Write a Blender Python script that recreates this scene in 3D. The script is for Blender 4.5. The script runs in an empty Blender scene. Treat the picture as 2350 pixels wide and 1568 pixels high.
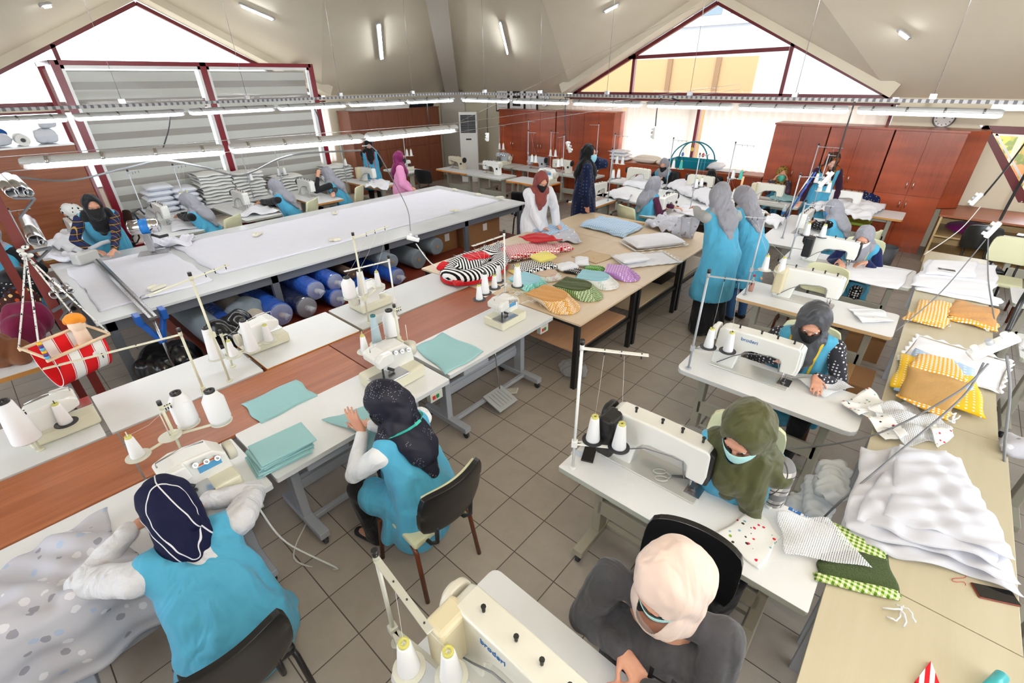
import bpy, math, random
import numpy as np
from mathutils import Vector, Matrix
random.seed(7)
SC = bpy.context.scene
COL = SC.collection
PI = math.pi
def R(d): return math.radians(d)
V = Vector

# ------------------------------------------------------------------ camera
CAM = V((-1.8608, -1.6792, 2.8095))
YAW, PITCH, ROLL, FPX = 0.72359868, 0.51693592, -0.00907773, 1060.48
_f = V((math.cos(YAW)*math.cos(PITCH), math.sin(YAW)*math.cos(PITCH), -math.sin(PITCH)))
_r = V((math.sin(YAW), -math.cos(YAW), 0.0)); _u = _r.cross(_f)
_R = _r*math.cos(ROLL) + _u*math.sin(ROLL); _U = -_r*math.sin(ROLL) + _u*math.cos(ROLL)
cd = bpy.data.cameras.new('camera'); cam = bpy.data.objects.new('camera', cd); COL.objects.link(cam)
cd.sensor_width = 36; cd.lens = FPX/2350*36; cd.clip_start = .05; cd.clip_end = 200
cam.matrix_world = Matrix(((_R.x, _U.x, -_f.x, CAM.x), (_R.y, _U.y, -_f.y, CAM.y), (_R.z, _U.z, -_f.z, CAM.z), (0, 0, 0, 1)))
SC.camera = cam

# ------------------------------------------------------------------ world, exposure
w = bpy.data.worlds.new('sky'); SC.world = w; w.use_nodes = True
nt = w.node_tree; nt.nodes.clear()
bg = nt.nodes.new('ShaderNodeBackground'); wo = nt.nodes.new('ShaderNodeOutputWorld')
bg.inputs[0].default_value = (0.86, 0.93, 1.0, 1); bg.inputs[1].default_value = 4.2
nt.links.new(bg.outputs[0], wo.inputs[0])
SC.view_settings.view_transform = 'Standard'; SC.view_settings.look = 'None'
SC.view_settings.gamma = 1; SC.view_settings.use_curve_mapping = False
SC.view_settings.exposure = 0.9
SC.cycles.max_bounces = 7; SC.cycles.diffuse_bounces = 4; SC.cycles.glossy_bounces = 3
SC.cycles.transmission_bounces = 4; SC.cycles.transparent_max_bounces = 10
SC.cycles.sample_clamp_indirect = 6; SC.cycles.caustics_reflective = False; SC.cycles.caustics_refractive = False
TUBE_POWER = 24.0
def lamp_obj(name, kind, loc, aim, power, **kw):
    l = bpy.data.lights.new(name, kind); l.energy = power
    for k, v in kw.items(): setattr(l, k, v)
    o = bpy.data.objects.new(name, l); COL.objects.link(o); o.location = loc; o.rotation_euler = (Vector(aim)-Vector(loc)).to_track_quat('-Z', 'Y').to_euler(); return o
# the photographer's flash: its head tilted up to the ceiling, a little of it spilling forwards
FL = (CAM.x-.05, CAM.y-.05, CAM.z+.22)
lamp_obj('flash_bounced', 'SPOT', FL, (1.6, -3.0, 5.2), 820, spot_size=math.radians(125), spot_blend=.6, shadow_soft_size=.05, color=(1, .98, .95))
lamp_obj('flash_spill', 'POINT', FL, (0, 0, 0), 34, shadow_soft_size=.05, color=(1, .985, .965))

def at(px, py, z):
    """point of the horizontal plane z seen at a pixel of the 2350x1568 photograph"""
    d = _R*((px-1175)/FPX) + _U*(-(py-784)/FPX) + _f
    t = (z-CAM.z)/d.z
    return CAM + d*t
def ray(px, py): return _R*((px-1175)/FPX) + _U*(-(py-784)/FPX) + _f
def plane_hit(px, py, p0, n):
    d = ray(px, py); return CAM + d*((p0-CAM).dot(n)/d.dot(n))

# ------------------------------------------------------------------ materials
MATS = {}
def mat(name, col=(.8, .8, .8), rough=.5, metal=0., emit=0., alpha=1., spec=.5, trans=0., sheen=0., coat=0.):
    if name in MATS: return MATS[name]
    m = bpy.data.materials.new(name); m.use_nodes = True; MATS[name] = m
    b = m.node_tree.nodes['Principled BSDF']
    b.inputs['Base Color'].default_value = (*col, 1); b.inputs['Roughness'].default_value = rough
    b.inputs['Metallic'].default_value = metal; b.inputs['Alpha'].default_value = alpha
    b.inputs['Specular IOR Level'].default_value = spec; b.inputs['Transmission Weight'].default_value = trans
    b.inputs['Sheen Weight'].default_value = sheen; b.inputs['Coat Weight'].default_value = coat
    if emit:
        b.inputs['Emission Color'].default_value = (*col, 1); b.inputs['Emission Strength'].default_value = emit
    return m
def srgb(r, g, b):
    f = lambda c: (c/255/12.92 if c/255 <= .04045 else ((c/255+.055)/1.055)**2.4)
    return (f(r), f(g), f(b))
class NG:
    """small helper to write node graphs"""
    def __init__(s, m): s.m = m; s.t = m.node_tree; s.b = s.t.nodes['Principled BSDF']
    def n(s, kind, **kw):
        x = s.t.nodes.new('ShaderNode'+kind)
        for k, v in kw.items():
            if k[0] == 'i' and k[1:].isdigit(): s.put(x.inputs[int(k[1:])], v)
            elif k[:2] == 'I_': s.put(x.inputs[k[2:]], v)
            else: setattr(x, k, v)
        return x
    def put(s, sock, v):
        if isinstance(v, bpy.types.NodeSocket): s.t.links.new(v, sock)
        elif isinstance(v, bpy.types.Node): s.t.links.new(v.outputs[0], sock)
        else:
            if isinstance(v, tuple) and len(v) == 3 and sock.type == 'RGBA': v = (*v, 1)
            sock.default_value = v
    def obj(s): return s.n('TexCoord').outputs['Object']
    def gen(s): return s.n('TexCoord').outputs['Generated']
    def mapping(s, vec, scale=(1, 1, 1), rot=(0, 0, 0), loc=(0, 0, 0)):
        x = s.n('Mapping'); s.put(x.inputs[0], vec); x.inputs['Scale'].default_value = scale
        x.inputs['Rotation'].default_value = rot; x.inputs['Location'].default_value = loc; return x.outputs[0]
    def noise(s, vec, sc, detail=3, rough=.5, dist=0):
        x = s.n('TexNoise'); s.put(x.inputs['Vector'], vec); x.inputs['Scale'].default_value = sc
        x.inputs['Detail'].default_value = detail; x.inputs['Roughness'].default_value = rough; x.inputs['Distortion'].default_value = dist
        return x.outputs[0]
    def math(s, op, a, b=0.0, c=None):
        x = s.n('Math', operation=op); s.put(x.inputs[0], a); s.put(x.inputs[1], b)
        if c is not None: s.put(x.inputs[2], c)
        return x.outputs[0]
    def xyz(s, vec):
        x = s.n('SeparateXYZ'); s.put(x.inputs[0], vec); return x.outputs
    def mix(s, f, a, b):
        x = s.n('Mix', data_type='RGBA'); s.put(x.inputs[0], f); s.put(x.inputs[6], a if not isinstance(a, tuple) else (*a, 1)); s.put(x.inputs[7], b if not isinstance(b, tuple) else (*b, 1))
        return x.outputs[2]
    def ramp(s, f, stops, interp='LINEAR'):
        x = s.n('ValToRGB'); s.put(x.inputs[0], f); r = x.color_ramp; r.interpolation = interp
        while len(r.elements) < len(stops): r.elements.new(.5)
        for e, (p, c) in zip(r.elements, stops): e.position = p; e.color = (*c, 1)
        return x.outputs[0]
    def col(s, v): s.put(s.b.inputs['Base Color'], v)
    def bump(s, h, st=.2, d=.01):
        x = s.n('Bump'); s.put(x.inputs['Height'], h); x.inputs['Strength'].default_value = st; x.inputs['Distance'].default_value = d
        s.t.links.new(x.outputs[0], s.b.inputs['Normal'])

def m_wood(name, c1, c2, axis='X', rough=.4, scale=1., band=0):
    if name in MATS: return MATS[name]
    m = mat(name, c1, rough); g = NG(m); o = g.obj()
    sc = {'X': (1, 14, 14), 'Y': (14, 1, 14), 'Z': (14, 14, 1)}[axis]
    n = g.noise(g.mapping(o, tuple(v*scale for v in sc)), 1.6, 6, .6, .6)
    col = g.mix(g.ramp(n, [(.3, (0, 0, 0)), (.7, (1, 1, 1))]), c1, c2)
    if band:
        n2 = g.noise(g.mapping(o, {'Z': (.5, .5, 3.2), 'X': (2, .5, .5), 'Y': (.5, 2, .5)}['Z']), 1.2, 2, .4)
        col = g.mix(g.ramp(n2, [(.38, (0, 0, 0)), (.66, (1, 1, 1))]), col, tuple(min(1, v*1.55) for v in c2))
    g.col(col); return m
def m_cloth(name, col, col2=None, rough=.85, bump=.25, scale=9, fold=0):
    if name in MATS: return MATS[name]
    m = mat(name, col, rough, sheen=.15, spec=.2); g = NG(m); o = g.obj()
    n = g.noise(o, scale, 4, .55, .4)
    if col2 is None: col2 = tuple(c*.93 for c in col)
    g.col(g.mix(n, col, col2))
    if fold: n = g.math('ADD', g.math('MULTIPLY', n, .15), g.noise(g.mapping(o, (1, 1, .45)), 5.5, 2, .45, 1.6)); g.bump(n, fold, .09)
    else: g.bump(n, bump, .02)
    return m
def dots(g, vec, cell, rad, d3=False):
    """1 inside dots on a staggered square lattice"""
    v = g.n('VectorMath', operation='SCALE'); g.put(v.inputs[0], vec); v.inputs[3].default_value = 1/cell
    fr = g.n('VectorMath', operation='FRACTION'); g.put(fr.inputs[0], v.outputs[0])
    sb = g.n('VectorMath', operation='SUBTRACT'); g.put(sb.inputs[0], fr.outputs[0]); sb.inputs[1].default_value = (.5, .5, .5)
    x, y, z = g.xyz(sb.outputs[0])
    q = g.math('ADD', g.math('MULTIPLY', x, x), g.math('MULTIPLY', y, y))
    d = g.math('SQRT', g.math('ADD', q, g.math('MULTIPLY', z, z)) if d3 else q)
    return g.math('LESS_THAN', d, rad)
def m_dots(name, base, dot, cell, rad, rot=0, d3=False):
    if name in MATS: return MATS[name]
    m = mat(name, base, .85, sheen=.1, spec=.2); g = NG(m)
    v = g.mapping(g.obj(), rot=(0, 0, rot))
    g.col(g.mix(dots(g, v, cell, rad if not d3 else rad*1.3, d3), base, dot)); return m
def m_check(name, a, b, cell, c=None):
    """gingham / houndstooth-like check"""
    if name in MATS: return MATS[name]
    m = mat(name, a, .85, spec=.2); g = NG(m); x, y, z = g.xyz(g.obj())
    fx = g.math('LESS_THAN', g.math('FRACT', g.math('DIVIDE', x, cell)), .5)
    fy = g.math('LESS_THAN', g.math('FRACT', g.math('DIVIDE', y, cell)), .5)
    s = g.math('MULTIPLY', g.math('ADD', fx, fy), .5)
    mid = c or tuple((p+q)/2 for p, q in zip(a, b))
    g.col(g.ramp(s, [(0, a), (.34, mid), (.75, b)], 'CONSTANT')); return m
def m_chevron(name, a, b, p=.05, q=.03, ax=(0, 1)):
    if name in MATS: return MATS[name]
    m = mat(name, a, .85, spec=.2); g = NG(m); o = g.xyz(g.obj())
    t = g.math('PINGPONG', o[ax[0]], p/2)
    v = g.math('FRACT', g.math('DIVIDE', g.math('ADD', o[ax[1]], t), q))
    g.col(g.mix(g.math('LESS_THAN', v, .5), a, b)); return m
def m_stripe(name, stops, period, axis=0, bump=0):
    if name in MATS: return MATS[name]
    m = mat(name, stops[0][1], .85, spec=.2); g = NG(m); o = g.xyz(g.obj())
    g.col(g.ramp(g.math('FRACT', g.math('DIVIDE', o[axis], period)), stops, 'CONSTANT')); return m
def m_plaid(name, base, c1, c2, cell):
    if name in MATS: return MATS[name]
    m = mat(name, base, .85, spec=.2); g = NG(m); x, y, z = g.xyz(g.obj())
    d = g.math('ADD', x, y)
    fz = g.math('FRACT', g.math('DIVIDE', z, cell)); fx = g.math('FRACT', g.math('DIVIDE', d, cell))
    c = g.mix(g.math('LESS_THAN', fz, .45), base, c1)
    c = g.mix(g.math('MULTIPLY', g.math('LESS_THAN', fx, .45), .6), c, c1)
    c = g.mix(g.math('LESS_THAN', g.math('ABSOLUTE', g.math('SUBTRACT', fz, .72)), .04), c, c2)
    c = g.mix(g.math('LESS_THAN', g.math('ABSOLUTE', g.math('SUBTRACT', fx, .72)), .04), c, c2)
    g.col(c); return m
def m_blotch(name, base, cols, scale, th=.58, kind='voronoi'):
    """printed fabric: coloured blotches scattered on a base"""
    if name in MATS: return MATS[name]
    m = mat(name, base, .85, spec=.2); g = NG(m); v = g.obj()
    vo = g.n('TexVoronoi', feature='F1'); g.put(vo.inputs['Vector'], v); vo.inputs['Scale'].default_value = scale
    hs = g.xyz(vo.outputs['Color'])
    n = len(cols); pick = g.ramp(hs[0], [(i/n, c) for i, c in enumerate(cols)], 'CONSTANT')
    rad = g.math('ADD', vo.outputs['Distance'], g.math('MULTIPLY', g.noise(v, scale*3, 2), .25))
    g.col(g.mix(g.math('LESS_THAN', rad, th), base, pick)); return m
def m_mesh(name, col, cell, hole=.36):
    """netting: real holes by alpha"""
    if name in MATS: return MATS[name]
    m = mat(name, col, .7); g = NG(m)
    a = g.math('SUBTRACT', 1.0, dots(g, g.obj(), cell, hole)); g.put(g.b.inputs['Alpha'], a); return m

WHITE = mat('white_laminate', srgb(226, 228, 230), .35); 
G = NG(WHITE); G.col(G.mix(G.ramp(G.noise(G.obj(), 2.2, 6, .7), [(.5, (0, 0, 0)), (.8, (1, 1, 1))]), srgb(232, 233, 234), srgb(222, 223, 224)))
LGREY = mat('light_grey_laminate', srgb(205, 206, 206), .4)
EDGEG = mat('grey_green_edge', srgb(178, 182, 170), .5)
EDGEW = mat('varnished_wood_edge', srgb(196, 140, 72), .45)
EDGEO = mat('orange_wood_edge', srgb(205, 125, 35), .45)
MACH = mat('cream_enamel', srgb(226, 224, 212), .28, coat=.3)
MACHW = mat('white_enamel', srgb(236, 236, 232), .25, coat=.3)
BEIGE = mat('beige_plastic', srgb(214, 203, 170), .4)
BLACK = mat('black_plastic', srgb(24, 24, 26), .4)
DARK = mat('dark_rubber', srgb(45, 46, 50), .6)
STEEL = mat('steel', srgb(190, 190, 192), .25, .95)
CHROME = mat('chrome', srgb(225, 225, 228), .1, 1.)
GREYM = mat('grey_painted_metal', srgb(178, 182, 188), .4, .1)
CREAMM = mat('cream_painted_metal', srgb(205, 203, 188), .4, .1)
LEGM = mat('warm_grey_metal', srgb(170, 168, 155), .4, .15)
DGREY = mat('dark_grey_metal', srgb(98, 102, 110), .45, .2)
THREAD = mat('white_thread', srgb(240, 240, 242), .7)
G = NG(THREAD); G.bump(G.n('TexWave', wave_type='BANDS', bands_direction='Z', I_Scale=160.0).outputs[1], .15, .002)
TEALT = mat('teal_thread', srgb(80, 190, 180), .7)
CORE = mat('yellow_core', srgb(205, 200, 110), .5)
DISC = mat('pale_disc', srgb(215, 214, 200), .35)
BROWNM = mat('brown_metal', srgb(96, 44, 22), .3, .1)
PAPER = mat('paper', srgb(240, 240, 238), .8)
BLUE = mat('blue_ink', srgb(30, 100, 170), .5)
SKIN = mat('skin', srgb(214, 160, 134), .5, spec=.35)
G = NG(SKIN); G.b.inputs['Subsurface Weight'].default_value = .08; G.b.inputs['Subsurface Radius'].default_value = (.02, .008, .004)
G.col(G.mix(G.noise(G.obj(), 14, 3), srgb(222, 168, 142), srgb(200, 142, 118)))

# ------------------------------------------------------------------ mesh builder
class MB:
    def __init__(s): s.v = []; s.f = []; s.mi = []; s.sm = []; s.cur = 0; s.M = Matrix.Identity(4); s.smooth = False
    def at(s, M=None): s.M = M or Matrix.Identity(4); return s
    def mtl(s, i): s.cur = i; return s
    def add(s, vs, fs, smooth=None):
        b = len(s.v); M = s.M; s.v += [tuple(M @ V(p)) for p in vs]
        s.f += [tuple(i+b for i in f) for f in fs]; s.mi += [s.cur]*len(fs); s.sm += [s.smooth if smooth is None else smooth]*len(fs); return s
    def box(s, c, d, rz=0, rx=0, ry=0):
        hx, hy, hz = d[0]/2, d[1]/2, d[2]/2
        vs = [V((x, y, z)) for z in (-hz, hz) for y in (-hy, hy) for x in (-hx, hx)]
        if rz or rx or ry:
            Q = Matrix.Rotation(rz, 3, 'Z') @ Matrix.Rotation(ry, 3, 'Y') @ Matrix.Rotation(rx, 3, 'X'); vs = [Q @ p for p in vs]
        c = V(c); return s.add([p+c for p in vs], [(0, 2, 3, 1), (4, 5, 7, 6), (0, 1, 5, 4), (2, 6, 7, 3), (0, 4, 6, 2), (1, 3, 7, 5)], False)
    def bx(s, x0, x1, y0, y1, z0, z1): return s.box(((x0+x1)/2, (y0+y1)/2, (z0+z1)/2), (x1-x0, y1-y0, z1-z0))
    def bar(s, a, b, w, h, up=(0, 0, 1)):
        a = V(a); b = V(b); d = (b-a); L = d.length; d.normalize(); u = V(up)
        sx = d.cross(u)
        if sx.length < 1e-4: sx = d.cross(V((1, 0, 0)))
        sx.normalize(); uz = sx.cross(d)
        vs = [p + sx*(i*w/2) + uz*(j*h/2) for p in (a, b) for j in (-1, 1) for i in (-1, 1)]
        return s.add(vs, [(0, 1, 3, 2), (4, 6, 7, 5), (0, 4, 5, 1), (2, 3, 7, 6), (0, 2, 6, 4), (1, 5, 7, 3)], False)
    def ring(s, c, ax, r, n, ref=None, r2=None):
        ax = V(ax).normalized(); u = V(ref) if ref else (V((1, 0, 0)) if abs(ax.x) < .9 else V((0, 1, 0)))
        u = (u-ax*u.dot(ax)).normalized(); w_ = ax.cross(u); r2 = r if r2 is None else r2
        return [V(c)+u*(r*math.cos(2*PI*k/n))+w_*(r2*math.sin(2*PI*k/n)) for k in range(n)]
    def loft(s, rings, cap=True, smooth=True):
        n = len(rings[0]); vs = [p for r in rings for p in r]; fs = []
        for i in range(len(rings)-1):
            for k in range(n): fs.append((i*n+k, i*n+(k+1) % n, (i+1)*n+(k+1) % n, (i+1)*n+k))
        s.add(vs, fs, smooth)
        if cap:
            b = len(s.v)-len(vs); s.f += [tuple(b+k for k in range(n))[::-1], tuple(b+(len(rings)-1)*n+k for k in range(n))]; s.mi += [s.cur]*2; s.sm += [False]*2
        return s
    def cyl(s, a, b, r, r2=None, n=16, cap=True):
        a = V(a); b = V(b); r2 = r if r2 is None else r2
        return s.loft([s.ring(a, b-a, r, n), s.ring(b, b-a, r2, n)], cap)
    def tube(s, pts, r, n=8, cap=True):
        pts = [V(p) for p in pts]; rings = []; ref = None
        for i, p in enumerate(pts):
            d = (pts[min(i+1, len(pts)-1)]-pts[max(i-1, 0)])
            if d.length < 1e-9: d = V((0, 0, 1))
            d.normalize()
            if ref is None: ref = V((0, 0, 1)) if abs(d.z) < .9 else V((1, 0, 0))
            ref = (ref-d*ref.dot(d)).normalized(); rr = r[i] if isinstance(r, (list, tuple)) else r
            rings.append(s.ring(p, d, rr, n, ref))
        return s.loft(rings, cap)
    def lathe(s, prof, c=(0, 0, 0), n=20, cap=True):
        return s.loft([[V(c)+V((r*math.cos(2*PI*k/n), r*math.sin(2*PI*k/n), z)) for k in range(n)] for r, z in prof], cap)
    def ell(s, c, rad, M=None, n=14, m=9):
        rings = []
        for j in range(m+1):
            t = PI*(j+.02)/(m+.04); z = -math.cos(t); q = math.sin(t)
            rings.append([V((rad[0]*q*math.cos(2*PI*k/n), rad[1]*q*math.sin(2*PI*k/n), rad[2]*z)) for k in range(n)])
        c = V(c); rings = [[(M @ p if M else p)+c for p in r] for r in rings]; return s.loft(rings)
    def cone(s, a, b, ra, rb, n=14, flat=None):
        """capsule with two radii; flat=(vector, factor) squashes it"""
        a = V(a); b = V(b); d = b-a; L = d.length
        if L < 1e-6: return s.ell(a, (ra, ra, ra))
        d.normalize(); rings = []
        def rg(c, r):
            q = s.ring(c, d, max(r, 1e-4), n)
            if flat:
                fv = V(flat[0]).normalized(); q = [p-fv*((p-c).dot(fv)*(1-flat[1])) for p in q]
            return q
        for k in range(4, 0, -1): t = PI/2*k/4.3; rings.append(rg(a-d*ra*math.sin(t), ra*math.cos(t)))
        rings.append(rg(a, ra)); rings.append(rg(b, rb))
        for k in range(1, 5): t = PI/2*k/4.3; rings.append(rg(b+d*rb*math.sin(t), rb*math.cos(t)))
        return s.loft(rings)
    def prism(s, poly, y0, y1, plane='XZ', smooth=False):
        n = len(poly)
        if plane == 'XZ': vs = [(x, y0, z) for x, z in poly]+[(x, y1, z) for x, z in poly]
        elif plane == 'XY': vs = [(x, z, y0) for x, z in poly]+[(x, z, y1) for x, z in poly]
        else: vs = [(y0, x, z) for x, z in poly]+[(y1, x, z) for x, z in poly]
        fs = [tuple(range(n)), tuple(range(2*n-1, n-1, -1))]+[(k, k+n, (k+1) % n+n, (k+1) % n) for k in range(n)]
        return s.add(vs, fs, smooth)
    def grid(s, fn, nu, nv, smooth=True, closed=False):
        vs = [fn(i/nu, j/nv) for j in range(nv+1) for i in range(nu+1)]
        fs = [(j*(nu+1)+i, j*(nu+1)+i+1, (j+1)*(nu+1)+i+1, (j+1)*(nu+1)+i) for j in range(nv) for i in range(nu)]
        return s.add(vs, fs, smooth)
    def mesh(s, name, mats):
        me = bpy.data.meshes.new(name); me.from_pydata(s.v, [], s.f)
        for m in (mats if isinstance(mats, (list, tuple)) else [mats]): me.materials.append(m)
        me.polygons.foreach_set('material_index', s.mi); me.polygons.foreach_set('use_smooth', s.sm); me.update(); return me
    def build(s, name, mats, parent=None, bevel=0, solid=0, seg=2, rnorm=True):
        me = s.mesh(name, mats)
        if rnorm: fix_normals(me)
        o = bpy.data.objects.new(name, me); COL.objects.link(o)
        if parent: o.parent = parent
        if solid: q = o.modifiers.new('s', 'SOLIDIFY'); q.thickness = solid; q.offset = 0
        if bevel: q = o.modifiers.new('b', 'BEVEL'); q.width = bevel; q.segments = seg; q.limit_method = 'ANGLE'; q.angle_limit = R(40)
        return o
import bmesh
def fix_normals(me):
    b = bmesh.new(); b.from_mesh(me); bmesh.ops.recalc_face_normals(b, faces=b.faces); b.to_mesh(me); b.free()
def tag(o, label=None, cat=None, group=None, kind=None):
    if label: o['label'] = label
    if cat: o['category'] = cat
    if group: o['group'] = group
    if kind: o['kind'] = kind
    return o
def thing(name, label, cat, loc=(0, 0, 0), rz=0, group=None, rx=0, ry=0, scale=1):
    o = bpy.data.objects.new(name, None); COL.objects.link(o); o.location = loc; o.rotation_euler = (rx, ry, rz); o.empty_display_size = .05
    o.scale = (scale,)*3
    return tag(o, label, cat, group)
def struct(o, label=None): o['kind'] = 'structure'; return tag(o, label)
KIDS = {}
def copy_tree(o, parent=None):
    c = o.copy(); COL.objects.link(c)
    if parent: c.parent = parent
    for ch in [x for x in COL.objects if x.parent == o]: copy_tree(ch, c)
    return c
def dup(root, label, loc, rz=0, group=None):
    c = root.copy(); COL.objects.link(c); c.location = loc; c.rotation_euler = (0, 0, rz); c['label'] = label
    if group: c['group'] = group
    for ch in root.children:
        k = ch.copy(); COL.objects.link(k); k.parent = c
        for g in ch.children:
            d = g.copy(); COL.objects.link(d); d.parent = k
    return c
TP = R(90)
def text_mesh(txt, size, name, m, parent, loc, rot, extrude=.0008):
    cu = bpy.data.curves.new(name, 'FONT'); cu.body = txt; cu.size = size; cu.extrude = extrude; cu.align_x = 'CENTER'; cu.align_y = 'CENTER'
    t = bpy.data.objects.new(name, cu); COL.objects.link(t); dg = bpy.context.evaluated_depsgraph_get()
    me = bpy.data.meshes.new_from_object(t.evaluated_get(dg)); COL.objects.unlink(t); bpy.data.objects.remove(t)
    me.materials.clear(); me.materials.append(m); o = bpy.data.objects.new(name, me); COL.objects.link(o)
    o.parent = parent; o.location = loc; o.rotation_euler = rot; return o
# ================================================================== ROOM
X1, Y1, X0, Y0 = 9.6, 10.9, -6.4, -5.3
EAVE = 2.47; APEX = 4.18; GX, GY = 1.6, 2.8; HW = 3.45
O_TOP = V((1.6, 2.8, 6.85))
FLOORM = mat('floor_tile', srgb(126, 116, 108), .38)
g = NG(FLOORM); o_ = g.n('NewGeometry').outputs['Position']
br = g.n('TexBrick', offset=0.0, squash=1.0); g.put(br.inputs['Vector'], g.mapping(o_, (1, 1, 1)))
br.inputs['Scale'].default_value = 1; br.inputs['Brick Width'].default_value = 1/3; br.inputs['Row Height'].default_value = 1/3
br.inputs['Mortar Size'].default_value = .0035; br.inputs['Mortar Smooth'].default_value = .1; br.inputs['Bias'].default_value = -.2
br.inputs['Color1'].default_value = (*srgb(166, 157, 147), 1); br.inputs['Color2'].default_value = (*srgb(157, 148, 139), 1); br.inputs['Mortar'].default_value = (*srgb(72, 62, 54), 1)
nz = g.noise(o_, 5, 6, .65); g.col(g.mix(g.ramp(nz, [(.42, (0, 0, 0)), (.75, (.3, .3, .3))]), br.outputs[0], srgb(128, 118, 106)))
g.put(g.b.inputs['Roughness'], g.ramp(g.noise(o_, 9, 4), [(.3, (.32,)*3), (.8, (.5,)*3)])); g.bump(br.outputs[1], -.3, .002)
m = MB(); m.bx(X0-.2, X1+.2, Y0-.2, Y1+.2, -.1, 0); struct(m.build('floor', FLOORM))

WALLM = mat('cream_wall', srgb(226, 218, 196), .8); g = NG(WALLM); g.col(g.mix(g.noise(g.n('NewGeometry').outputs['Position'], 1.1, 4), srgb(228, 221, 201), srgb(216, 207, 184)))
CEILM = mat('cream_ceiling', srgb(222, 214, 196), .85); g = NG(CEILM); g.col(g.mix(g.noise(g.n('NewGeometry').outputs['Position'], .9, 4), srgb(226, 218, 200), srgb(208, 198, 178)))
BEAMM = mat('grey_plaster_beam', srgb(204, 198, 188), .85)
MAROON = mat('maroon_frame', srgb(104, 18, 30), .35)
ALU = mat('white_aluminium', srgb(225, 226, 226), .35, .2)
GLASS = mat('window_glass', (1, 1, 1), .02, alpha=.12, spec=.5)

def wall_poly(name, axis, pos, th, a0, a1, gc, lo=.95, band=(-3.6, 3.6), extra=None):
    """a wall with a window band and a gable opening; axis 'X' = wall plane x=pos running along y"""
    m = MB(); p0, p1 = (pos, pos+th) if th > 0 else (pos+th, pos)
    def bx(u0, u1, z0, z1):
        if axis == 'X': m.bx(p0, p1, u0, u1, z0, z1)
        else: m.bx(u0, u1, p0, p1, z0, z1)
    b0, b1 = gc+band[0], gc+band[1]
    if extra:
        # one more window, with a slanted side, cut beside the band
        e0, e1, zt, zb, es = extra
        bx(a0, e0, 0, EAVE); bx(e0, b0, 0, zb); bx(e0, b0, zt, EAVE)
        poly = [(b0, zb), (b0, zt), (e1, zt), (es, zb)]
        m.prism(poly, p0, p1, 'YZ' if axis == 'X' else 'XZ')
    else: bx(a0, b0, 0, EAVE)
    bx(b0, b1, 0, lo); bx(b1, a1, 0, EAVE)
    bx(b0, b1, 2.36, EAVE-.03)
    return struct(m.build(name, WALLM))
wall_poly('wall_right', 'X', X1, .25, Y0, Y1, GY, .95, (-3.55, 3.6), (-4.9, -1.95, 2.08, .95, -2.85))
wall_poly('wall_left', 'Y', Y1, .25, X0, X1, GX, .95, (-3.5, 3.55))
wall_poly('wall_back', 'X', X0, -.25, Y0, Y1, GY)
wall_poly('wall_front', 'Y', Y0, -.25, X0, X1, GX)

# ceiling: a hip roof with four gables, eight folds
cor = [V((X1, Y1, EAVE)), V((X0, Y1, EAVE)), V((X0, Y0, EAVE)), V((X1, Y0, EAVE))]
def gable(side):
    if side == 'R': return V((X1, GY+HW, EAVE)), V((X1, GY, APEX)), V((X1, GY-HW, EAVE))
    if side == 'L': return V((GX+HW, Y1, EAVE)), V((GX, Y1, APEX)), V((GX-HW, Y1, EAVE))
    if side == 'B': return V((X0, GY+HW, EAVE)), V((X0, GY, APEX)), V((X0, GY-HW, EAVE))
    return V((GX+HW, Y0, EAVE)), V((GX, Y0, APEX)), V((GX-HW, Y0, EAVE))
Rg, Lg, Bg, Fg = gable('R'), gable('L'), gable('B'), gable('F')
tris = [(cor[0], Rg[0], O_TOP), (cor[0], Lg[0], O_TOP), (cor[1], Lg[2], O_TOP), (cor[1], Bg[0], O_TOP),
        (cor[2], Bg[2], O_TOP), (cor[2], Fg[2], O_TOP), (cor[3], Rg[2], O_TOP), (cor[3], Fg[0], O_TOP)]
for G_ in (Rg, Lg, Bg, Fg): tris += [(G_[0], G_[1], O_TOP), (G_[1], G_[2], O_TOP)]
m = MB()
for a, b, c in tris: m.add([a, b, c, a+V((0, 0, .12)), b+V((0, 0, .12)), c+V((0, 0, .12))], [(0, 1, 2), (3, 5, 4), (0, 3, 4, 1), (1, 4, 5, 2), (2, 5, 3, 0)])
struct(m.build('ceiling', CEILM))
def ceil_z(x, y):
    for a, b, c in tris:
        d = (b.x-a.x)*(c.y-a.y)-(c.x-a.x)*(b.y-a.y)
        u = ((x-a.x)*(c.y-a.y)-(c.x-a.x)*(y-a.y))/d; v = ((b.x-a.x)*(y-a.y)-(x-a.x)*(b.y-a.y))/d
        if u >= 0 and v >= 0 and u+v <= 1: return a.z+u*(b.z-a.z)+v*(c.z-a.z)
    return EAVE
# hip beams
for i, c in enumerate(cor):
    m = MB(); d = (O_TOP-c).normalized(); m.bar(c+V((0, 0, -.02))+d*.1, O_TOP-V((0, 0, .2)), .42, .42); struct(m.build('trim_%d' % (i+1), BEAMM))
# raking beams above the gables, inside the wall
k = 5
for G_, n in ((Rg, V((-1, 0, 0))), (Lg, V((0, -1, 0))), (Bg, V((1, 0, 0))), (Fg, V((0, 1, 0)))):
    for a, b in ((G_[0], G_[1]), (G_[2], G_[1])):
        m = MB(); off = n*.22 + V((0, 0, .13)); m.bar(a+off+(a-b).normalized()*.05, b+off, .5, .22, n.cross((b-a).normalized())); 
        struct(m.build('trim_%d' % k, CEILM)); k += 1
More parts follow.
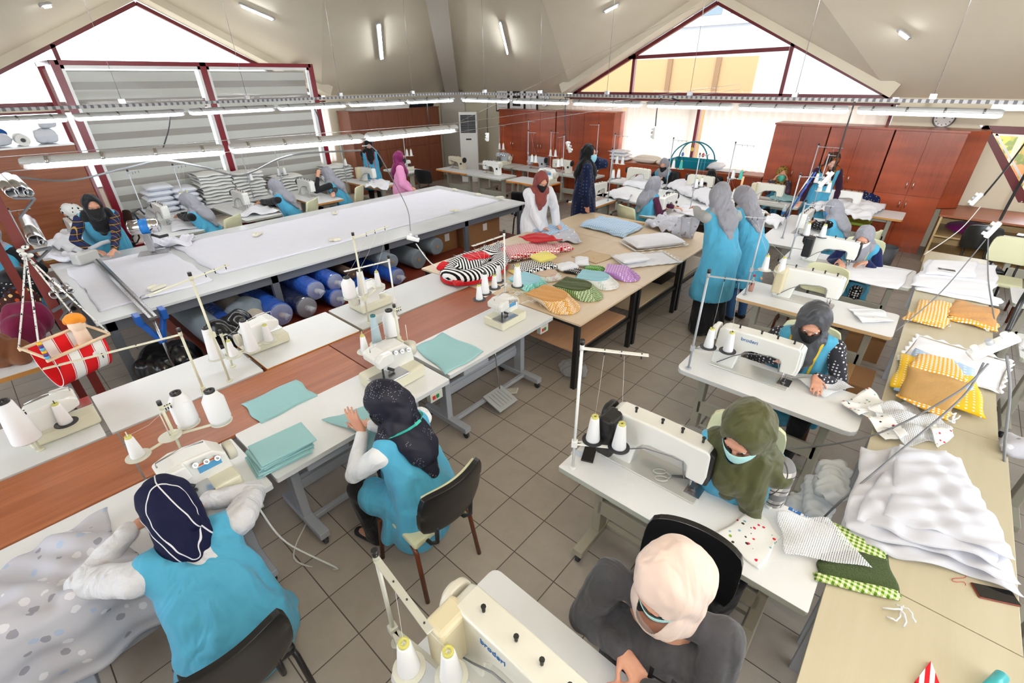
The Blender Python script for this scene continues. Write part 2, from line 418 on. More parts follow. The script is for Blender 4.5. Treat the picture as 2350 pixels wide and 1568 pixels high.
# window frames
wn = 0
def frame(name, segs, w_=.07, d=.09, mt=MAROON, nrm=(1, 0, 0)):
    m = MB()
    for a, b in segs: m.bar(a, b, d, w_, nrm) if False else m.bar(a, b, w_, d, nrm)
    o = struct(m.build(name, mt)); return o
def P(side, u, z, off=.06):
    return {'R': V((X1+off, u, z)), 'L': V((u, Y1+off, z)), 'B': V((X0-off, u, z)), 'F': V((u, Y0-off, z))}[side]
def gable_window(side, G_, c, bars, idx):
    nrm = V((1, 0, 0)) if side in 'RB' else V((0, 1, 0))
    s = lambda u, z: P(side, u, z)
    segs = [(s(c-HW+.05, EAVE), s(c, APEX-.05)), (s(c+HW-.05, EAVE), s(c, APEX-.05)), (s(c-HW, EAVE), s(c+HW, EAVE))]
    for (u0, z0, u1, z1) in bars: segs.append((s(c+u0, z0), s(c+u1, z1)))
    segs += [(s(c-3.5, .95), s(c+3.5, .95)), (s(c-3.5, 2.36), s(c+3.5, 2.36)), (s(c-3.5, .95), s(c-3.5, 2.36)), (s(c+3.5, .95), s(c+3.5, 2.36)), (s(c, .95), s(c, 2.36))]
    f = frame('window_%d' % idx, segs, nrm=nrm)
    g_ = MB(); q = lambda u, z: P(side, u, z, .065)
    g_.add([q(c-HW+.08, EAVE), q(c+HW-.08, EAVE), q(c, APEX-.06), q(c-3.5, .95), q(c+3.5, .95), q(c+3.5, 2.36), q(c-3.5, 2.36)], [(0, 1, 2), (3, 4, 5, 6)])
    o = g_.build('pane', GLASS, f); return f
hz_ = APEX-EAVE
gable_window('R', Rg, GY, [(-1.55, EAVE+hz_*.46+.02, 1.9, EAVE+hz_*.44), (-1.6, EAVE, -1.6, EAVE+hz_*.53), (1.75, EAVE, 1.75, EAVE+hz_*.48)], 1)
gable_window('L', Lg, GX, [(-1.5, EAVE, -1.5, EAVE+hz_*.55)], 2)
gable_window('B', Bg, GY, [], 3); gable_window('F', Fg, GX, [], 4)
# slanted small window in the right wall
f = frame('window_5', [(P('R', -4.85, 2.03), P('R', -2.0, 2.03)), (P('R', -2.0, 2.05), P('R', -2.9, .98)), (P('R', -2.9, .98), P('R', -4.85, .98)), (P('R', -4.85, .98), P('R', -4.85, 2.03))], .13, .09, MAROON, V((1, 0, 0)))
m = MB(); 
for a, b in ((P('R', -4.7, 1.95, .03), P('R', -2.2, 1.95, .03)), (P('R', -2.2, 1.96, .03), P('R', -2.98, 1.06, .03))): m.bar(a, b, .03, .05, (1, 0, 0))
m.build('inner_frame', ALU, f); m = MB(); m.add([P('R', -4.8, 1.0, .07), P('R', -2.95, 1.0, .07), P('R', -2.1, 1.98, .07), P('R', -4.8, 1.98, .07)], [(0, 1, 2, 3)]); m.build('pane', GLASS, f)

# curtains: thin white cloth in front of the window bands
CURT = mat('thin_white_curtain', srgb(236, 222, 208), .8); g = NG(CURT)
g.b.inputs['Transmission Weight'].default_value = 0
ts = g.n('BsdfTranslucent', I_Color=(.93, .86, .79, 1)); mx = g.n('MixShader', i0=.42); out = [n for n in g.t.nodes if n.type == 'OUTPUT_MATERIAL'][0]
g.t.links.new(g.b.outputs[0], mx.inputs[1]); g.t.links.new(ts.outputs[0], mx.inputs[2]); g.t.links.new(mx.outputs[0], out.inputs[0])
def curtain(side, u0, u1, z0, z1, label, off=-.12):
    m = MB(); n = int((u1-u0)*46)
    m.grid(lambda a, b: P(side, u0+(u1-u0)*a, z0+(z1-z0)*b, off+.018*math.sin(a*(u1-u0)*38+.7*math.sin(a*21))*(1.1-.5*b)), n, 3)
    o = m.build('curtain', CURT); return tag(o, label, 'curtain', 'thin white curtains on the window band')
curtain('R', -.70, 2.60, .93, 2.33, 'thin white curtain right of the maroon mullion, above the red-brown cabinets')
curtain('R', 2.78, 4.55, .93, 2.33, 'thin white curtain left of the maroon mullion behind the cushions')
curtain('R', 4.62, 6.35, 1.6, 2.33, 'short piece of white curtain above the left group of cabinets')
curtain('L', 3.9, 5.1, .9, 2.33, 'thin white curtain between the glass partition and the brown cabinets')
# curtain rail
m = MB(); m.bar(P('R', -.8, 2.37, -.12), P('R', 6.4, 2.37, -.12), .03, .02); m.bar(P('R', -.8, 2.42, -.03), P('R', 6.4, 2.42, -.03), .05, .04); tag(m.build('curtain_rail', mat('dark_red_rail', srgb(70, 20, 24), .5)), 'dark rail above the curtained window band on the right', 'curtain rail')
# outside: ochre panel fence, facade, garden
OCH = mat('ochre_panel', srgb(150, 120, 80), .8); OCH2 = mat('ochre_post', srgb(112, 82, 50), .8)
t = thing('boundary_fence', 'ochre boarded fence with brown posts outside the gable window', 'fence', (13.6, 3, 0))
m = MB(); m.bx(-.04, .04, -.05, 6.5, 0, 3.3); m.build('board_panel', OCH, t)
for y in (1.0, 2.45): m = MB(); m.bx(-.09, -.04, y-.07, y+.07, 0, 3.3); m.build('post', OCH2, t)
t = thing('office_building', 'pale office block with a grid of windows seen through the right gable', 'building', (30, 9, 0))
FAC = mat('pale_facade', srgb(150, 152, 160), .7); FAC2 = mat('facade_window', srgb(80, 95, 105), .2)
m = MB(); m.bx(0, 6, -12, 10, 0, 18); m.build('wall', FAC, t)
for r_ in range(5):
    m = MB(); m.bx(-.3, 0, -12, 10, 5.4+r_*2.4, 5.6+r_*2.4); m.build('floor_band', ALU, t)
    for c_ in range(10):
        m = MB(); m.bx(-.05, 0, -11.2+c_*2.1, -9.6+c_*2.1, 5.9+r_*2.4, 7.5+r_*2.4); m.build('window', FAC2, t)
t = thing('garden_fence', 'row of pale metal fence bars outside the small slanted window', 'fence', (12.5, -3.5, 0))
for i in range(9): m = MB(); m.bx(0, .05, -1.8+i*.42, -1.7+i*.42, 0, 2.6); m.build('bar', mat('fence_bar', srgb(190, 150, 120), .6), t)
tag(MB().ell((14.5, -3.6, .9), (1.2, 1.8, 1.1), n=24, m=14).build('garden_bush', m_blotch('autumn_leaves', srgb(110, 105, 40), [srgb(150, 120, 40), srgb(80, 90, 40), srgb(170, 100, 50)], 9, .8)), 'yellow-green bush outside the small slanted window', 'bush')
m = MB(); m.bx(-30, 45, -25, 60, -.4, -.12); struct(m.build('ground', mat('paving_outside', srgb(170, 165, 155), .9)))

# daylight portals in the window openings
def portal(loc, rot, sx, sy):
    l = bpy.data.lights.new('daylight_portal', 'AREA'); l.shape = 'RECTANGLE'; l.size = sx; l.size_y = sy; l.cycles.is_portal = True
    o = bpy.data.objects.new('daylight_portal', l); COL.objects.link(o); o.location = loc; o.rotation_euler = rot
portal((X1+.3, GY, 2.5), (0, R(90), 0), 3.4, 7.1); portal((GX, Y1+.3, 2.5), (R(-90), 0, 0), 7.1, 3.4)
portal((X0-.3, GY, 2.5), (0, R(-90), 0), 3.4, 7.1); portal((GX, Y0-.3, 2.5), (R(90), 0, 0), 7.1, 3.4)

# ------------------------------------------------------------------ glass partition (left)
FROST = mat('zebra_blind', srgb(214, 216, 206), .6); g = NG(FROST); z = g.xyz(g.n('NewGeometry').outputs['Position'])[2]
fz = g.math('FRACT', g.math('DIVIDE', g.math('ADD', z, .06), .262)); lt = g.math('LESS_THAN', fz, .56)
g.col(g.mix(lt, srgb(128, 119, 104), srgb(205, 208, 200))); g.put(g.b.inputs['Alpha'], g.math('ADD', g.math('MULTIPLY', lt, .09), .9))
PY = 9.5; PX = (-.2, 1.95, 4.12); PH = 3.13
t = thing('glass_partition', 'tall maroon framed glass partition with a striped zebra blind, at the left', 'partition', (0, 0, 0))
m = MB()
for x in PX: m.bx(x-.055, x+.055, PY-.06, PY+.06, 0, PH)
m.bx(PX[0], PX[2], PY-.06, PY+.06, PH-.07, PH); m.bx(PX[0], PX[2], PY-.06, PY+.06, 0, .1)
m.bx(-.255, -.145, PY, Y1, PH-.07, PH); m.bx(-.255, -.145, Y1-.1, Y1-.01, 0, PH); m.bx(4.07, 4.17, PY, Y1, PH-.07, PH)
m.build('frame', mat('maroon_frame_bright', srgb(128, 14, 34), .25), t, bevel=.004)
for a, b in ((PX[0]+.055, PX[1]-.055), (PX[1]+.055, PX[2]-.055)):
    m = MB(); m.bx(a, a+.045, PY-.05, PY+.03, .1, PH-.07); m.bx(b-.045, b, PY-.05, PY+.03, .1, PH-.07); m.bx(a, b, PY-.05, PY+.03, PH-.12, PH-.07)
    f = m.build('inner_frame', ALU, t); m = MB(); m.bx(a, b, PY-.012, PY-.006, .1, PH-.07); m.build('pane', GLASS, f)
    m = MB(); m.bx(a+.06, b-.08, PY+.05, PY+.056, .3, PH-.14); m.build('blind', FROST, t)
m = MB(); m.bx(-.205, -.198, PY+.06, Y1-.1, .1, PH-.1); m.build('side_pane', GLASS, t)

# ------------------------------------------------------------------ cabinets
CABR = m_wood('red_brown_veneer', srgb(122, 48, 22), srgb(150, 66, 34), 'Z', .3, 1, 1)
CABD = m_wood('brown_veneer', srgb(112, 62, 42), srgb(132, 78, 54), 'Z', .4, 1)
CABDX = m_wood('brown_board', srgb(128, 70, 40), srgb(156, 92, 58), 'X', .4, .8)
HAND = CHROME
def cabinet(label, x, y, w_, h, d, ndoor, mt, rz=TP, split=.95, lamp=None, handles=True, grp=None):
    """front faces local -y; x from 0 to w_"""
    t = thing('cabinet', label, 'cabinet', (x, y, 0), rz, grp)
    m = MB(); m.bx(0, w_, .02, d, .0, h); m.bx(-.015, w_+.015, -.012, d+.01, h, h+.03); m.build('body', mt, t, bevel=.002)
    dw = w_/ndoor
    for i in range(ndoor):
        for z0, z1 in ((.09, split-.003), (split+.003, h-.01)):
            m = MB(); m.bx(i*dw+.003, (i+1)*dw-.003, 0, .02, z0, z1); dr = m.build('door', mt, t, bevel=.002)
            if handles:
                hx = (i+1)*dw-.045 if i % 2 == 0 else i*dw+.045
                hz = split-.16 if z1 < h-.1 else split+.17
                m = MB(); m.tube([(hx, 0, hz-.06), (hx, -.028, hz-.04), (hx, -.032, hz), (hx, -.028, hz+.04), (hx, 0, hz+.06)], .008, 8); m.build('handle', HAND, dr)
    return t
gr = 'red-brown cabinets along the right wall'
# local x runs toward -Y for rz=-90
cabinet('red-brown cabinet behind the woman adjusting her green mask, left end of the right-hand cabinets', 8.95, .98, .92, 2.0, .55, 2, CABR, -TP, .98, grp=gr)
cabinet('red-brown cabinet in the middle of the right-hand cabinets, with two pairs of chrome handles', 8.95, .04, .94, 2.0, .55, 2, CABR, -TP, .98, grp=gr)
cab_end = cabinet('red-brown cabinet at the right end of the row, next to the small slanted window', 8.95, -.92, .94, 2.0, .6, 2, CABR, -TP, .98, grp=gr)
m = MB(); m.prism([(.94, 0), (1.2, .26), (1.2, .58), (.94, .58)], .82, 2.03, 'XY'); m.build('angled_side_panel', CABR, cab_end)
cabinet('red-brown cabinet beside the tall air conditioner, four doors wide', 9.05, 8.38, 2.02, 2.03, .5, 4, CABR, -TP, 1.0, grp='red-brown cabinets by the air conditioner')
cabinet('red-brown cabinet behind the woman on the phone, standing by the white curtain', 9.05, 6.32, 1.72, 2.06, .5, 4, CABR, -TP, 1.0, grp='red-brown cabinets by the air conditioner')
cabinet('dull brown cabinet wall with rolls and folded sheets on top, left of the corner column', 5.35, 10.25, 3.05, 2.08, .55, 6, CABD, 0, 1.1, handles=False)
# wooden board wall and its top shelf, far left
t = thing('wooden_screen', 'brown wooden screen panel with a white top edge at the far left', 'screen', (0, 0, 0)); m = MB(); m.bx(-4.2, -.42, 9.25, 9.29, .05, 1.92); m.build('panel', CABDX, t)
m = MB(); m.bx(-4.2, -.42, 9.2, 9.9, 1.92, 1.945); m.build('top_shelf', ALU, t)
# low bench cabinets under the curtained window
t = thing('low_cabinet', 'long low red-brown cabinet under the curtained window, cushions on top', 'cabinet', (0, 0, 0))
m = MB(); m.bx(9.02, 9.5, 1.02, 4.55, 0, .99); m.build('body', CABR, t); m = MB(); m.bx(8.98, 9.52, 1.0, 4.57, .99, 1.02); m.build('top', m_wood('brown_top', srgb(150, 84, 56), srgb(168, 100, 70), 'Y', .35), t)
# low open shelf at the right wall
t = thing('low_shelf', 'low red-brown open shelf with a purple cloth inside, right of the tall cabinets', 'shelf', (8.55, -1.95, 0))
m = MB(); m.bx(.0, 1.0, -.03, 0, 0, .78); m.bx(0, 1., -1.33, -1.3, 0, .78); m.bx(.0, 1., -1.3, -.03, .45, .475); m.bx(0, 1., -1.3, -.03, .1, .12); m.bx(.97, 1., -1.3, 0, 0, .78); m.build('carcass', m_wood('pine_edge', srgb(200, 170, 120), srgb(215, 188, 140), 'Y'), t)
m = MB(); m.bx(-.02, 1.02, -1.35, .02, .78, .81); m.build('top', m_wood('brown_top', (1, 1, 1), (1, 1, 1)), t)
tag(MB().ell((9.0, -2.4, .56), (.3, .34, .1), n=16, m=8).build('folded_cloth', m_cloth('purple_cloth', srgb(110, 10, 90))), 'crumpled purple cloth inside the low open shelf', 'cloth')
# corner column pieces beside the air conditioner
m = MB(); m.bar((X1-.15, Y1-.15, 0), (X1-.15, Y1-.15, EAVE), .75, .5, (1, 1, 0)); struct(m.build('trim_13', BEAMM))
# air conditioner
t = thing('air_conditioner', 'tall white floor-standing air conditioner with dark louvres in the corner', 'air conditioner', (8.75, 9.35, 0), R(-50))
m = MB(); m.bx(-.27, .27, -.16, .16, 0, 1.98); m.build('body', MACHW, t, bevel=.02, seg=3)
m = MB(); m.bx(-.22, .22, -.175, -.155, 1.42, 1.9); l_ = m.build('louvre_panel', BLACK, t); m = MB()
for i in range(8): m.box((0, -.18, 1.46+i*.056), (.43, .02, .016), rx=.5)
m.bx(-.006, .006, -.19, -.17, 1.42, 1.9); m.build('louvre', mat('louvre_grey', srgb(120, 122, 126), .4), l_)
m = MB(); m.bx(-.08, .08, -.172, -.155, 1.22, 1.26); m.build('display', BLACK, t)
# pictures over the cabinets, clocks, camera
def onR(px, py, X=X1-.02): d = ray(px, py); return CAM+d*((X-CAM.x)/d.x)
def picture(label, px0, px1, zc, h, kind):
    a, b = onR(px0, 250), onR(px1, 250); w_ = a.y-b.y; t = thing('framed_picture', label, 'picture', (X1-.03, (a.y+b.y)/2, zc), 0, 'framed pictures above the cabinets')
    m = MB(); m.bx(-.02, .02, -w_/2, w_/2, -h/2, h/2); m.build('frame', mat('dark_frame', srgb(40, 22, 16), .4), t)
    m = MB(); m.bx(-.025, -.02, -w_/2+.035, w_/2-.035, -h/2+.035, h/2-.035); m.build('mount', PAPER, t)
    m = MB()
    if kind == 1: m.bx(-.029, -.024, -w_/4, w_/4, -h/4, h/3); m.build('portrait', mat('dark_portrait', srgb(30, 28, 30), .6), t); MB().ell((-.03, 0, h*.16), (.004, .045, .06)).build('portrait_face', mat('portrait_face', srgb(170, 140, 120), .7), t)
    elif kind == 0:
        for i in range(7): m.bx(-.028, -.025, -w_/2+.08, w_/2-.1, h*.28-i*.075, h*.28+.012-i*.075)
        m.build('printed_lines', mat('grey_ink', srgb(150, 150, 152), .7), t)
    else: m.tube([(-.028, -.02, -h*.3), (-.028, .02, 0), (-.028, .0, h*.2)], .006); m.ell((-.028, 0, h*.22), (.006, .05, .06)); m.build('printed_flower', mat('grey_ink', (1, 1, 1)), t)
picture('framed printed text left of the dark portrait above the cabinets', 1140, 1168, 2.27, .62, 0)
picture('dark framed portrait photograph on the wall between two paler frames', 1170, 1205, 2.3, .72, 1)
picture('framed pale drawing of a flower right of the dark portrait', 1206, 1234, 2.27, .62, 2)
def clock(label, p, r, rimm, name='wall_clock'):
    t = thing(name, label, 'clock', p, 0); cyl = lambda m, a, b, rr: m.cyl((a, 0, 0), (b, 0, 0), rr, n=32)
    m = MB(); cyl(m, 0, -.05, r); m.build('rim', rimm, t, bevel=.008); m = MB(); cyl(m, -.045, -.054, r*.84); m.build('dial', PAPER, t)
    for i in range(12): a = i*PI/6; MB().box((-.056, r*.68*math.sin(a), r*.68*math.cos(a)), (.004, r*.07, r*.15), rx=-a).build('numeral', BLACK, t)
    for L_, a in ((.42, .9), (.6, -.5)): m = MB(); m.bar((-.06, 0, 0), (-.06, r*L_*math.sin(a), r*L_*math.cos(a)), .012, .004, (1, 0, 0)); m.build('hand', BLACK, t)
clock('round wall clock with a dark rim above the right-hand cabinets', (X1, -1.47, 2.17), .155, mat('clock_rim', srgb(70, 52, 50), .3))
p = onR(1250, 232); clock('round clock with a silver patterned rim above the left group of cabinets', (X1, p.y, 2.3), .17, STEEL)
p = onR(1237, 205); t = thing('security_camera', 'small black dome camera on the wall above the framed pictures', 'camera', p); MB().ell((-.05, 0, 0), (.05, .05, .05)).build('dome', BLACK, t); MB().bx(-.06, 0, -.05, .05, .03, .06).build('bracket', ALU, t)
m = MB(); a, b = onR(1054, 205), onR(1232, 203); m.tube([a, b], .012, 6); tag(m.build('cable_duct', ALU), 'thin white cable duct running under the ceiling left of the camera', 'duct')
# window ledge bits seen over the left cabinets
BLK = mat('black_fabric_roll', srgb(22, 22, 24), .8)
m = MB(); m.cyl((7.45, 10.45, 2.17), (8.3, 10.4, 2.17), .055); tag(m.build('fabric_roll', BLK), 'black fabric roll lying on top of the dull brown cabinet wall', 'roll')
for i, (x0, x1, h, lab) in enumerate(((5.5, 6.1, .05, 'thin stack of grey sheets at the left on top of the brown cabinet wall'), (6.15, 7.3, .11, 'stack of white sheets in the middle on top of the brown cabinet wall'), (6.4, 7.0, .05, 'grey folded sheet lying over the white stack on the brown cabinet wall'))):
    m = MB(); z0 = 2.11 + (.11 if i == 2 else 0)
    for k in range(3): m.box(((x0+x1)/2+k*.02, 10.45, z0+h*(k+.5)/3), (x1-x0, .4, h/3-.004), rz=.03*(k-1))
    tag(m.build('folded_sheets', [LGREY, PAPER, DGREY][i]), lab, 'sheets')

# ------------------------------------------------------------------ fluorescent lamps
LAMPB = mat('lamp_housing', srgb(186, 188, 190), .35, .1)
TUBE = mat('fluorescent_tube', (.93, .97, 1.0), .3, emit=TUBE_POWER)
CLEAR = mat('clear_diffuser', (1, 1, 1), .08, alpha=.16)
def lamp(label, a, b, grp, up=V((0, 0, 1)), tubes=2, house=True, w_=.1):
    a = V(a); b = V(b); c = (a+b)/2; d = (b-a); L = d.length; d.normalize()
    up = (up-d*up.dot(d)).normalized(); y = up.cross(d)
    t = thing('fluorescent_lamp', label, 'lamp', c, 0, grp); M_ = Matrix((d, y, up)).transposed().to_4x4(); t.matrix_world = Matrix.Translation(c) @ M_
    m = MB()
    m.loft([[V((x, w_/2*s_*math.cos(q), .012+.045*s_*math.sin(q))) for q in [PI*k/8 for k in range(9)]] for x, s_ in ((-L/2, .75), (-L/2+.03, 1), (L/2-.03, 1), (L/2, .75))])
    m.build('housing', LAMPB, t)
    m = MB()
    for q in ((-.022, .022) if tubes == 2 else (0,)): m.cyl((-L/2+.05, q, -.008), (L/2-.05, q, -.008), .0135, n=10)
    m.build('tube', TUBE, t)
    if house:
        m = MB(); m.loft([[V((x, w_/2*s_*math.cos(q), .012+.045*s_*math.sin(q))) for q in [PI+PI*k/8 for k in range(9)]] for x, s_ in ((-L/2, .7), (-L/2+.03, 1), (L/2-.03, 1), (L/2, .7))], cap=False); m.build('diffuser', CLEAR, t)
        for x in (-L*.38, -L*.13, L*.13, L*.38): m = MB(); m.loft([[V((x+e, (w_/2+.004)*math.cos(q), .01+.05*math.sin(q))) for q in [PI*k/8 for k in range(9)]] for e in (-.01, .01)], cap=False); m.build('clip', STEEL, t, solid=.002)
    return t
ZL = 2.44; TX, TY = 5.5, 6.25
g1 = 'fluorescent lamps on the left track'; g2 = 'fluorescent lamps on the right track'
ordl = ['nearest the frame edge', 'over the zebra blind', 'in front of the maroon mullion', 'over the seated women in grey scarves', 'next but one to the track corner', 'next to the track corner']
for i in range(6): x1 = TX-.12-i*1.23; lamp('fluorescent lamp on the left ceiling track, %s' % ordl[5-i], (x1-1.17, TY, ZL), (x1, TY, ZL), g1)
ordr = ['next to the track corner', 'second from the track corner', 'in front of the framed pictures', 'in front of the white curtain', 'above the cushions, left of the black drop cord', 'at the right end near the clock']
for i in range(6): y1 = TY-.12-i*1.37; lamp('fluorescent lamp on the right track, %s' % ordr[i], (TX, y1-1.28, ZL), (TX, y1, ZL), g2)
for nm, a, b in (('left', (-2.6, TY, ZL+.12), (TX+.05, TY, ZL+.12)), ('right', (TX, TY+.05, ZL+.12), (TX, -2.2, ZL+.12))):
    t = thing('lamp_track', 'perforated steel cable tray carrying the %s row of lamps' % nm, 'cable tray'); m = MB(); a = V(a); b = V(b); d = (b-a).normalized(); s_ = V((-d.y, d.x, 0)); L = (b-a).length
    m.bar(a, b, .09, .003); 
    m.cur = 1
    for q in (-.045, .045): m.bar(a+s_*q, b+s_*q, .003, .034)
    m.build('tray', [STEEL, m_stripe('slotted_steel_'+nm, [(0, srgb(186, 186, 190)), (.55, srgb(112, 112, 118))], .07, 0 if nm == 'left' else 1)], t)
    for i in range(5 if nm == 'left' else 6):
        p = a+d*(L*(i+.6)/(5.4 if nm == 'left' else 6.2)); m = MB(); m.cyl(p+V((0, 0, .02)), V((p.x, p.y, ceil_z(p.x, p.y)-.01)), .003, n=5); m.box(p+V((0, 0, .045)), (.06, .06, .05)); m.build('suspension_wire', STEEL, t)
g3 = 'big hanging lamps on the front wire'
r3 = [at(50, 380, 2.3), at(516, 347, 2.3), at(528, 345, 2.3), at(834, 320, 2.3), at(842, 318, 2.3), at(1047, 297, 2.3)]
for i, lab in enumerate(('large hanging fluorescent lamp, nearest of the three on the front wire', 'middle hanging fluorescent lamp on the front wire', 'farthest hanging fluorescent lamp on the front wire, over the cutting table')):
    a, b = r3[2*i], r3[2*i+1]; a.z = b.z = 2.3; lamp(lab, a, b, g3, w_=.115)
m = MB(); a = r3[0]-(r3[5]-r3[0]).normalized()*1.2; e = r3[5]
for dz in (.065, -.03): m.tube([a+V((0, 0, dz)), e+V((0, 0, dz)), V((9.3, 1.9, 2.62+dz))], .003, 5)
m.tube([r3[5]+V((-.05, 0, .05)), V((8.8, 2.9, 4.0))], .002, 4)
tag(m.build('support_cable', STEEL), 'pair of thin steel wires carrying the three big hanging lamps', 'wire')
# ceiling lamps
def on_tri(px, py, T_):
    n = (T_[1]-T_[0]).cross(T_[2]-T_[0]); return plane_hit(px, py, T_[0], n), n.normalized()
g4 = 'fluorescent lamps fixed to the sloping ceiling'
for (p, q, ti, lab, tb) in (((865, 45), (873, 128), 1, 'double-tube ceiling lamp left of the corner beam', 2), ((1150, 40), (1168, 117), 0, 'ceiling lamp right of the corner beam', 1),
        ((548, 0), (632, 37), 10, 'ceiling lamp above the zebra blind partition', 1), ((1420, 0), (1383, 20), 8, 'ceiling lamp left of the right gable window, half out of the frame', 1), ((2066, 57), (2093, 77), 6, 'short piece of ceiling lamp beyond the right-hand beam', 1), ((80, 2), (108, -2), 11, 'ceiling lamp at the top left corner of the frame', 1)):
    T_ = tris[ti]; a, n = on_tri(*p, T_); b, n = on_tri(*q, T_)
    if n.z > 0: n = -n
    pass
    if (a-b).length > 2.5: b = a+(b-a).normalized()*1.2
    a = a+n*.09; b = b+n*.09; lamp(lab, a, b, g4, -n, tb, house=False, w_=.12 if tb == 2 else .06)
# ================================================================== TABLES
ZT = .78
def sewing_table(label, x, y, rz, L=1.2, W=.58, top=WHITE, edge=EDGEG, legs=LEGM, group='sewing tables', pedal=True, rnd=.04, box='r', casters=True, h=ZT, thick=.035, flip=False):
    """origin = middle of the operator edge; operator sits at -y, table spans y 0..W"""
    t = thing('sewing_table', label, 'table', (x, y, 0), rz, group)
    m = MB(); poly = []
    for cx, cy, a0 in ((L/2-rnd, W-rnd, 0), (-L/2+rnd, W-rnd, 90), (-L/2+rnd, rnd, 180), (L/2-rnd, rnd, 270)):
        for k in range(4): a = R(a0+30*k); poly.append((cx+rnd*math.cos(a), cy+rnd*math.sin(a)))
    m.prism(poly, h-thick, h-.003, 'XY'); m.cur = 1; m.prism([((x_)*.9995, (y_-W/2)*.999+W/2) for x_, y_ in poly], h-.004, h, 'XY')
    m.build('tabletop', [edge, top], t)
    for sx in (-1, 1):
        X = sx*(L/2-.17)
        m = MB(); m.bx(X-.03, X+.03, W/2-.05, W/2+.05, .1, h-.04); m.bx(X-.035, X+.035, W/2-.22, W/2+.22, h-.065, h-.035); m.build('leg', legs, t, bevel=.006)
        m = MB(); m.bx(X-.035, X+.035, .02, W-.02, .07, .125); ft = m.build('foot_bar', legs, t, bevel=.006)
        if casters:
            for yy in (.05, W-.05):
                m = MB(); m.cyl((X-.012, yy, .03), (X+.012, yy, .03), .03, n=14); m.bx(X-.02, X+.02, yy-.015, yy+.015, .03, .075); m.build('caster', DARK, ft)
    m = MB(); m.bx(-L/2+.17, L/2-.17, W/2+.02, W/2+.05, .3, .42); m.bx(-L/2+.17, L/2-.17, W/2+.01, W/2+.02, .33, .39); m.build('cross_panel', legs, t, bevel=.004)
    m = MB(); m.bx(-L/2+.2, -L/2+.5, .06, .34, h-.14, h-.036); m.build('drawer', legs, t, bevel=.008)
    m = MB(); m.bx(L/2-.2, L/2-.08, .0, .05, h-.12, h-.04); b_ = m.build('switch_box', mat('pale_switch_box', srgb(200, 200, 190), .4), t, bevel=.004)
    m = MB(); m.bx(L/2-.18, L/2-.155, -.006, .001, h-.095, h-.065); m.build('red_button', mat('red_plastic', srgb(200, 40, 30), .4), b_)
    m = MB(); m.bx(L/2-.145, L/2-.12, -.006, .001, h-.095, h-.065); m.build('green_button', mat('green_plastic', srgb(30, 130, 70), .4), b_)
    if pedal:
        m = MB(); m.box((.02, .12, .1), (.26, .24, .015), rx=.3); 
        for i in range(5): m.box((-.06+i*.04, .118, .112), (.006, .17, .006), rx=.3)
        pd = m.build('foot_pedal', mat('pale_pedal', srgb(185, 188, 190), .4, .1), t, bevel=.006)
        m = MB(); m.cyl((.1, .2, .14), (.12, .3, h-.05), .006, n=8); m.build('pedal_rod', STEEL, pd)
        m = MB(); m.bx(-L/2+.17, L/2-.17, .2, .24, .085, .12); m.build('lower_bar', legs, t, bevel=.004)
    return t
TBL = 'sewing tables in the right-hand rows'
# right block, operators sit on the +x side facing the camera side
def rt(label, x1, y0, y1, W, **k): return sewing_table(label, x1, (y0+y1)/2, TP, abs(y1-y0), W, **k)
T0 = rt('white sewing table at the bottom edge of the frame, under the closest machine', -.88, -1.95, -.69, .62, top=mat('greyed_white_top', srgb(214, 216, 218), .45), group=TBL)
T1 = rt('white sewing table with the black phone and the cupcake print scraps on it', .42, -1.87, -.53, .57, group=TBL, rnd=.008, legs=mat('taupe_metal', srgb(165, 158, 140), .4, .1))
T2 = rt('white sewing table in front of the woman with the black mask and yellow tape measure', 1.86, -1.83, -.60, .52, group=TBL, rnd=.07, edge=mat('white_edge', srgb(205, 207, 208), .4))
T3 = rt('white sewing table with a light wood edge and a red bottle, no one at it', 3.66, -1.85, -.49, .6, group=TBL, edge=mat('raw_wood_edge', srgb(200, 165, 120), .6))
T4 = rt('white sewing table in front of the woman with the white mask and navy sleeves', 5.22, -1.87, -.53, .7, group=TBL)
g_ = 'sewing tables in the far right group'
T5 = sewing_table('white sewing table in front of the woman with the sequinned black sleeves', 6.2, -.80, 0, 1.9, .75, group=g_)
T6 = rt('wood edged white table behind the woman in the blue mask, lace cloth on it', 8.5, -1.5, -.2, .62, group=g_, edge=EDGEW)
T7 = rt('white sewing table in front of the woman adjusting her green mask', 8.3, -.02, 1.2, .62, group=g_)
T8 = rt('white sewing table in front of the woman all in black, water bottle on it', 8.35, 1.3, 2.45, .62, group=g_)
T9 = rt('white sewing table in front of the grey-scarfed woman with a dark mask by the cushions', 8.35, 2.6, 3.9, .62, group=g_)
T11 = sewing_table('pale green edged sewing table carrying the machine with the black motor', 6.0, 1.32, 0, 1.05, .6, group=g_)
T10 = sewing_table('wood edged sewing table beside the woman on the phone', 6.05, 2.78, 0, 1.1, .62, group=g_, edge=EDGEW)
m = MB(); m.bx(6.3, 7.7, .9, 3.3, ZT-.03, ZT); t_ = thing('work_table', 'big white work table heaped with white quilts in the middle of the far right group', 'table', (0, 0, 0)); m.build('tabletop', WHITE, t_, bevel=.004)
for x in (6.5, 7.6):
    for y in (2.0, 3.2): m = MB(); m.bx(x-.03, x+.03, y-.03, y+.03, 0, ZT-.03); m.build('leg', LEGM, t_)
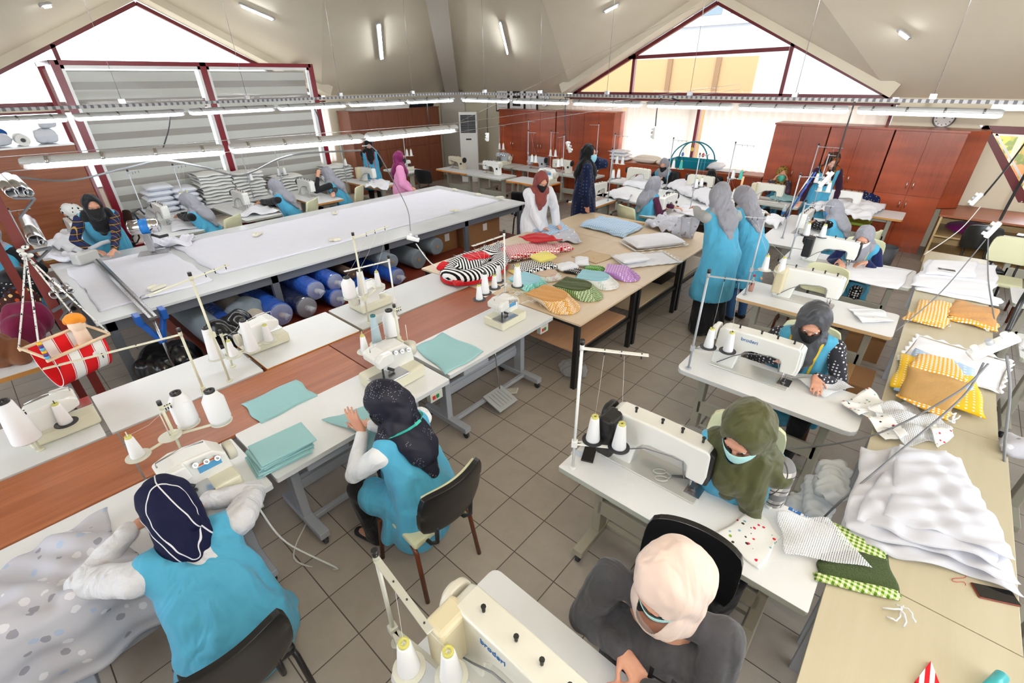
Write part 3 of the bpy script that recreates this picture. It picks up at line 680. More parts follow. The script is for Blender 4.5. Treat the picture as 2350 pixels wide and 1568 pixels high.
# serger rows
g_ = 'white overlock tables in the front row'; GL = mat('cool_grey_metal', srgb(172, 177, 186), .4, .1)
S1t = sewing_table('white overlock table at the lower left, where the woman in the checked navy scarf works', -1.96, .64, 0, 1.24, .6, top=WHITE, group=g_, rnd=.012, legs=GL, edge=mat('white_edge', (1, 1, 1)))
S2t = sewing_table('white overlock table with the stack of folded turquoise cloth, woman in glittering scarf at it', -.63, .66, 0, 1.36, .6, top=WHITE, group=g_, rnd=.012, legs=GL, edge=mat('white_edge', (1, 1, 1)))
S3t = sewing_table('white overlock table with turquoise cloth spread on it, empty foot pedals below', .77, .70, 0, 1.36, .6, top=WHITE, group=g_, rnd=.012, legs=GL, edge=mat('white_edge', (1, 1, 1)))
g_ = 'white overlock tables in the second row'
R1t = sewing_table('white overlock table at the left edge of the frame, second row', -2.5, 2.52, PI, 1.26, .62, top=WHITE, group=g_, rnd=.012, legs=GL, pedal=False, edge=mat('white_edge', (1, 1, 1)))
R1b = sewing_table('white overlock table under the long cream thread arm, second row', -1.34, 2.52, PI, 1.0, .62, top=WHITE, group=g_, rnd=.012, legs=GL, pedal=False, edge=mat('white_edge', (1, 1, 1)))
R2t = sewing_table('white overlock table with an orange wood edge, second row', -.38, 2.52, PI, .86, .62, top=WHITE, group=g_, rnd=.012, legs=GL, pedal=False, edge=EDGEO)
R3t = sewing_table('light grey overlock table reaching the cushion display, second row', .77, 2.52, PI, 1.38, .62, top=LGREY, group=g_, rnd=.012, legs=GL, pedal=False)
# the trough of brown boards between the two rows
BROWNB = m_wood('reddish_board', srgb(140, 78, 52), srgb(158, 92, 64), 'X', .4, .7)
BROWNC = m_wood('orange_board', srgb(148, 84, 54), srgb(178, 112, 76), 'X', .38, .7)
for i, (a, b, mt, lab) in enumerate(((-3.2, -1.82, BROWNC, 'orange-brown board at the lower left between the overlock rows'), (-1.81, -.28, BROWNC, 'orange-brown board in the middle between the overlock rows, turquoise cloth on it'), (-.27, 1.46, BROWNB, 'darker reddish board between the overlock rows, near the cushion display'))):
    t_ = thing('brown_board', lab, 'board', (0, 0, 0), 0, 'brown boards between the overlock rows'); m = MB(); m.bx(a, b, 1.27, 1.89, ZT-.03, ZT-.008); m.build('board', mt, t_, bevel=.002)
    for x in (a+.1, b-.1): m = MB(); m.bx(x-.03, x+.03, 1.5, 1.6, 0, ZT-.03); m.build('leg', LEGM, t_)
# dark red plinth board under the cutting table, in front of the fabric rolls
m = MB(); m.bx(-.85, 4.5, 2.66, 6.0, .0, .3); tag(m.build('storage_platform', m_wood('dark_red_board', srgb(104, 40, 26), srgb(122, 52, 34), 'X')), 'low dark red-brown platform carrying the fabric rolls under the cutting table', 'platform')

# cutting table
ZC = .86
CL = mat('cutting_top', srgb(214, 216, 217), .22)
t = thing('cutting_table', 'huge white cutting table with a grey steel frame, left of centre', 'table', (0, 0, 0))
m = MB(); m.bx(-1.55, 4.72, 3.76, 6.2, ZC-.03, ZC); m.build('tabletop', CL, t, bevel=.003)
m = MB()
m.bx(-1.5, 4.68, 3.79, 3.83, ZC-.13, ZC-.03); m.bx(-1.5, 4.68, 6.12, 6.16, ZC-.13, ZC-.03); m.bx(4.64, 4.68, 3.8, 6.15, ZC-.13, ZC-.03); m.bx(-1.5, -1.46, 3.8, 6.15, ZC-.13, ZC-.03)
m.build('frame', DGREY, t, bevel=.002)
for x in (-1.45, .12, 1.7, 3.25, 4.6):
    for y in (3.82, 6.12): m = MB(); m.bx(x-.04, x+.04, y-.03, y+.03, 0, ZC-.03); m.build('leg', DGREY, t, bevel=.002)
# spread cloth on the cutting table
LAY = m_cloth('white_layered_cloth', srgb(226, 226, 232), srgb(220, 218, 230), .7, .08, 5)
def spread(name, label, cat, x0, x1, y0, y1, z, mt, seed=1, amp=.006, th=.01, n=60):
    rr = random.Random(seed); ph = [rr.uniform(0, 6) for _ in range(8)]
    m = MB(); k = lambda a, p: (math.sin(a*9+ph[p])+.6*math.sin(a*23+ph[p+1]))
    def top(u, v):
        uu = x0+(x1-x0)*u + .012*k(v, 0)*(1 if u in (0, 1) else 0); vv = y0+(y1-y0)*v+.012*k(u, 2)*(1 if v in (0, 1) else 0)
        return (uu, vv, z+th+amp*.5*math.sin(uu*7+ph[4]+math.sin(vv*5))*math.sin(vv*6+ph[5]))
    m.grid(top, n, int(n*abs(y1-y0)/abs(x1-x0))+4); nn = len(m.v)
    o = m.build(name, mt); q = o.modifiers.new('s', 'SOLIDIFY'); q.thickness = th; q.offset = -1; return tag(o, label, cat)
spread('cloth_layers', 'long layered white cloth spread out on the cutting table', 'cloth', -.32, 4.45, 4.2, 5.85, ZC, LAY, 3, .004, .022)
spread('cloth_layers', 'end of the white cloth spread left of the metal cutting rail', 'cloth', -1.45, -.42, 4.05, 5.8, ZC, LAY, 5, .006, .02)
# cutting rail across the cutting table
t = thing('cutting_rail', 'metal rail with blue end clamps lying across the cutting table', 'rail', (0, 0, 0))
def pl(px, py, z): return at(px, py, z)
a = at(222, 598, ZC+.06); b = at(352, 730, ZC+.06)
m = MB(); m.bar(a, b, .07, .03); m.build('rail', STEEL, t, bevel=.003); m = MB(); d = (b-a).normalized(); m.bar(a+V((0, 0, .017)), b+V((0, 0, .017)), .015, .006); m.build('groove', BLACK, t)
BL = mat('blue_clamp', srgb(25, 85, 170), .35)
s_ = V((-d.y, d.x, 0))
for q in (-1, 1): m = MB(); m.box(b-d*.12+s_*q*.1+V((0, 0, -.02)), (.05, .12, .1)); m.bar(b-d*.12+s_*q*.09+V((0, 0, -.06)), b-d*.05+V((0, 0, -.28)), .03, .05); m.build('clamp', BL, t, bevel=.006)
m = MB(); m.cyl(b-d*.05+V((0, 0, -.05)), b-d*.05+V((0, 0, -.75)), .012); m.build('hanging_rod', STEEL, t)
m = MB(); c_ = at(195, 590, ZC+.1); m.box(c_, (.26, .13, .13), rz=.5); m.build('carriage', mat('pale_grey_cast', srgb(200, 200, 196), .35, .2), t, bevel=.02, seg=3)
m = MB(); m.tube([c_+V((.08, .04, .07)), c_+V((.22, .1, .1)), c_+V((.3, .12, .1))], .025, 10); m.build('handle', GREYM, t)
# pattern weights on the cloth
WT = mat('ivory_weight', srgb(222, 218, 200), .5)
for i, (px, py, lab) in enumerate(((362, 663, 'ivory weight on the cloth nearest the cutting rail'), (592, 540, 'ivory weight on the cloth in front of the seated woman in a grey scarf'), (770, 490, 'ivory weight near the far edge of the cloth, left of centre'), (1045, 437, 'leftmost of the three ivory weights at the far end of the cloth'), (1098, 448, 'middle one of the three ivory weights at the far end of the cloth'), (1148, 455, 'rightmost of the three ivory weights at the far end of the cloth'), (1045, 485, 'ivory weight near the near side of the far end of the cloth'), (770, 552, 'ivory weight behind the second-row thread stand'))):
    p = at(px, py, ZC+.03); t = thing('pattern_weight', lab, 'weight', p, R(20+i*17), 'ivory weights on the spread cloth')
    m = MB(); m.box((0, 0, .014), (.17, .07, .028)); m.build('block', WT, t, bevel=.014, seg=3); m = MB(); m.box((-.03, .03, .024), (.1, .05, .048), rz=.3); m.build('grip', WT, t, bevel=.02, seg=3)

# black-legged display tables
BEECH = m_wood('beige_board', srgb(206, 182, 150), srgb(214, 192, 162), 'X', .3, .35)
xs = [1.47, 2.7, 3.93, 5.16]
for i in range(3):
    t = thing('display_table', 'beige topped table on black legs, %s' % ['nearest, stacked with bibs and patterned cushions', 'middle one, with white pillows', 'farthest, beside the woman in the white coat'][i], 'table', (0, 0, 0), 0, 'black-legged display tables')
    a, b = xs[i], xs[i+1]-.004
    m = MB(); m.bx(a, b, .40, 2.75, ZT-.022, ZT); m.build('tabletop', BEECH, t, bevel=.002)
    m = MB(); m.bx(a+.02, b-.02, .44, .48, ZT-.06, ZT-.022); m.bx(a+.02, b-.02, 2.67, 2.71, ZT-.06, ZT-.022); m.bx(a+.02, a+.06, .48, 2.67, ZT-.06, ZT-.022); m.bx(b-.06, b-.02, .48, 2.67, ZT-.06, ZT-.022)
    m.bx(a+.02, b-.02, .45, .48, .36, .4); m.bx(a+.02, b-.02, 1.5, 1.53, .36, .4); m.build('frame', BLACK, t)
    for x in (a+.05, b-.05):
        for y in (.46, 2.69): m = MB(); m.bx(x-.025, x+.025, y-.025, y+.025, 0, ZT-.03); m.build('leg', BLACK, t)
    m = MB(); m.bx(a+.07, b-.1 if i == 0 else b-.04, .5, 1.5, .4, .418); m.build('lower_shelf', m_wood('peach_board', srgb(205, 158, 122), srgb(214, 170, 136), 'X', .4) if i == 0 else BEECH, t)
# beech boards at the right
LB = m_wood('pale_maple', srgb(190, 180, 152), srgb(200, 190, 164), 'X', .32, .3)
xb = [-2.6, .22, 1.85, 3.9, 6.25]
for i in range(4):
    t = thing('work_table', 'pale maple work table on the right, %s' % ['at the bottom right corner of the frame', 'under the heap of white tulle', 'under the mustard mesh bag', 'farthest, with folded white wadding and a phone'][i], 'table', (0, 0, 0), 0, 'pale maple work tables on the right')
    a, b = xb[i], xb[i+1]-.005; yr = [-2.62, -2.56, -2.52, -2.5][i]
    m = MB(); m.bx(a, b, yr, -1.9, ZT-.02, ZT); m.build('tabletop', LB, t, bevel=.002)
    for x in (a+.08, b-.08):
        for y in (yr+.05, -1.96): m = MB(); m.bx(x-.025, x+.025, y-.025, y+.025, 0, ZT-.02); m.build('leg', GREYM, t)
    m = MB(); m.bx(a+.05, b-.05, -1.97, -1.945, ZT-.1, ZT-.02); m.build('apron', m_wood('pale_maple_dark', srgb(190, 175, 142), srgb(200, 186, 156), 'X'), t)
# tables beyond, at the right edge
g_ = 'grey-white sewing tables at the right edge of the frame'
for i, (x, lab) in enumerate(((7.25, 'farthest grey-white sewing table at the right edge, below the small slanted window'), (4.75, 'grey-white sewing table at the right edge, beside the folded wadding'), (3.35, 'grey-white sewing table at the right edge with a thread cone, beside the mustard gingham'), (2.0, 'grey-white sewing table at the right edge beside the mesh bag'), (.75, 'grey-white sewing table at the right edge with the star-printed cloth'))):
    sewing_table(lab, x+.55, -3.28, TP, 1.2, .58, group=g_, top=LGREY, pedal=False)
# left-hand sewing tables along the partition
g_ = 'sewing tables along the glass partition'
def lt(label, x, y, L, W, rz, **k): return sewing_table(label, x, y, rz, L, W, group=g_, pedal=False, **k)
# operators on the +x side facing -x, tables long axis along y
L1 = lt('wood edged sewing table at the far left behind the cutter', -.66, 7.35, 1.2, .9, TP, edge=EDGEW)
L2 = lt('white sewing table of the left grey-scarfed woman, sheer cloth hanging over it', .36, 7.45, 1.5, .62, TP)
L3 = lt('white sewing table of the middle grey-scarfed woman, white cloth on it', 1.62, 7.5, 1.5, .62, TP)
L4 = lt('wood edged sewing table of the grey-scarfed woman with her hand at her mask', 2.95, 7.6, 1.3, .62, TP, edge=EDGEW)
L5 = lt('wood edged sewing table in front of the standing woman with a red tape measure', 4.55, 8.0, 1.3, .6, TP, edge=EDGEW)
# table behind, piled with white fabric
t = thing('work_table', 'long table against the glass partition, piled with white pillows and quilts', 'table', (0, 0, 0)); m = MB(); m.bx(.05, 4.4, 8.55, 9.35, .7, .73); m.build('tabletop', WHITE, t)
for x in (.15, 2.2, 4.3): m = MB(); m.bx(x-.03, x+.03, 8.6, 8.66, 0, .7); m.build('leg', LEGM, t)
# back row tables: run along Y at X~6.3..6.9, then turn along x
g_ = 'sewing tables of the back row'
B1 = sewing_table('pale sewing table with the overlock at the back left, beside the woman in pink', 6.1, 8.75, TP, .95, .65, group=g_, pedal=False)
BK = []
for i, (y, e, lab) in enumerate(((7.65, EDGEO, 'back row table with the old cream machine, orange edge'), (6.5, EDGEG, 'back row table with the white machine and its small lamp'), (5.2, EDGEO, 'back row table behind the woman in the white coat, orange edge'))):
    BK.append(sewing_table(lab, 7.0, y, TP, 1.14, .62, group=g_, edge=e, pedal=False, top=LGREY))
g_ = 'sewing tables of the last row'
for i, (y, lab) in enumerate(((7.4, 'last row table in front of the air conditioner'), (6.15, 'last row table with grey thread stands'), (4.9, 'last row table with the overlocks behind the woman on the phone'))):
    sewing_table(lab, 8.35, y, TP, 1.2, .62, group=g_, pedal=False, top=LGREY)
# table at the far left with bags
t = thing('work_table', 'white table at the left edge under the pile of bags', 'table', (0, 0, 0)); m = MB(); m.bx(-3.6, -1.86, 3.37, 4.3, ZT-.03, ZT); m.build('tabletop', [WHITE], t); m = MB(); m.bx(-3.6, -1.855, 3.36, 3.37, ZT-.035, ZT); m.build('edge_strip', EDGEW, t)
for x in (-3.4, -1.95): m = MB(); m.bx(x-.03, x+.03, 3.5, 3.56, 0, ZT-.03); m.build('leg', GL, t)

# ================================================================== MACHINES
def text_on(txt, size, par, loc, rot, m=BLUE, name='lettering'): return text_mesh(txt, size, name, m, par, loc, rot)
def lockstitch(label, x, y, rz, body=MACHW, motor=BLACK, brand=None, z=ZT, group='industrial sewing machines', face=None, wheel=BLACK, scale=1, box=True, ctrl=False):
    """needle end at local -x; operator at -y"""
    t = thing('sewing_machine', label, 'sewing machine', (x, y, z), rz, group, scale=scale)
    m = MB(); m.bx(-.27, .24, -.09, .09, 0, .008); m.build('bed_plate', mat('polished_bed', srgb(214, 214, 208), .18, .3), t, bevel=.003)
    m = MB()
    prof = [(-.275, .1), (-.285, .16), (-.28, .285), (-.26, .3), (.0, .305), (.2, .3), (.235, .28), (.245, .03), (.24, .0), (.09, .0), (.085, .03), (.07, .13), (.04, .165), (-.0, .18), (-.17, .185), (-.185, .17), (-.19, .1)]
    m.prism(prof, -.055, .055); m.build('body', body, t, bevel=.014, seg=3)
    m = MB(); m.prism([(-.29, .1), (-.3, .15), (-.295, .28), (-.27, .3), (-.262, .1)], -.05, .05); m.build('face_plate', face or body, t, bevel=.008)
    m = MB(); m.cyl((-.235, 0, .1), (-.235, 0, .03), .006, n=8); m.cyl((-.235, .0, .04), (-.235, .0, .012), .0025, n=6); m.box((-.235, -.01, .012), (.02, .05, .006)); m.cyl((-.215, .02, .1), (-.215, .02, .02), .006, n=8); m.build('needle_bar', STEEL, t)
    m = MB(); m.bx(-.275, -.2, -.05, .05, .0085, .0105); m.build('needle_plate', STEEL, t)
    m = MB(); m.cyl((.245, 0, .235), (.275, 0, .235), .066, n=24); m.cyl((.275, 0, .235), (.29, 0, .235), .045, n=20); m.build('handwheel', wheel, t, bevel=.006)
    if motor:
        m = MB(); m.bx(.16, .25, .02, .15, .06, .3); m.build('motor_box', motor, t, bevel=.02, seg=3)
    # thread path fittings
    
    for A_ in ((-.16, -.085, .2, .017), (-.235, -.08, .2, .01), (-.2, -.07, .25, .008)): m = MB(); m.cyl((A_[0], -.05, A_[2]), A_[:3], A_[3], n=12); m.build('tension_dial', CHROME, t)
    for q in (-.22, -.12, -.02, .12): m = MB(); m.cyl((q, 0, .298), (q, 0, .325), .006, n=8); m.cyl((q, 0, .325), (q, 0, .33), .009, n=8); m.build('thread_guide', BLACK, t)
    m = MB()
    for q, r_ in ((-.1, .25), (.02, .25), (.14, .25), (.2, .12), (.12, .06)): m.cyl((q, -.056, r_), (q, -.0575, r_), .0045, n=8)
    m.cyl((.185, -.055, .15), (.185, -.075, .15), .024, n=18); m.build('screws', BLACK, t)
    m = MB(); m.tube([(.2, .06, .02), (.1, .075, .12), (.02, .07, .17), (-.12, .07, .2), (-.17, .06, .19), (-.19, .058, .1)], .0035, 6); m.build('cable', mat('grey_cable', srgb(120, 122, 126), .5), t)
    if ctrl: m = MB(); m.bx(.17, .25, -.1, -.056, .12, .2); m.build('control_panel', BLACK, t, bevel=.006)
    if brand:
        text_on(brand, .036, t, (.03, .0565, .255), (R(90), 0, PI)); text_on(brand, .036, t, (.03, -.0565, .255), (R(90), 0, 0))
    return t
def serger(label, x, y, rz, z=ZT, body=MACHW, plate=STEEL, group='overlock machines', tag_c=True, scale=1):
    t = thing('overlock_machine', label, 'overlock machine', (x, y, z), rz, group, scale=scale)
    m = MB(); m.bx(-.18, .15, -.13, .11, .0, .085); m.build('base', mat('ivory_cast', srgb(222, 218, 196), .35), t, bevel=.018, seg=3)
    m = MB(); m.bx(-.183, .03, -.133, -.0, .08, .09); m.build('cloth_plate', plate, t, bevel=.004)
    m = MB(); m.prism([(-.06, .06), (-.05, .13), (-.13, .16), (-.135, .21), (-.06, .235), (.09, .22), (.14, .17), (.15, .06)], -.03, .1); m.build('body', body, t, bevel=.012, seg=3)
    m = MB(); m.prism([(-.13, .15), (-.135, .2), (-.1, .235), (-.03, .235), (-.02, .16)], -.075, -.03); m.build('arm', body, t, bevel=.01, seg=3)
    m = MB(); m.cyl((-.1, -.05, .16), (-.1, -.05, .08), .006, n=8); m.box((-.1, -.06, .082), (.03, .07, .008)); m.cyl((-.06, -.04, .12), (-.03, -.06, .1), .01, n=8); m.build('needle_bar', DARK, t)
    for i in range(4): m = MB(); m.cyl((-.04+i*.045, -.03, .205-.01*i), (-.04+i*.045, -.055, .215-.01*i), .012, n=12); m.cyl((-.04+i*.045, -.055, .215-.01*i), (-.04+i*.045, -.062, .217-.01*i), .007, n=10); m.build('tension_dial', CHROME, t)
    m = MB(); m.tube([(-.12, .02, .235), (-.12, .02, .26), (0, .03, .268), (.08, .03, .25)], .004, 6); m.build('thread_guide', STEEL, t)
    m = MB(); m.cyl((.15, .04, .13), (.19, .04, .13), .05, n=22); m.build('handwheel', mat('pale_wheel', srgb(215, 213, 200), .35), t, bevel=.008)
    if tag_c:
        m = MB(); m.box((.06, -.0315, .15), (.1, .002, .035)); m.build('blue_label', mat('sky_blue_label', srgb(90, 165, 215), .4), t)
        m = MB(); m.box((.06, -.0315, .178), (.1, .002, .008)); m.build('orange_stripe', mat('orange_label', srgb(230, 110, 60), .4), t)
    return t
def cone(label, p, r=.033, h=.14, mt=THREAD, core=CORE, thread_to=None, group='thread cones on the stands', style=0, tilt=0, hp=None):
    t = thing('thread_cone', label, 'thread cone', p, 0, group)
    m = MB()
    if style == 0: m.lathe([(r*.2, 0), (r, 0), (r*1.03, .008), (r*.62, h-.006), (r*.55, h), (r*.2, h)], n=20)
    else: m.lathe([(r*.3, 0), (r*.85, 0), (r, .03), (r*.98, h*.66), (r*.55, h*.86), (r*.5, h*.88), (r*.2, h*.88)], n=22)
    m.build('wound_thread', mt, t)
    m = MB(); hh = h if style == 0 else h*.88; q = .5 if style == 0 else .48
    m.lathe([(r*q, hh-.004), (r*q, hh+.014), (r*q*.5, hh+.014), (r*q*.5, hh-.004)], n=14); m.build('core_tube', core, t)
    if thread_to is not None:
        a = V((0, 0, hh+.014)); b = V(thread_to)-V(p); mid = (a+b)*.5+V((0, 0, -.02))
        m = MB(); m.tube([a, mid, b], .0007, 4); m.build('thread_strand', THREAD, t)
    return t
def stand(label, x, y, rz, z=ZT, H=.82, hd=.3, discs=((-.1, .0), (.1, .02)), arm=.3, col=GREYM, dcol=None, cones=None, clab=None, group='thread stands', r=.036, ch=.145, armdir=1, cbase='', double=False):
    """pole at origin; discs at height hd; arm along +x at the top"""
    t = thing('thread_stand', label, 'thread stand', (x, y, z), rz, group)
    m = MB(); m.cyl((0, 0, 0), (0, 0, H), .0085, n=10); m.cyl((0, 0, 0), (0, 0, .012), .022, n=14); m.cyl((0, 0, H-.02), (0, 0, H+.035), .012, n=10); m.build('pole', col, t)
    m = MB(); m.cyl((0, 0, H+.012), (0, 0, H+.04), .0125, n=10); m.build('cap', BLACK, t)
    m = MB(); 
    a0 = -arm if double else 0
    m.bar((a0*armdir, 0, H-.01), (arm*armdir, 0, H-.01+(0 if not double else 0)), .026, .006); 
    ar = m.build('top_arm', col, t, bevel=.002)
    for q in (.35, .6, .9): m = MB(); m.cyl((arm*armdir*q, 0, H-.036), (arm*armdir*q, 0, H-.003), .0035, n=8); m.build('eyelet', DARK, ar)
    m = MB(); m.box((0, 0, hd-.01), (.034, .034, .04))
    for dx, dy in discs: m.bar((0, 0, hd-.012), (dx, dy, hd-.012), .022, .006)
    m.build('carrier', col, t, bevel=.002)
    for i, (dx, dy) in enumerate(discs):
        m = MB(); m.cyl((dx, dy, hd-.008), (dx, dy, hd-.003), .062, n=28); m.cyl((dx, dy, hd), (dx, dy, hd+.17), .003, n=6); d_ = m.build('disc', dcol or DISC, t)
    c, s_ = math.cos(rz), math.sin(rz)
    for i, (dx, dy) in enumerate(discs):
        if cones is not None and (i >= len(cones) or cones[i] is None): continue
        st = (cones[i] if cones else {}) or {}
        P_ = V((x+dx*c-dy*s_, y+dx*s_+dy*c, z+hd-.003)); q = arm*armdir*(.35+.3*i); T_ = V((x+q*c, y+q*s_, z+H-.03))
        kw = dict(r=r, h=ch); kw.update(st)
        lab = kw.pop('lab', None) or '%s thread cone %s' % ({THREAD: 'white', TEALT: 'turquoise'}.get(kw.get('mt', THREAD), 'dark'), (clab[i] if clab else cbase))
        cone(lab, P_, thread_to=T_, **kw)
    return t
# ---------------------------------------------------------------- machines of the right-hand rows
def M_on(label, px, py, rz=TP, **k): p = at(px, py, ZT+.005); return lockstitch(label, p.x, p.y, rz, z=ZT+.001, **k)
BDISC = mat('black_disc', srgb(35, 35, 38), .35)
lockstitch('cream sewing machine at the bottom of the frame, closest to the camera', -1.2, -1.08, TP, body=mat('warm_enamel', srgb(222, 220, 208), .25, coat=.3), motor=BEIGE, brand='broderi', z=ZT+.001, wheel=mat('pale_wheel', srgb(210, 205, 190), .3), scale=1.12)
lockstitch('white sewing machine with a black face plate and black handwheel, olive-scarfed woman behind', .2, -.95, TP, motor=BLACK, face=BLACK, brand=None, z=ZT+.001, scale=1.15)
lockstitch('white sewing machine with blue lettering in front of the woman with the black mask', 1.67, -1.05, TP, motor=None, brand='broderi', z=ZT+.001, scale=1.12, wheel=MACHW)
lockstitch('white sewing machine with a beige motor box on the table with the red bottle', 3.42, -1.03, TP, motor=BEIGE, z=ZT+.001, scale=1.08, wheel=BEIGE)
lockstitch('white sewing machine with a black face plate in front of the woman with navy sleeves', 4.85, -.98, TP, motor=BLACK, face=BLACK, z=ZT+.001, scale=1.05, ctrl=True)
lockstitch('white sewing machine seen end on, beside the hands of the woman in the blue mask', 6.2, -.42, 0, motor=None, z=ZT+.001)
lockstitch('white sewing machine behind the woman in the blue mask, next to the lace edged cloth', 8.15, -.55, TP, motor=None, z=ZT+.001)
lockstitch('cream sewing machine with red lettering in front of the woman adjusting her green mask', 7.98, .62, TP, motor=BEIGE, body=MACH, z=ZT+.001)
lockstitch('cream sewing machine in front of the woman all in black', 8.02, 1.92, TP, motor=None, body=MACH, z=ZT+.001)
lockstitch('cream sewing machine with blue lettering in front of the woman by the cushions', 8.02, 3.3, TP, motor=None, body=MACH, z=ZT+.001)
lockstitch('sewing machine with a big black motor, right of the woman in glasses', 5.95, 1.62, 0, motor=BLACK, wheel=BLACK, z=ZT+.001)
lockstitch('sewing machine with a dark handwheel beside the woman on the phone', 6.0, 3.08, PI, motor=None, body=MACH, z=ZT+.001)
# left side
lockstitch('sewing machine behind the cutter at the far left', -1.05, 7.6, TP, motor=None, z=ZT+.001)
lockstitch('sewing machine of the left grey-scarfed woman, half hidden by the strip cutter', .1, 7.75, TP, motor=None, z=ZT+.001)
lockstitch('sewing machine of the middle grey-scarfed woman', 1.35, 7.75, TP, motor=None, z=ZT+.001)
lockstitch('sewing machine of the grey-scarfed woman with her hand at her mask', 2.66, 7.85, TP, motor=None, z=ZT+.001)
lockstitch('sewing machine in front of the standing woman with the red tape measure', 4.3, 8.15, TP, motor=BEIGE, z=ZT+.001)
# back rows
serger('overlock machine at the back left behind the woman in pink', 5.85, 8.75, TP, z=ZT+.001)
lockstitch('old cream machine with a round black dial, back row', 6.75, 7.75, -TP, body=mat('aged_cream', srgb(190, 178, 155), .35), motor=None, z=ZT+.001)
lockstitch('white machine with a small white lamp, middle of the back row', 6.75, 6.5, -TP, motor=None, wheel=mat('pale_wheel', (1, 1, 1)), z=ZT+.001)
serger('overlock machine behind the head of the woman in the white coat', 6.75, 4.85, -TP, z=ZT+.001, scale=1.3)
serger('cream overlock in the last row behind the woman on the phone', 8.0, 4.6, -TP, z=ZT+.001, scale=1.3)
serger('grey overlock at the left of the last row', 8.0, 7.3, -TP, z=ZT+.001, body=GREYM, tag_c=False, scale=1.3)
lockstitch('dark grey machine in the middle of the last row', 8.0, 6.1, -TP, motor=DGREY, body=GREYM, z=ZT+.001)
lockstitch('cream machine of the last row, just left of the woman on the phone', 8.0, 5.3, -TP, motor=None, body=MACH, z=ZT+.001)
# overlocks of the front rows
serger('overlock machine at the left edge of the frame, its steel plate to the right', -2.05, 2.2, PI, z=ZT+.001, scale=1.1)
serger('overlock machine in front of the woman in the white-gridded navy scarf', -1.62, .88, 0, z=ZT+.001, scale=1.15)
serger('overlock machine behind the two big cones, second row on the orange edged table', -.66, 2.32, PI, z=ZT+.001, tag_c=False, scale=1.1)
serger('overlock machine hidden behind the white thread stand, second row', .42, 2.28, PI, z=ZT+.001, tag_c=False, scale=1.1)
serger('overlock machine in front of the woman in the glittering navy scarf', -.22, 1.0, 0, z=ZT+.001, scale=1.25, tag_c=False)
serger('overlock machine with a blue label at the right end of the front row', 1.08, 1.0, 0, z=ZT+.001, scale=1.05)

# ---------------------------------------------------------------- thread stands
g1 = 'thread stands of the right-hand rows'
def near(a): return ['%s, %s' % (s, a) for s in ('left cone', 'right cone')]
stand('thread stand at the bottom of the frame with an angled beige arm', -1.4, -.62, R(-96), H=.56, hd=.12, discs=((.17, -.03), (.3, .07)), arm=.34, r=.042, ch=.16, col=mat('beige_metal', srgb(190, 190, 178), .4, .1), group=g1, clab=['on the pale disc at the bottom of the frame', 'with a yellow core cut by the bottom edge of the frame'])
stand('white thread stand at the corner of the table with the black phone', -.1, -.6, R(-62), H=.84, hd=.2, discs=((.1, .05), (.25, .02)), arm=.33, col=MACHW, dcol=BDISC, r=.04, ch=.16, group=g1, clab=['left of two on black discs above the black phone', 'right of two on black discs above the black phone'])
stand('grey thread stand at the corner of the broderi machine table', 1.4, -.68, R(-72), H=.8, hd=.2, discs=((.11, .06), (.25, .05)), arm=.32, dcol=BDISC, r=.036, ch=.15, group=g1, clab=['left of two on black discs on the broderi machine table', 'right of two on black discs, just above the blue lettering'])
stand('grey thread stand beside the red bottle', 3.18, -.55, R(-72), H=.83, hd=.3, discs=((.12, .03), (.27, .03)), arm=-.18, dcol=DISC, r=.034, ch=.14, group=g1, clab=['left of two above the red bottle', 'right of two above the red bottle'])
stand('grey thread stand in front of the woman with navy sleeves', 4.72, -.6, R(-75), H=.7, hd=.32, discs=((.11, .02), (.28, .02)), arm=.3, dcol=BDISC, r=.036, ch=.14, group=g1, clab=['left of two in front of the woman with navy sleeves', 'right of two in front of the woman with navy sleeves'])
stand('tall grey thread stand left of the table of the woman in the blue mask', 5.6, -.3, R(-60), H=.86, hd=.3, discs=(), arm=.3, group=g1)
stand('thread stand with two cones in front of the patterned-scarf standing woman', 7.9, -.02, R(-90), H=1.0, hd=.42, discs=((.12, 0), (.3, 0)), arm=.36, dcol=BDISC, group=g1, clab=['left of two in front of the standing patterned-scarf woman', 'right of two in front of the standing patterned-scarf woman'])
stand('steel thread stand with two cones beside the green masked woman', 7.3, -.3, R(-90), H=.95, hd=.4, discs=((.02, 0), (.14, 0)), arm=.1, group=g1, clab=['left of two below the green masked woman', 'right of two below the green masked woman'])
g1 = 'thread stands of the far right group'
stand('thread stand at the left end of the black-clad woman s machine', 7.8, 2.5, R(-90), H=.95, hd=.42, discs=((.08, 0), (.24, 0)), arm=.3, group=g1, cones=[{}, {'mt': TEALT}], clab=['beside a turquoise one near the woman all in black', 'in front of the woman all in black'])
stand('thread stand left of the cream machine with red lettering', 7.8, 1.3, R(-90), H=.95, hd=.36, discs=((.08, 0), (.22, 0)), arm=.36, group=g1, cones=[{}, {'mt': TEALT}], clab=['beside a turquoise one near the green masked woman', 'left of the green masked woman'])
stand('thread stand left of the machine by the cushions', 7.85, 3.85, R(-90), H=.95, hd=.38, discs=((.1, 0), (.24, 0)), arm=.32, group=g1, clab=['left of two below the pile of white cushions', 'right of two below the pile of white cushions'])
stand('thread stand in front of the woman in glasses', 6.35, 1.38, R(-10), H=.9, hd=.36, discs=((.14, 0.05), (.3, .05)), arm=.3, dcol=BDISC, group=g1, clab=['left of two in front of the woman in glasses', 'right of two in front of the woman in glasses'])
stand('thread stand on the table beside the woman on the phone', 6.05, 2.85, R(-20), H=.9, hd=.4, discs=((.1, .04), (.23, .04)), arm=-.1, dcol=BDISC, group=g1, clab=['left of two right beside the woman on the phone', 'right of two right beside the woman on the phone'])
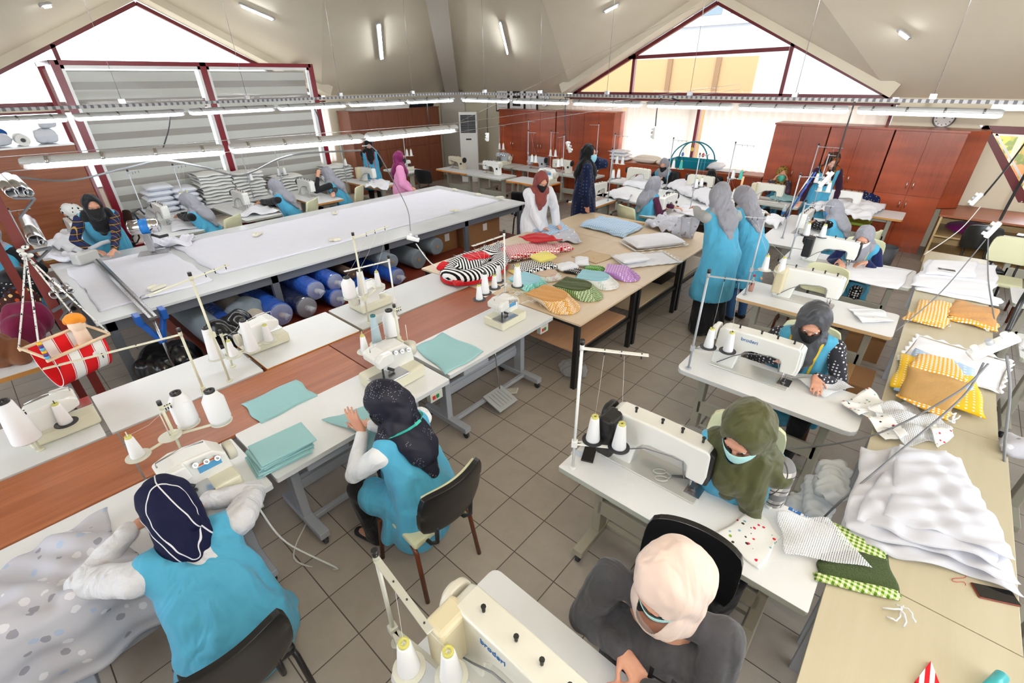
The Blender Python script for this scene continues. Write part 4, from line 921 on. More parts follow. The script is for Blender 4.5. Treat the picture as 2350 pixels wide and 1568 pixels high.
stand('short thread stand with two cones above the hands of the woman in glasses', 6.85, .98, R(-20), H=.5, hd=.16, discs=((.06, 0), (.2, 0)), arm=.1, group=g1, clab=['left of two between the quilts and the bent women', 'right of two between the quilts and the bent women'])
# front overlock rows
g2 = 'thread stands of the overlock rows'
CR = mat('cream_stand', srgb(222, 220, 196), .4)
stand('white thread stand at the right end of the front overlock row', 1.3, 1.2, R(180), H=.76, hd=.26, discs=((.42, .06), (.28, .0), (.13, -.02), (-.02, -.1), (-.05, .12)), arm=.42, double=False, col=MACHW, dcol=BDISC, r=.04, ch=.19, group=g2,
      cones=[{'r': .032, 'h': .13, 'lab': 'small yellow-core thread cone, leftmost of the five by the patterned cushions'}, {'core': BLACK, 'lab': 'tall black-core thread cone, second from left of the five by the patterned cushions'}, {'r': .03, 'h': .12, 'lab': 'small white thread cone in the middle of the five by the patterned cushions'}, {'core': BLACK, 'r': .03, 'h': .17, 'lab': 'slim black-tipped thread cone, rightmost of the five by the patterned cushions'}, {'r': .045, 'h': .2, 'lab': 'biggest white thread cone of the five by the patterned cushions'}])
stand('cream thread stand with the long bent arm over the lower left board', -1.27, 1.9, R(168), H=.52, hd=.06, discs=(), arm=.72, col=CR, group=g2)
stand('low cream carrier with discs in front of the woman in the checked scarf', -1.6, 1.26, R(8), H=.4, hd=.2, discs=((-.2, -.03), (-.02, .0), (.1, .03), (.22, -.12)), arm=.05, col=CR, group=g2, r=.062, ch=.25,
      cones=[{'r': .034, 'h': .13, 'lab': 'small white thread cone with a yellow core on the pale disc above the checked scarf'}, None, {'core': BLACK, 'style': 1, 'lab': 'large white thread cone with black top, left of the big pair beside the turquoise stack'}, {'core': BLACK, 'style': 1, 'lab': 'large white thread cone with black top, right of the big pair beside the turquoise stack'}])
stand('cream thread stand with crossed arms behind the orange edged table', -1.08, 1.95, R(20), H=.86, hd=.42, discs=(), arm=.3, double=True, col=CR, group=g2)
stand('low disc carrier behind the overlock on the orange edged table', -.98, 2.15, R(0), H=.3, hd=.12, discs=((-.08, .02), (.02, -.05), (.16, -.07), (.32, -.02)), arm=.04, col=CR, group=g2, r=.05, ch=.26,
      cones=[{'core': BLACK, 'lab': 'tall white cone with a black core, leftmost on the orange edged table'}, {'r': .03, 'h': .13, 'lab': 'small white cone with a yellow core between the tall pair on the orange edged table'}, {'core': BLACK, 'lab': 'tall white cone with a black core, right of the pair on the orange edged table'}, {'r': .035, 'h': .14, 'lab': 'small yellow-core cone in front of the overlock on the orange edged table'}])
stand('white thread stand standing over the second row overlock', .2, 1.98, R(10), H=.84, hd=.26, discs=((-.06, .12), (.08, .1), (.28, .1)), arm=.42, double=False, col=CR, group=g2, r=.05, ch=.22,
      cones=[{'core': BLACK, 'style': 1, 'r': .062, 'lab': 'large white thread cone with black top on the white stand below the cutting table'}, {'core': BLACK, 'r': .045, 'lab': 'tall white thread cone right of the large one below the cutting table'}, {'r': .033, 'h': .14, 'lab': 'small white cone with a yellow core on the right disc below the cutting table'}])
stand('black footed thread stand in front of the second row, its arm pointing left', .43, 1.84, R(170), H=.6, hd=.2, discs=(), arm=.42, double=False, col=MACHW, group=g2)
stand('pale thread carrier by the woman in the glittering scarf', .0, 1.2, R(-5), H=.46, hd=.2, discs=((-.3, -.0), (-.17, .04), (-.02, .06), (-.0, -.14)), arm=.06, col=CR, group=g2, r=.06, ch=.25,
      cones=[{'r': .032, 'h': .13, 'lab': 'small white cone with a yellow core on the brown disc near the glittering scarf'}, {'mt': mat('silver_thread', srgb(170, 190, 198), .45), 'core': mat('teal_core', srgb(10, 105, 105), .4), 'r': .04, 'h': .24, 'lab': 'silver-grey thread cone on a teal core near the glittering scarf'}, {'core': BLACK, 'style': 1, 'r': .062, 'h': .26, 'lab': 'large white thread cone with black top nearest the glittering scarf'}, None])
stand('low carrier at the left edge of the frame', -2.18, 2.05, R(0), H=.3, hd=.12, discs=((-.02, -.03), (.17, -.0)), arm=.04, col=CR, group=g2, dcol=BDISC, cones=[{'core': BLACK, 'r': .07, 'h': .28, 'lab': 'large white thread cone with black top at the left edge of the frame'}, {'r': .036, 'h': .14, 'lab': 'small white cone with a yellow core beside the large one at the left edge'}])
# left and back stands
g3 = 'thread stands in the background'
for i, (x, y, rz, H_, lab, d_, cl) in enumerate(((-.25, 7.1, 40, .9, 'tall bent steel thread stand beside the strip cutter', (), None), (.35, 7.2, 20, .9, 'thread stand in front of the pillow stack', ((0, 0.05), (.1, .05)), ['left of two before the pillow stack', 'right of two before the pillow stack']),
      (1.9, 8.62, 0, 1.0, 'thread stand beside the folded quilts', ((.06, 0),), ['standing beside the folded quilts']), (2.55, 8.62, 0, .9, 'thread stand left of the woman with her hand at her mask', ((0, .05), (.12, .05)), ['left of two above the third left machine', 'right of two above the third left machine']),
      (3.9, 8.4, 0, .95, 'thread stand left of the standing woman with a red tape measure', ((.05, .0),), ['near the standing woman with a red tape measure']), (5.75, 8.59, -40, .85, 'thread stand over the back left overlock', ((.05, 0), (.15, .0)), ['left of two over the back left overlock', 'right of two over the back left overlock']),
      (8.2, 7.6, -90, .95, 'thread stand in front of the air conditioner', ((0, 0), (.14, 0)), ['left of two in front of the air conditioner', 'right of two in front of the air conditioner']), (8.1, 6.5, -90, 1.1, 'tall thread stand right of the air conditioner', (), None), (8.0, 5.7, -90, .9, 'thread stand in the middle of the last row', ((0, 0), (.15, 0)), ['left of two in the last row', 'right of two in the last row']),
      (7.0, 5.6, -90, .98, 'thread stand behind the shoulder of the woman in the white coat', ((.25, -.02), (.12, 0)), ['on the white disc above the woman in the white coat', 'left on the disc above the woman in the white coat']), (7.0, 4.6, 180, .95, 'thread stand left of the woman on the phone', ((.05, 0), (.18, 0)), ['left of two left of the woman on the phone', 'right of two left of the woman on the phone']),
      (8.2, 4.5, 100, 1.1, 'tall thread stand right behind the woman on the phone', (), None), (-1.6, 7.8, 0, .5, 'short stand with a cone at the far left', ((.1, 0),), ['at the far left behind the checked-scarf worker']))):
    stand(lab, x, y, R(rz), z=.73 if y > 8.61 else ZT, H=H_, hd=.36 if i != 12 else .03, discs=d_, arm=.22, group=g3, clab=cl, r=.034, ch=.14, dcol=BDISC if i in (1, 3, 4) else None)
g3 = 'thread stands at the right edge'
stand('thread stand at the right edge beside the folded wadding', 4.9, -2.78, R(-60), H=.8, hd=.3, discs=(), arm=.2, group=g3)
stand('thread stand at the right edge beside the mustard gingham', 3.5, -2.72, R(-60), H=.8, hd=.4, discs=(), arm=.2, group=g3)
stand('thread stand at the right edge beside the mesh bag', 2.1, -2.72, R(-60), H=.8, hd=.5, discs=(), arm=.2, group=g3)
cone('white thread cone standing on the table at the right edge', V((3.6, -2.72, ZT)), .04, .16)
lockstitch('sewing machine cut by the right edge of the frame beside the wadding', 5.0, -3.2, -TP, motor=None, z=ZT+.001, body=MACH)
lockstitch('sewing machine cut by the right edge of the frame beside the mesh bag', 2.3, -3.2, -TP, motor=None, z=ZT+.001, body=MACH)

# ---------------------------------------------------------------- chairs
CREAMP = mat('cream_vinyl', srgb(212, 212, 176), .5); BLKV = mat('black_vinyl', srgb(20, 20, 22), .28)
def chair(label, x, y, face, back=BLKV, seat=BLKV, legs=BLACK, inner=None, group='office chairs', zs=.46):
    """face = direction the sitter looks at, degrees"""
    t = thing('chair', label, 'chair', (x, y, 0), R(face)-TP, group)
    m = MB(); m.prism([(.22, -.2), (.2, .2), (-.2, .2), (-.22, -.2)], zs-.03, zs+.025, 'XY'); m.build('seat', seat, t, bevel=.02, seg=3)
    def bk(u, v, off):
        a = (u-.5)*2; b = v; wv = .225*(1-.1*abs(2*b-1)**4); x_ = a*wv; zz = zs+.16+.33*(b if abs(a) < .8 else b*(1-.0)) - .02*abs(a)**6*(1 if b > .5 else -1)
        return V((x_, -.25-.05*(1-a*a)-.05*b+off, zz))
    m = MB(); n = 14; f_ = lambda u, v: bk(u, v, 0); g_ = lambda u, v: bk(u, v, -.035)
    m.grid(lambda u, v: f_(u, v), n, 8); k = len(m.v); m.grid(lambda u, v: g_(1-u, v), n, 8)
    # close the rim
    A = [(j*(n+1)) for j in range(9)]; rim = []
    N1 = n+1
    def idx(i, j): return j*N1+i
    def idx2(i, j): return k+j*N1+(n-i)
    for i in range(n): m.f += [(idx(i, 0), idx2(i, 0), idx2(i+1, 0), idx(i+1, 0)), (idx(i, 8), idx(i+1, 8), idx2(i+1, 8), idx2(i, 8))]
    for j in range(8): m.f += [(idx(0, j), idx(0, j+1), idx2(0, j+1), idx2(0, j)), (idx(n, j), idx2(n, j), idx2(n, j+1), idx(n, j+1))]
    q = len(m.f)-len(m.mi); m.mi += [0]*q; m.sm += [False]*q
    b_ = m.build('backrest', [back], t, bevel=.012, seg=3)
    if inner:
        m = MB(); m.grid(lambda u, v: bk(.05+.9*u, .05+.9*v, .012), n, 8); k2 = m.build('backrest_pad', inner, b_, solid=.02)
    for s_ in (-.13, .13): m = MB(); m.tube([(s_, -.12, zs-.02), (s_, -.24, zs-.01), (s_, -.3, zs+.06), (s_, -.31, zs+.2)], .013, 8); m.build('back_support', legs if legs != BROWNM else BLACK, t)
    for sx in (-1, 1):
        m = MB(); m.tube([(sx*.2, -.14, zs-.03), (sx*.21, -.19, zs-.07), (sx*.225, -.25, .0)], .0145, 10); m.build('leg', legs, t)
        m = MB(); m.tube([(sx*.2, .14, zs-.03), (sx*.21, .18, zs-.07), (sx*.225, .22, .0)], .0145, 10); m.build('leg', legs, t)
    return t
# ================================================================== PEOPLE
def remeshed(mb, name, mats, voxel, smooth=4, fold=None, keep=None, snap=None):
    """fuse a builder's shapes into one continuous surface"""
    me = mb.mesh('tmp', mats[:1] if isinstance(mats, list) else mats); fix_normals(me)
    o = bpy.data.objects.new('tmp', me); COL.objects.link(o)
    q = o.modifiers.new('r', 'REMESH'); q.mode = 'VOXEL'; q.voxel_size = voxel; q.use_smooth_shade = True
    if smooth: q = o.modifiers.new('s', 'SMOOTH'); q.factor = .5; q.iterations = smooth
    dg = bpy.context.evaluated_depsgraph_get(); nm = bpy.data.meshes.new_from_object(o.evaluated_get(dg)); nm.name = name
    COL.objects.unlink(o); bpy.data.objects.remove(o); bpy.data.meshes.remove(me)
    n = len(nm.vertices); co = np.empty(n*3); nm.vertices.foreach_get('co', co); co = co.reshape(-1, 3)
    if fold:
        no = np.empty(n*3); nm.vertices.foreach_get('normal', no); no = no.reshape(-1, 3)
        amp, fr, ph = fold[:3]; st = np.array(fold[3] if len(fold) > 3 else (1, 1, .35))
        p = co*fr*st; a = np.sin(p[:, 0]+1.7*np.sin(p[:, 1]*.6+ph)+p[:, 2]*.5); b = np.sin(p[:, 1]*1.3+1.4*np.sin(p[:, 2]*1.1+ph*2)+p[:, 0]*.4)
        c = np.sin(p[:, 0]*2.3-p[:, 2]*1.9+2*np.sin(p[:, 1]+ph)); d = np.sin(p[:, 0]*3.1+2.2*np.sin(p[:, 2]*1.3+ph)+p[:, 1]*2.2)*np.sin(p[:, 2]*.9+ph*3+p[:, 0]*.7); co = co+no*((a*b*.8+.35*c+.4*d)*amp)[:, None]
        nm.vertices.foreach_set('co', co.reshape(-1))
    nm.materials.clear()
    for m_ in (mats if isinstance(mats, list) else [mats]): nm.materials.append(m_)
    nm.update(); return nm
def open_hood(nm, H, rx=.062, zc=.0, rz=.09, y0=.045):
    """cut the face opening out of a headscarf; H = head matrix (local head axes x right, y forward, z up)"""
    Hi = H.inverted(); b = bmesh.new(); b.from_mesh(nm); kill = []
    inside = lambda p: p.y > y0 and (p.x/rx)**2+((p.z-zc)/rz)**2 < 1
    for f in b.faces:
        if inside(Hi @ f.calc_center_median()): kill.append(f)
    bmesh.ops.delete(b, geom=kill, context='FACES')
    for v in b.verts:
        if v.is_boundary:
            p = Hi @ v.co
            if p.y > 0:
                k = math.sqrt((p.x/rx)**2+((p.z-zc)/rz)**2)
                if .6 < k < 1.5: p.x /= k; p.z = (p.z-zc)/k+zc; v.co = H @ p
    b.to_mesh(nm); b.free(); nm.update()
def obj_of(me, name, parent, solid=0, bevel=0):
    o = bpy.data.objects.new(name, me); COL.objects.link(o); o.parent = parent
    if solid: q = o.modifiers.new('s', 'SOLIDIFY'); q.thickness = solid; q.offset = 1
    return o
def finger_chain(m, p, d, n, side, L, r, bends, detail):
    """three segments bending towards n"""
    q = V(p); dd = V(d)
    for k, (l, bnd) in enumerate(zip((.45, .3, .25), bends)):
        ax = dd.cross(n).normalized(); dd = Matrix.Rotation(R(bnd), 3, ax) @ dd
        e = q+dd*(L*l); m.cone(q, e, r*(1-.08*k), r*(1-.08*(k+1)), 8); q = e
    return q
def hand(m, wrist, d, n, left, curl=1., size=1., spread=1.):
    """d = direction of the hand, n = palm normal (towards the palm side)"""
    d = V(d).normalized(); n = V(n); n = (n-d*n.dot(d)).normalized(); s = d.cross(n).normalized()*(1 if left else -1)  # s = towards the thumb
    w = V(wrist); S = size
    m.cone(w-d*.01, w+d*.03*S, .023*S, .027*S, 12, (n, .68)); 
    for k in (-1, 0, 1): m.cone(w+d*.02*S+s*k*.012*S, w+d*.085*S+s*k*.022*S, .019*S, .0135*S, 10, (n, .75))
    for k, L, r in ((1.0, .074, .0087), (.33, .083, .009), (-.33, .077, .0086), (-1.0, .06, .0076)):
        b = w+d*.088*S+s*k*.0285*S; dd = (d+s*k*.1*spread).normalized()
        finger_chain(m, b, dd, n, s, L*S, r*S, [b_*curl for b_ in (16, 22, 16)], 1)
    b = w+d*.025*S+s*.026*S; dd = (d*.62+s*.72+n*.18).normalized()
    finger_chain(m, b, dd, (n*.5-s*.4+d*.2).normalized(), s, .072*S, .0105*S, [6*curl, 12*curl, 10*curl], 1)
    return w+d*.1*S
def ik(a, b, l1, l2, pole):
    a = V(a); b = V(b); d = b-a; L = min(d.length, (l1+l2)*.995); d.normalize(); x = (l1*l1-l2*l2+L*L)/(2*L); h = math.sqrt(max(l1*l1-x*x, 1e-6))
    p = V(pole); p = (p-d*p.dot(d)).normalized(); return a+d*x+p*h, a+d*L
VEST = m_cloth('sky_blue_tunic', srgb(84, 168, 202), srgb(76, 160, 196), .8, .12, 6, .5)
VTRIM = m_cloth('pale_blue_binding', srgb(140, 205, 228), None, .8)
GSC = m_cloth('grey_scarf_cloth', srgb(150, 150, 158), srgb(138, 138, 148), .75, .2, 7, .6)
EYEW = mat('eye_white', srgb(235, 230, 225), .3); IRIS = mat('dark_iris', srgb(40, 26, 20), .2); BROW = mat('dark_brow', srgb(60, 42, 34), .8); LIP = mat('lips', srgb(176, 96, 90), .5)
BLKC = m_cloth('black_cloth', srgb(20, 20, 23), srgb(28, 28, 32), .85, .25, 9, .5)
SHOE = mat('black_shoe', srgb(22, 20, 22), .5)
def person(label, x, y, face, pose='sit', lean=18, hp=25, hy=0, hr=(.18, .40, .84), hl=(-.18, .40, .84), vest=VEST, sleeve=BLKC, scarf=GSC, mask=None, lower=BLKC,
           skirt=False, det=.009, scale=1., zs=.5, tail='back', world_hands=False, handdir=None, curl=(1, 1), hroll=0, glasses=False, chestcol=None, open_v=False, cape=1., seatz=None, fl=None, elbow=None, lkd=.0, feet=True, hem=None, coat=False, stoop=1.15, palm=None, shw=1.0, hpx=None, seat=None, vol=1., wide=1., arm=1.):
    if hpx:
        a1 = R(lean); a2 = R(lean*stoop); Pz = (zs+.04 if pose == 'sit' else .93)
        s1 = V((0, math.sin(a1), math.cos(a1))); s2 = V((0, math.sin(a2), math.cos(a2))); hd0 = V((0, math.sin(a2*.75+R(hp)*.25), math.cos(a2*.75+R(hp)*.25)))
        h0 = (V((0, 0, Pz))+s1*.17+s2*.33+hd0*.155+V((0, math.cos(a2), -math.sin(a2)))*.012)*scale
        p_ = at(hpx[0], hpx[1], h0.z+.02); off = Matrix.Rotation(R(face)-TP, 3, 'Z') @ V((h0.x, h0.y, 0)); x, y = p_.x-off.x, p_.y-off.y

    if seat: chair(seat.pop('label'), x+seat.pop('dx', 0)-.04*math.cos(R(face)), y+seat.pop('dy', 0)-.04*math.sin(R(face)), seat.pop('face', face), **seat)
    t = thing('person', label, 'person', (x, y, 0), R(face)-TP, scale=scale)
    W2L = (Matrix.Translation((x, y, 0)) @ Matrix.Rotation(R(face)-TP, 4, 'Z') @ Matrix.Scale(scale, 4)).inverted()
    if world_hands: hr, hl = (W2L @ V(hr)) if hr else None, (W2L @ V(hl)) if hl else None
    hr = V(hr) if hr is not None else None; hl = V(hl) if hl is not None else None
    a1 = R(lean); a2 = R(lean*stoop); sit = pose == 'sit'
    Pz = zs+.04 if sit else .93
    pel = V((0, 0, Pz)); s1 = V((0, math.sin(a1), math.cos(a1))); s2 = V((0, math.sin(a2), math.cos(a2)))
    waist = pel+s1*.17; chest = waist+s2*.16; neck = chest+s2*.17
    fw = V((0, math.cos(a2), -math.sin(a2)))   # chest normal
    hdir = V((0, math.sin(a2*.75+R(hp)*.25), math.cos(a2*.75+R(hp)*.25)))
    hc = neck+hdir*.155+fw*.012
    Hm = Matrix.Translation(hc) @ Matrix.Rotation(R(hy), 4, 'Z') @ Matrix.Rotation(-R(hp), 4, 'X') @ Matrix.Rotation(R(hroll), 4, 'Y')
    HS = 1.0
    def hpnt(*p): return Hm @ V(p)
    H3 = Hm.to_3x3()
    sh = [neck-s2*.045+V((sx*.165*shw, 0, 0)) for sx in (1, -1)]   # right, left
    # ---- body
    m = MB()
    m.ell(hc, (.074, .093, .112), H3, 18, 12); m.ell(hpnt(0, .035, -.06), (.052, .05, .058), H3); m.cone(hpnt(0, .088, .012), hpnt(0, .107, -.022), .008, .013, 8)
    m.ell(hpnt(0, .084, -.058), (.026, .014, .012), H3, 10, 6); m.ell(hpnt(0, .078, -.09), (.024, .02, .018), H3, 10, 6)
    for sx in (-1, 1): m.ell(hpnt(sx*.074, -.005, -.01), (.01, .02, .03), H3, 8, 6); m.ell(hpnt(sx*.038, .062, -.03), (.026, .026, .022), H3, 10, 6)
    m.ell(hpnt(0, .078, .035), (.055, .02, .018), H3, 10, 6)
    m.cone(neck-s2*.02, hc+(neck-hc)*.3, .052, .05)
    m.cone(chest+s2*.06, waist, .115, .105, 16, (fw, .72)); m.cone(waist, pel, .105, .125, 16, (V((0, 1, 0)), .8)); m.cone(sh[0], sh[1], .05, .05)
    hands = []
    for i, (hh, left) in enumerate(((hr, False), (hl, True))):
        if hh is None: hh = sh[i]+V((.05 if i == 0 else -.05, .08, -.5))
        sx = 1 if i == 0 else -1
        pole = V((sx*.55, -.25, -.8)) if not elbow or elbow[i] is None else V(elbow[i])
        e, w_ = ik(sh[i], hh, .285, .245, pole)
        m.cone(sh[i], e, .044, .036); m.cone(e, w_, .035, .024)
        fd = (w_-e).normalized(); hd_ = V((fd.x, fd.y, -.12 if hh.z < 1.05 else fd.z)).normalized() if not handdir or handdir[i] is None else V(handdir[i]).normalized()
        if hd_.dot(fd) < .3 and not handdir: hd_ = (fd+hd_).normalized()
        pn = V((0, 0, -1)) if not palm or palm[i] is None else V(palm[i])
        if abs(hd_.dot(pn)) > .92: pn = V((-sx, 0, 0))
        hand(m, w_, hd_, pn, left, curl[i]); hands.append((sh[i], e, w_))
    hips = [pel+V((sx*.085, .0, -.02)) for sx in (1, -1)]
    if sit: kn = [V((sx*.13, .43+lkd, zs+.02)) for sx in (1, -1)]; an = [V((sx*.12, .38+lkd, .09)) for sx in (1, -1)]
    else: kn = [V((sx*.1, .03, .48)) for sx in (1, -1)]; an = [V((sx*.1, -.02, .08)) for sx in (1, -1)]
    for h_, k_, a_ in zip(hips, kn, an): m.cone(h_, k_, .075, .055); m.cone(k_, a_, .052, .036); m.cone(a_, a_+V((0, .13, -.045)), .034, .028)
    obj_of(remeshed(m, 'body', SKIN, det, 2), 'body', t)
    # ---- face details
    if abs(det) < .02:
        for sx in (-1, 1):
            m = MB(); m.ell(hpnt(sx*.031, .079, .006), (.0135, .009, .0065), H3, 10, 6); e_ = m.build('eye', EYEW, t)
            m = MB(); m.ell(hpnt(sx*.031, .0855, .004), (.006, .0045, .0058), H3, 8, 6); m.build('iris', IRIS, e_)
            m = MB(); m.tube([hpnt(sx*.012, .091, .024), hpnt(sx*.03, .088, .032), hpnt(sx*.05, .077, .026)], [.002, .0035, .002], 6); m.build('eyebrow', BROW, t)
        if not mask: m = MB(); m.ell(hpnt(0, .097, -.057), (.02, .006, .007), H3, 10, 6); m.build('lips', LIP, t)
    if glasses:
        m = MB()
        for sx in (-1, 1): m.tube([hpnt(sx*.033+.022*math.cos(q*PI/6), .105, .004+.017*math.sin(q*PI/6)) for q in range(13)], .0018, 6); m.tube([hpnt(sx*.055, .104, .008), hpnt(sx*.078, .03, .01)], .0018, 5)
        m.tube([hpnt(-.011, .106, .006), hpnt(.011, .106, .006)], .0018, 5); m.build('glasses', BLACK, t)
    if mask:
        m = MB()
        def mk(u, v):
            a = (u-.5)*2; th = a*1.25; zz = -.005-.115*v; bul = math.cos(a*1.3)*math.sin(PI*(.12+.8*v))
            w_ = .081*(1-.3*v*v); yy = .1*(1-.08*v*v)*HS
            return hpnt(w_*math.sin(th)*1.02, .018+(yy-.012)*math.cos(th)+.024*bul*(abs(math.cos(th))**2)+(.0 if v < .95 else 0), zz+(.012*(1-abs(a)**2)*(1-v))-.002*math.sin(v*18))
        m.grid(mk, 18, 12); q = m.build('face_mask', mask, t, solid=.003)
        m = MB()
        for sx in (-1, 1): m.tube([mk(.5+sx*.5, .15), hpnt(sx*.083, -.01, .0), hpnt(sx*.082, -.015, -.03), mk(.5+sx*.5, .8)], .0015, 5)
        m.build('ear_loop', PAPER, q)
    # ---- sleeves
    if sleeve:
        m = MB(); m.cone(sh[0], sh[1], .06, .06, 16, (fw, .9)); m.cone(chest-s2*(.02 if vest else .08), waist, .155*wide, .15*wide, 16, (fw, .68)); m.cone(waist, pel, .15*wide, .16*wide, 16, (fw, .72))
        if not vest: m.cone(chest-s2*.1+fw*.02, waist+fw*.03, .165*wide, .17*wide, 16, (fw, .72)); m.cone(waist, pel, .17*wide, .18*wide, 16, (fw, .8))
        m.cone(neck-s2*(0 if vest else .04), chest, .055, .1)
        for s_, e, w_ in hands: m.cone(s_, e, .064*arm, .053*arm); m.cone(e, e+(w_-e)*.93, .053*arm, .038*arm)
        obj_of(remeshed(m, 'sleeved_top', sleeve, max(det, .009), 5, (.004, 30, x*3)), 'sleeved_top', t)
    # ---- tunic
    if vest:
        m = MB(); wd = wide
        for sx in (-1, 1):
            S_ = sh[0 if sx > 0 else 1]; m.cone(S_*.72+neck*.28-s2*.012, neck+V((sx*.05, 0, 0))-s2*.04, .07, .055, 16, (fw, .9)); m.cone(S_*.66+neck*.34-s2*.01, chest+V((sx*.05, 0, 0)), .085, .13*wd, 16, (fw, .9))
        m.cone(chest-s2*(.05+.17*(wd-1)), waist, .178*wd, .178*wd, 20, (fw, .74)); m.cone(waist, pel+V((0, 0, -.01)), .178*wd, .2*wd, 20, (fw, .8))
        if coat:
            for s_, e, w_ in hands: m.cone(s_, e, .082, .072); m.cone(e, e+(w_-e)*.95, .07, .058)
        if sit:
            m.cone(pel, pel+V((0, .03, -.13)), .205*wd, .235*wd, 20, (V((0, 1, 0)), .66))
            for sx in (-1, 1):
                h_ = hips[0 if sx > 0 else 1]; k_ = kn[0 if sx > 0 else 1]; m.cone(h_, h_.lerp(k_, .75), .125*wd, .1); m.cone(h_.lerp(k_, .3)+V((sx*.06, 0, 0)), h_.lerp(k_, .35)+V((sx*.11, 0, -.2)), .06, .045)
        else:
            hz = .55 if hem is None else hem
            m.cone(pel, V((0, .03, hz)), .2*wd, .235*wd, 24, (V((0, 1, 0)), .82))
        nm = remeshed(m, 'tunic', vest, max(det, .009), 7, (.012, 17, y*5+x, (1, 1, .4)))
        if sit or True:
            b = bmesh.new(); b.from_mesh(nm)     # flat cut hem
            if not sit:
                hz = .55 if hem is None else hem
                bmesh.ops.delete(b, geom=[f for f in b.faces if f.calc_center_median().z < hz-.05], context='FACES')
            b.to_mesh(nm); b.free()
        obj_of(nm, 'tunic' if not coat else 'coat', t, solid=.003 if not sit else 0)
    # ---- lower clothes
    if lower:
        m = MB()
        for h_, k_, a_ in zip(hips, kn, an): m.cone(h_, k_, .095, .072 if not skirt else .1); m.cone(k_, a_+V((0, 0, .0)), .07 if not skirt else .1, .055 if not skirt else .12)
        if skirt: m.cone((kn[0]+kn[1])*.5, (an[0]+an[1])*.5, .11, .14); m.cone((hips[0]+hips[1])*.5, (kn[0]+kn[1])*.5, .12, .12)
        obj_of(remeshed(m, 'trousers' if not skirt else 'skirt', lower, .012, 6, (.006, 20, x)), 'trousers' if not skirt else 'skirt', t)
    if feet:
        for a_ in an: m = MB(); m.cone(a_+V((0, -.02, -.04)), a_+V((0, .15, -.052)), .042, .036, 12, ((0, 0, 1), .9)); m.cone(a_, a_+V((0, 0, -.03)), .045, .045); obj_of(remeshed(m, 'shoe', SHOE, .01, 3), 'shoe', t)
    # ---- headscarf
    if scarf:
        m = MB(); bk = lambda v_: v_
        vv = vol; m.ell(hpnt(0, -.018-.11*(vv-1), .014), (.097*vv, .111*vv, .128*vv), H3, 20, 12); m.ell(hpnt(0, -.055, -.005), (.088*vv, .09*vv, .11*vv), H3); m.ell(hpnt(0, .022, -.075), (.076, .062, .066), H3)
        m.cone(hpnt(0, .02, -.08), neck+fw*.02, .08*vv, .09*vv); m.cone(hpnt(0, -.05, -.04), neck-fw*.02, .092*vv, .098*vv)
        c = cape
        m.cone(neck+V((-.085*c, 0, 0))-s2*.01, neck+V((.085*c, 0, 0))-s2*.01, .082, .082, 16, (fw, .95))
        if c > .5:
            m.cone(neck+fw*.055, chest+fw*.118+s2*.07, .1, .085, 18, (fw, .5)); m.cone(chest+fw*.118+s2*.07, chest+fw*.14-s2*.04, .085, .035, 16, (fw, .36))
        if tail == 'back':
            m.cone(neck-fw*.06+V((0, 0, .02)), neck-fw*.12-s2*.1, .12, .115, 18, (fw, .45)); m.cone(neck-fw*.12-s2*.1, neck-fw*.15-s2*.27, .115, .04, 18, (fw, .32))
        elif tail == 'knot':
            m.cone(hpnt(.02, -.1, -.08), hpnt(.035, -.12, -.12), .035, .03); m.cone(hpnt(-.01, -.1, -.1), neck-fw*.1-s2*.06, .04, .03)
        elif tail == 'side':
            m.cone(neck+V((-.06, .05, 0)), chest+V((-.1, 0, -.02))+fw*.13, .085, .06, 16, (fw, .6)); m.cone(chest+V((-.1, 0, -.02))+fw*.13, chest+V((-.13, 0, -.16))+fw*.12, .06, .04, 16, (fw, .5)); m.cone(neck+V((-.07, .0, .02)), neck+V((-.17, -.01, -.08)), .08, .07)
        nm = remeshed(m, 'headscarf', scarf, max(det*.9, .0075), 4, (.0055, 26, x*7+y*3, (1, 1, .9))); open_hood(nm, Hm)
        o_ = obj_of(nm, 'headscarf', t, solid=.004)
    return t, W2L, dict(hc=hc, neck=neck, hands=hands, Hm=Hm, chest=chest, fw=fw, s2=s2, W=W2L.inverted())
MW = mat('white_mask', srgb(232, 232, 232), .8); MBk = mat('black_mask', srgb(18, 18, 20), .85); MBl = mat('light_blue_mask', srgb(150, 205, 222), .75); MAq = mat('aqua_mask', srgb(175, 222, 222), .75); MGr = mat('green_mask', srgb(90, 190, 165), .75)
WKN = m_cloth('white_knit', srgb(225, 225, 228), srgb(212, 212, 218), .9, .5, 30, .7)
def tape(par, pts, mt, label=None, w_=.016):
    m = MB(); pts = [V(p) for p in pts]
    for a, b in zip(pts[:-1], pts[1:]): m.bar(a, b, w_, .0015, (b-a).cross(V((1, .3, .2))))
    o = m.build('tape_measure', mt, par); return o

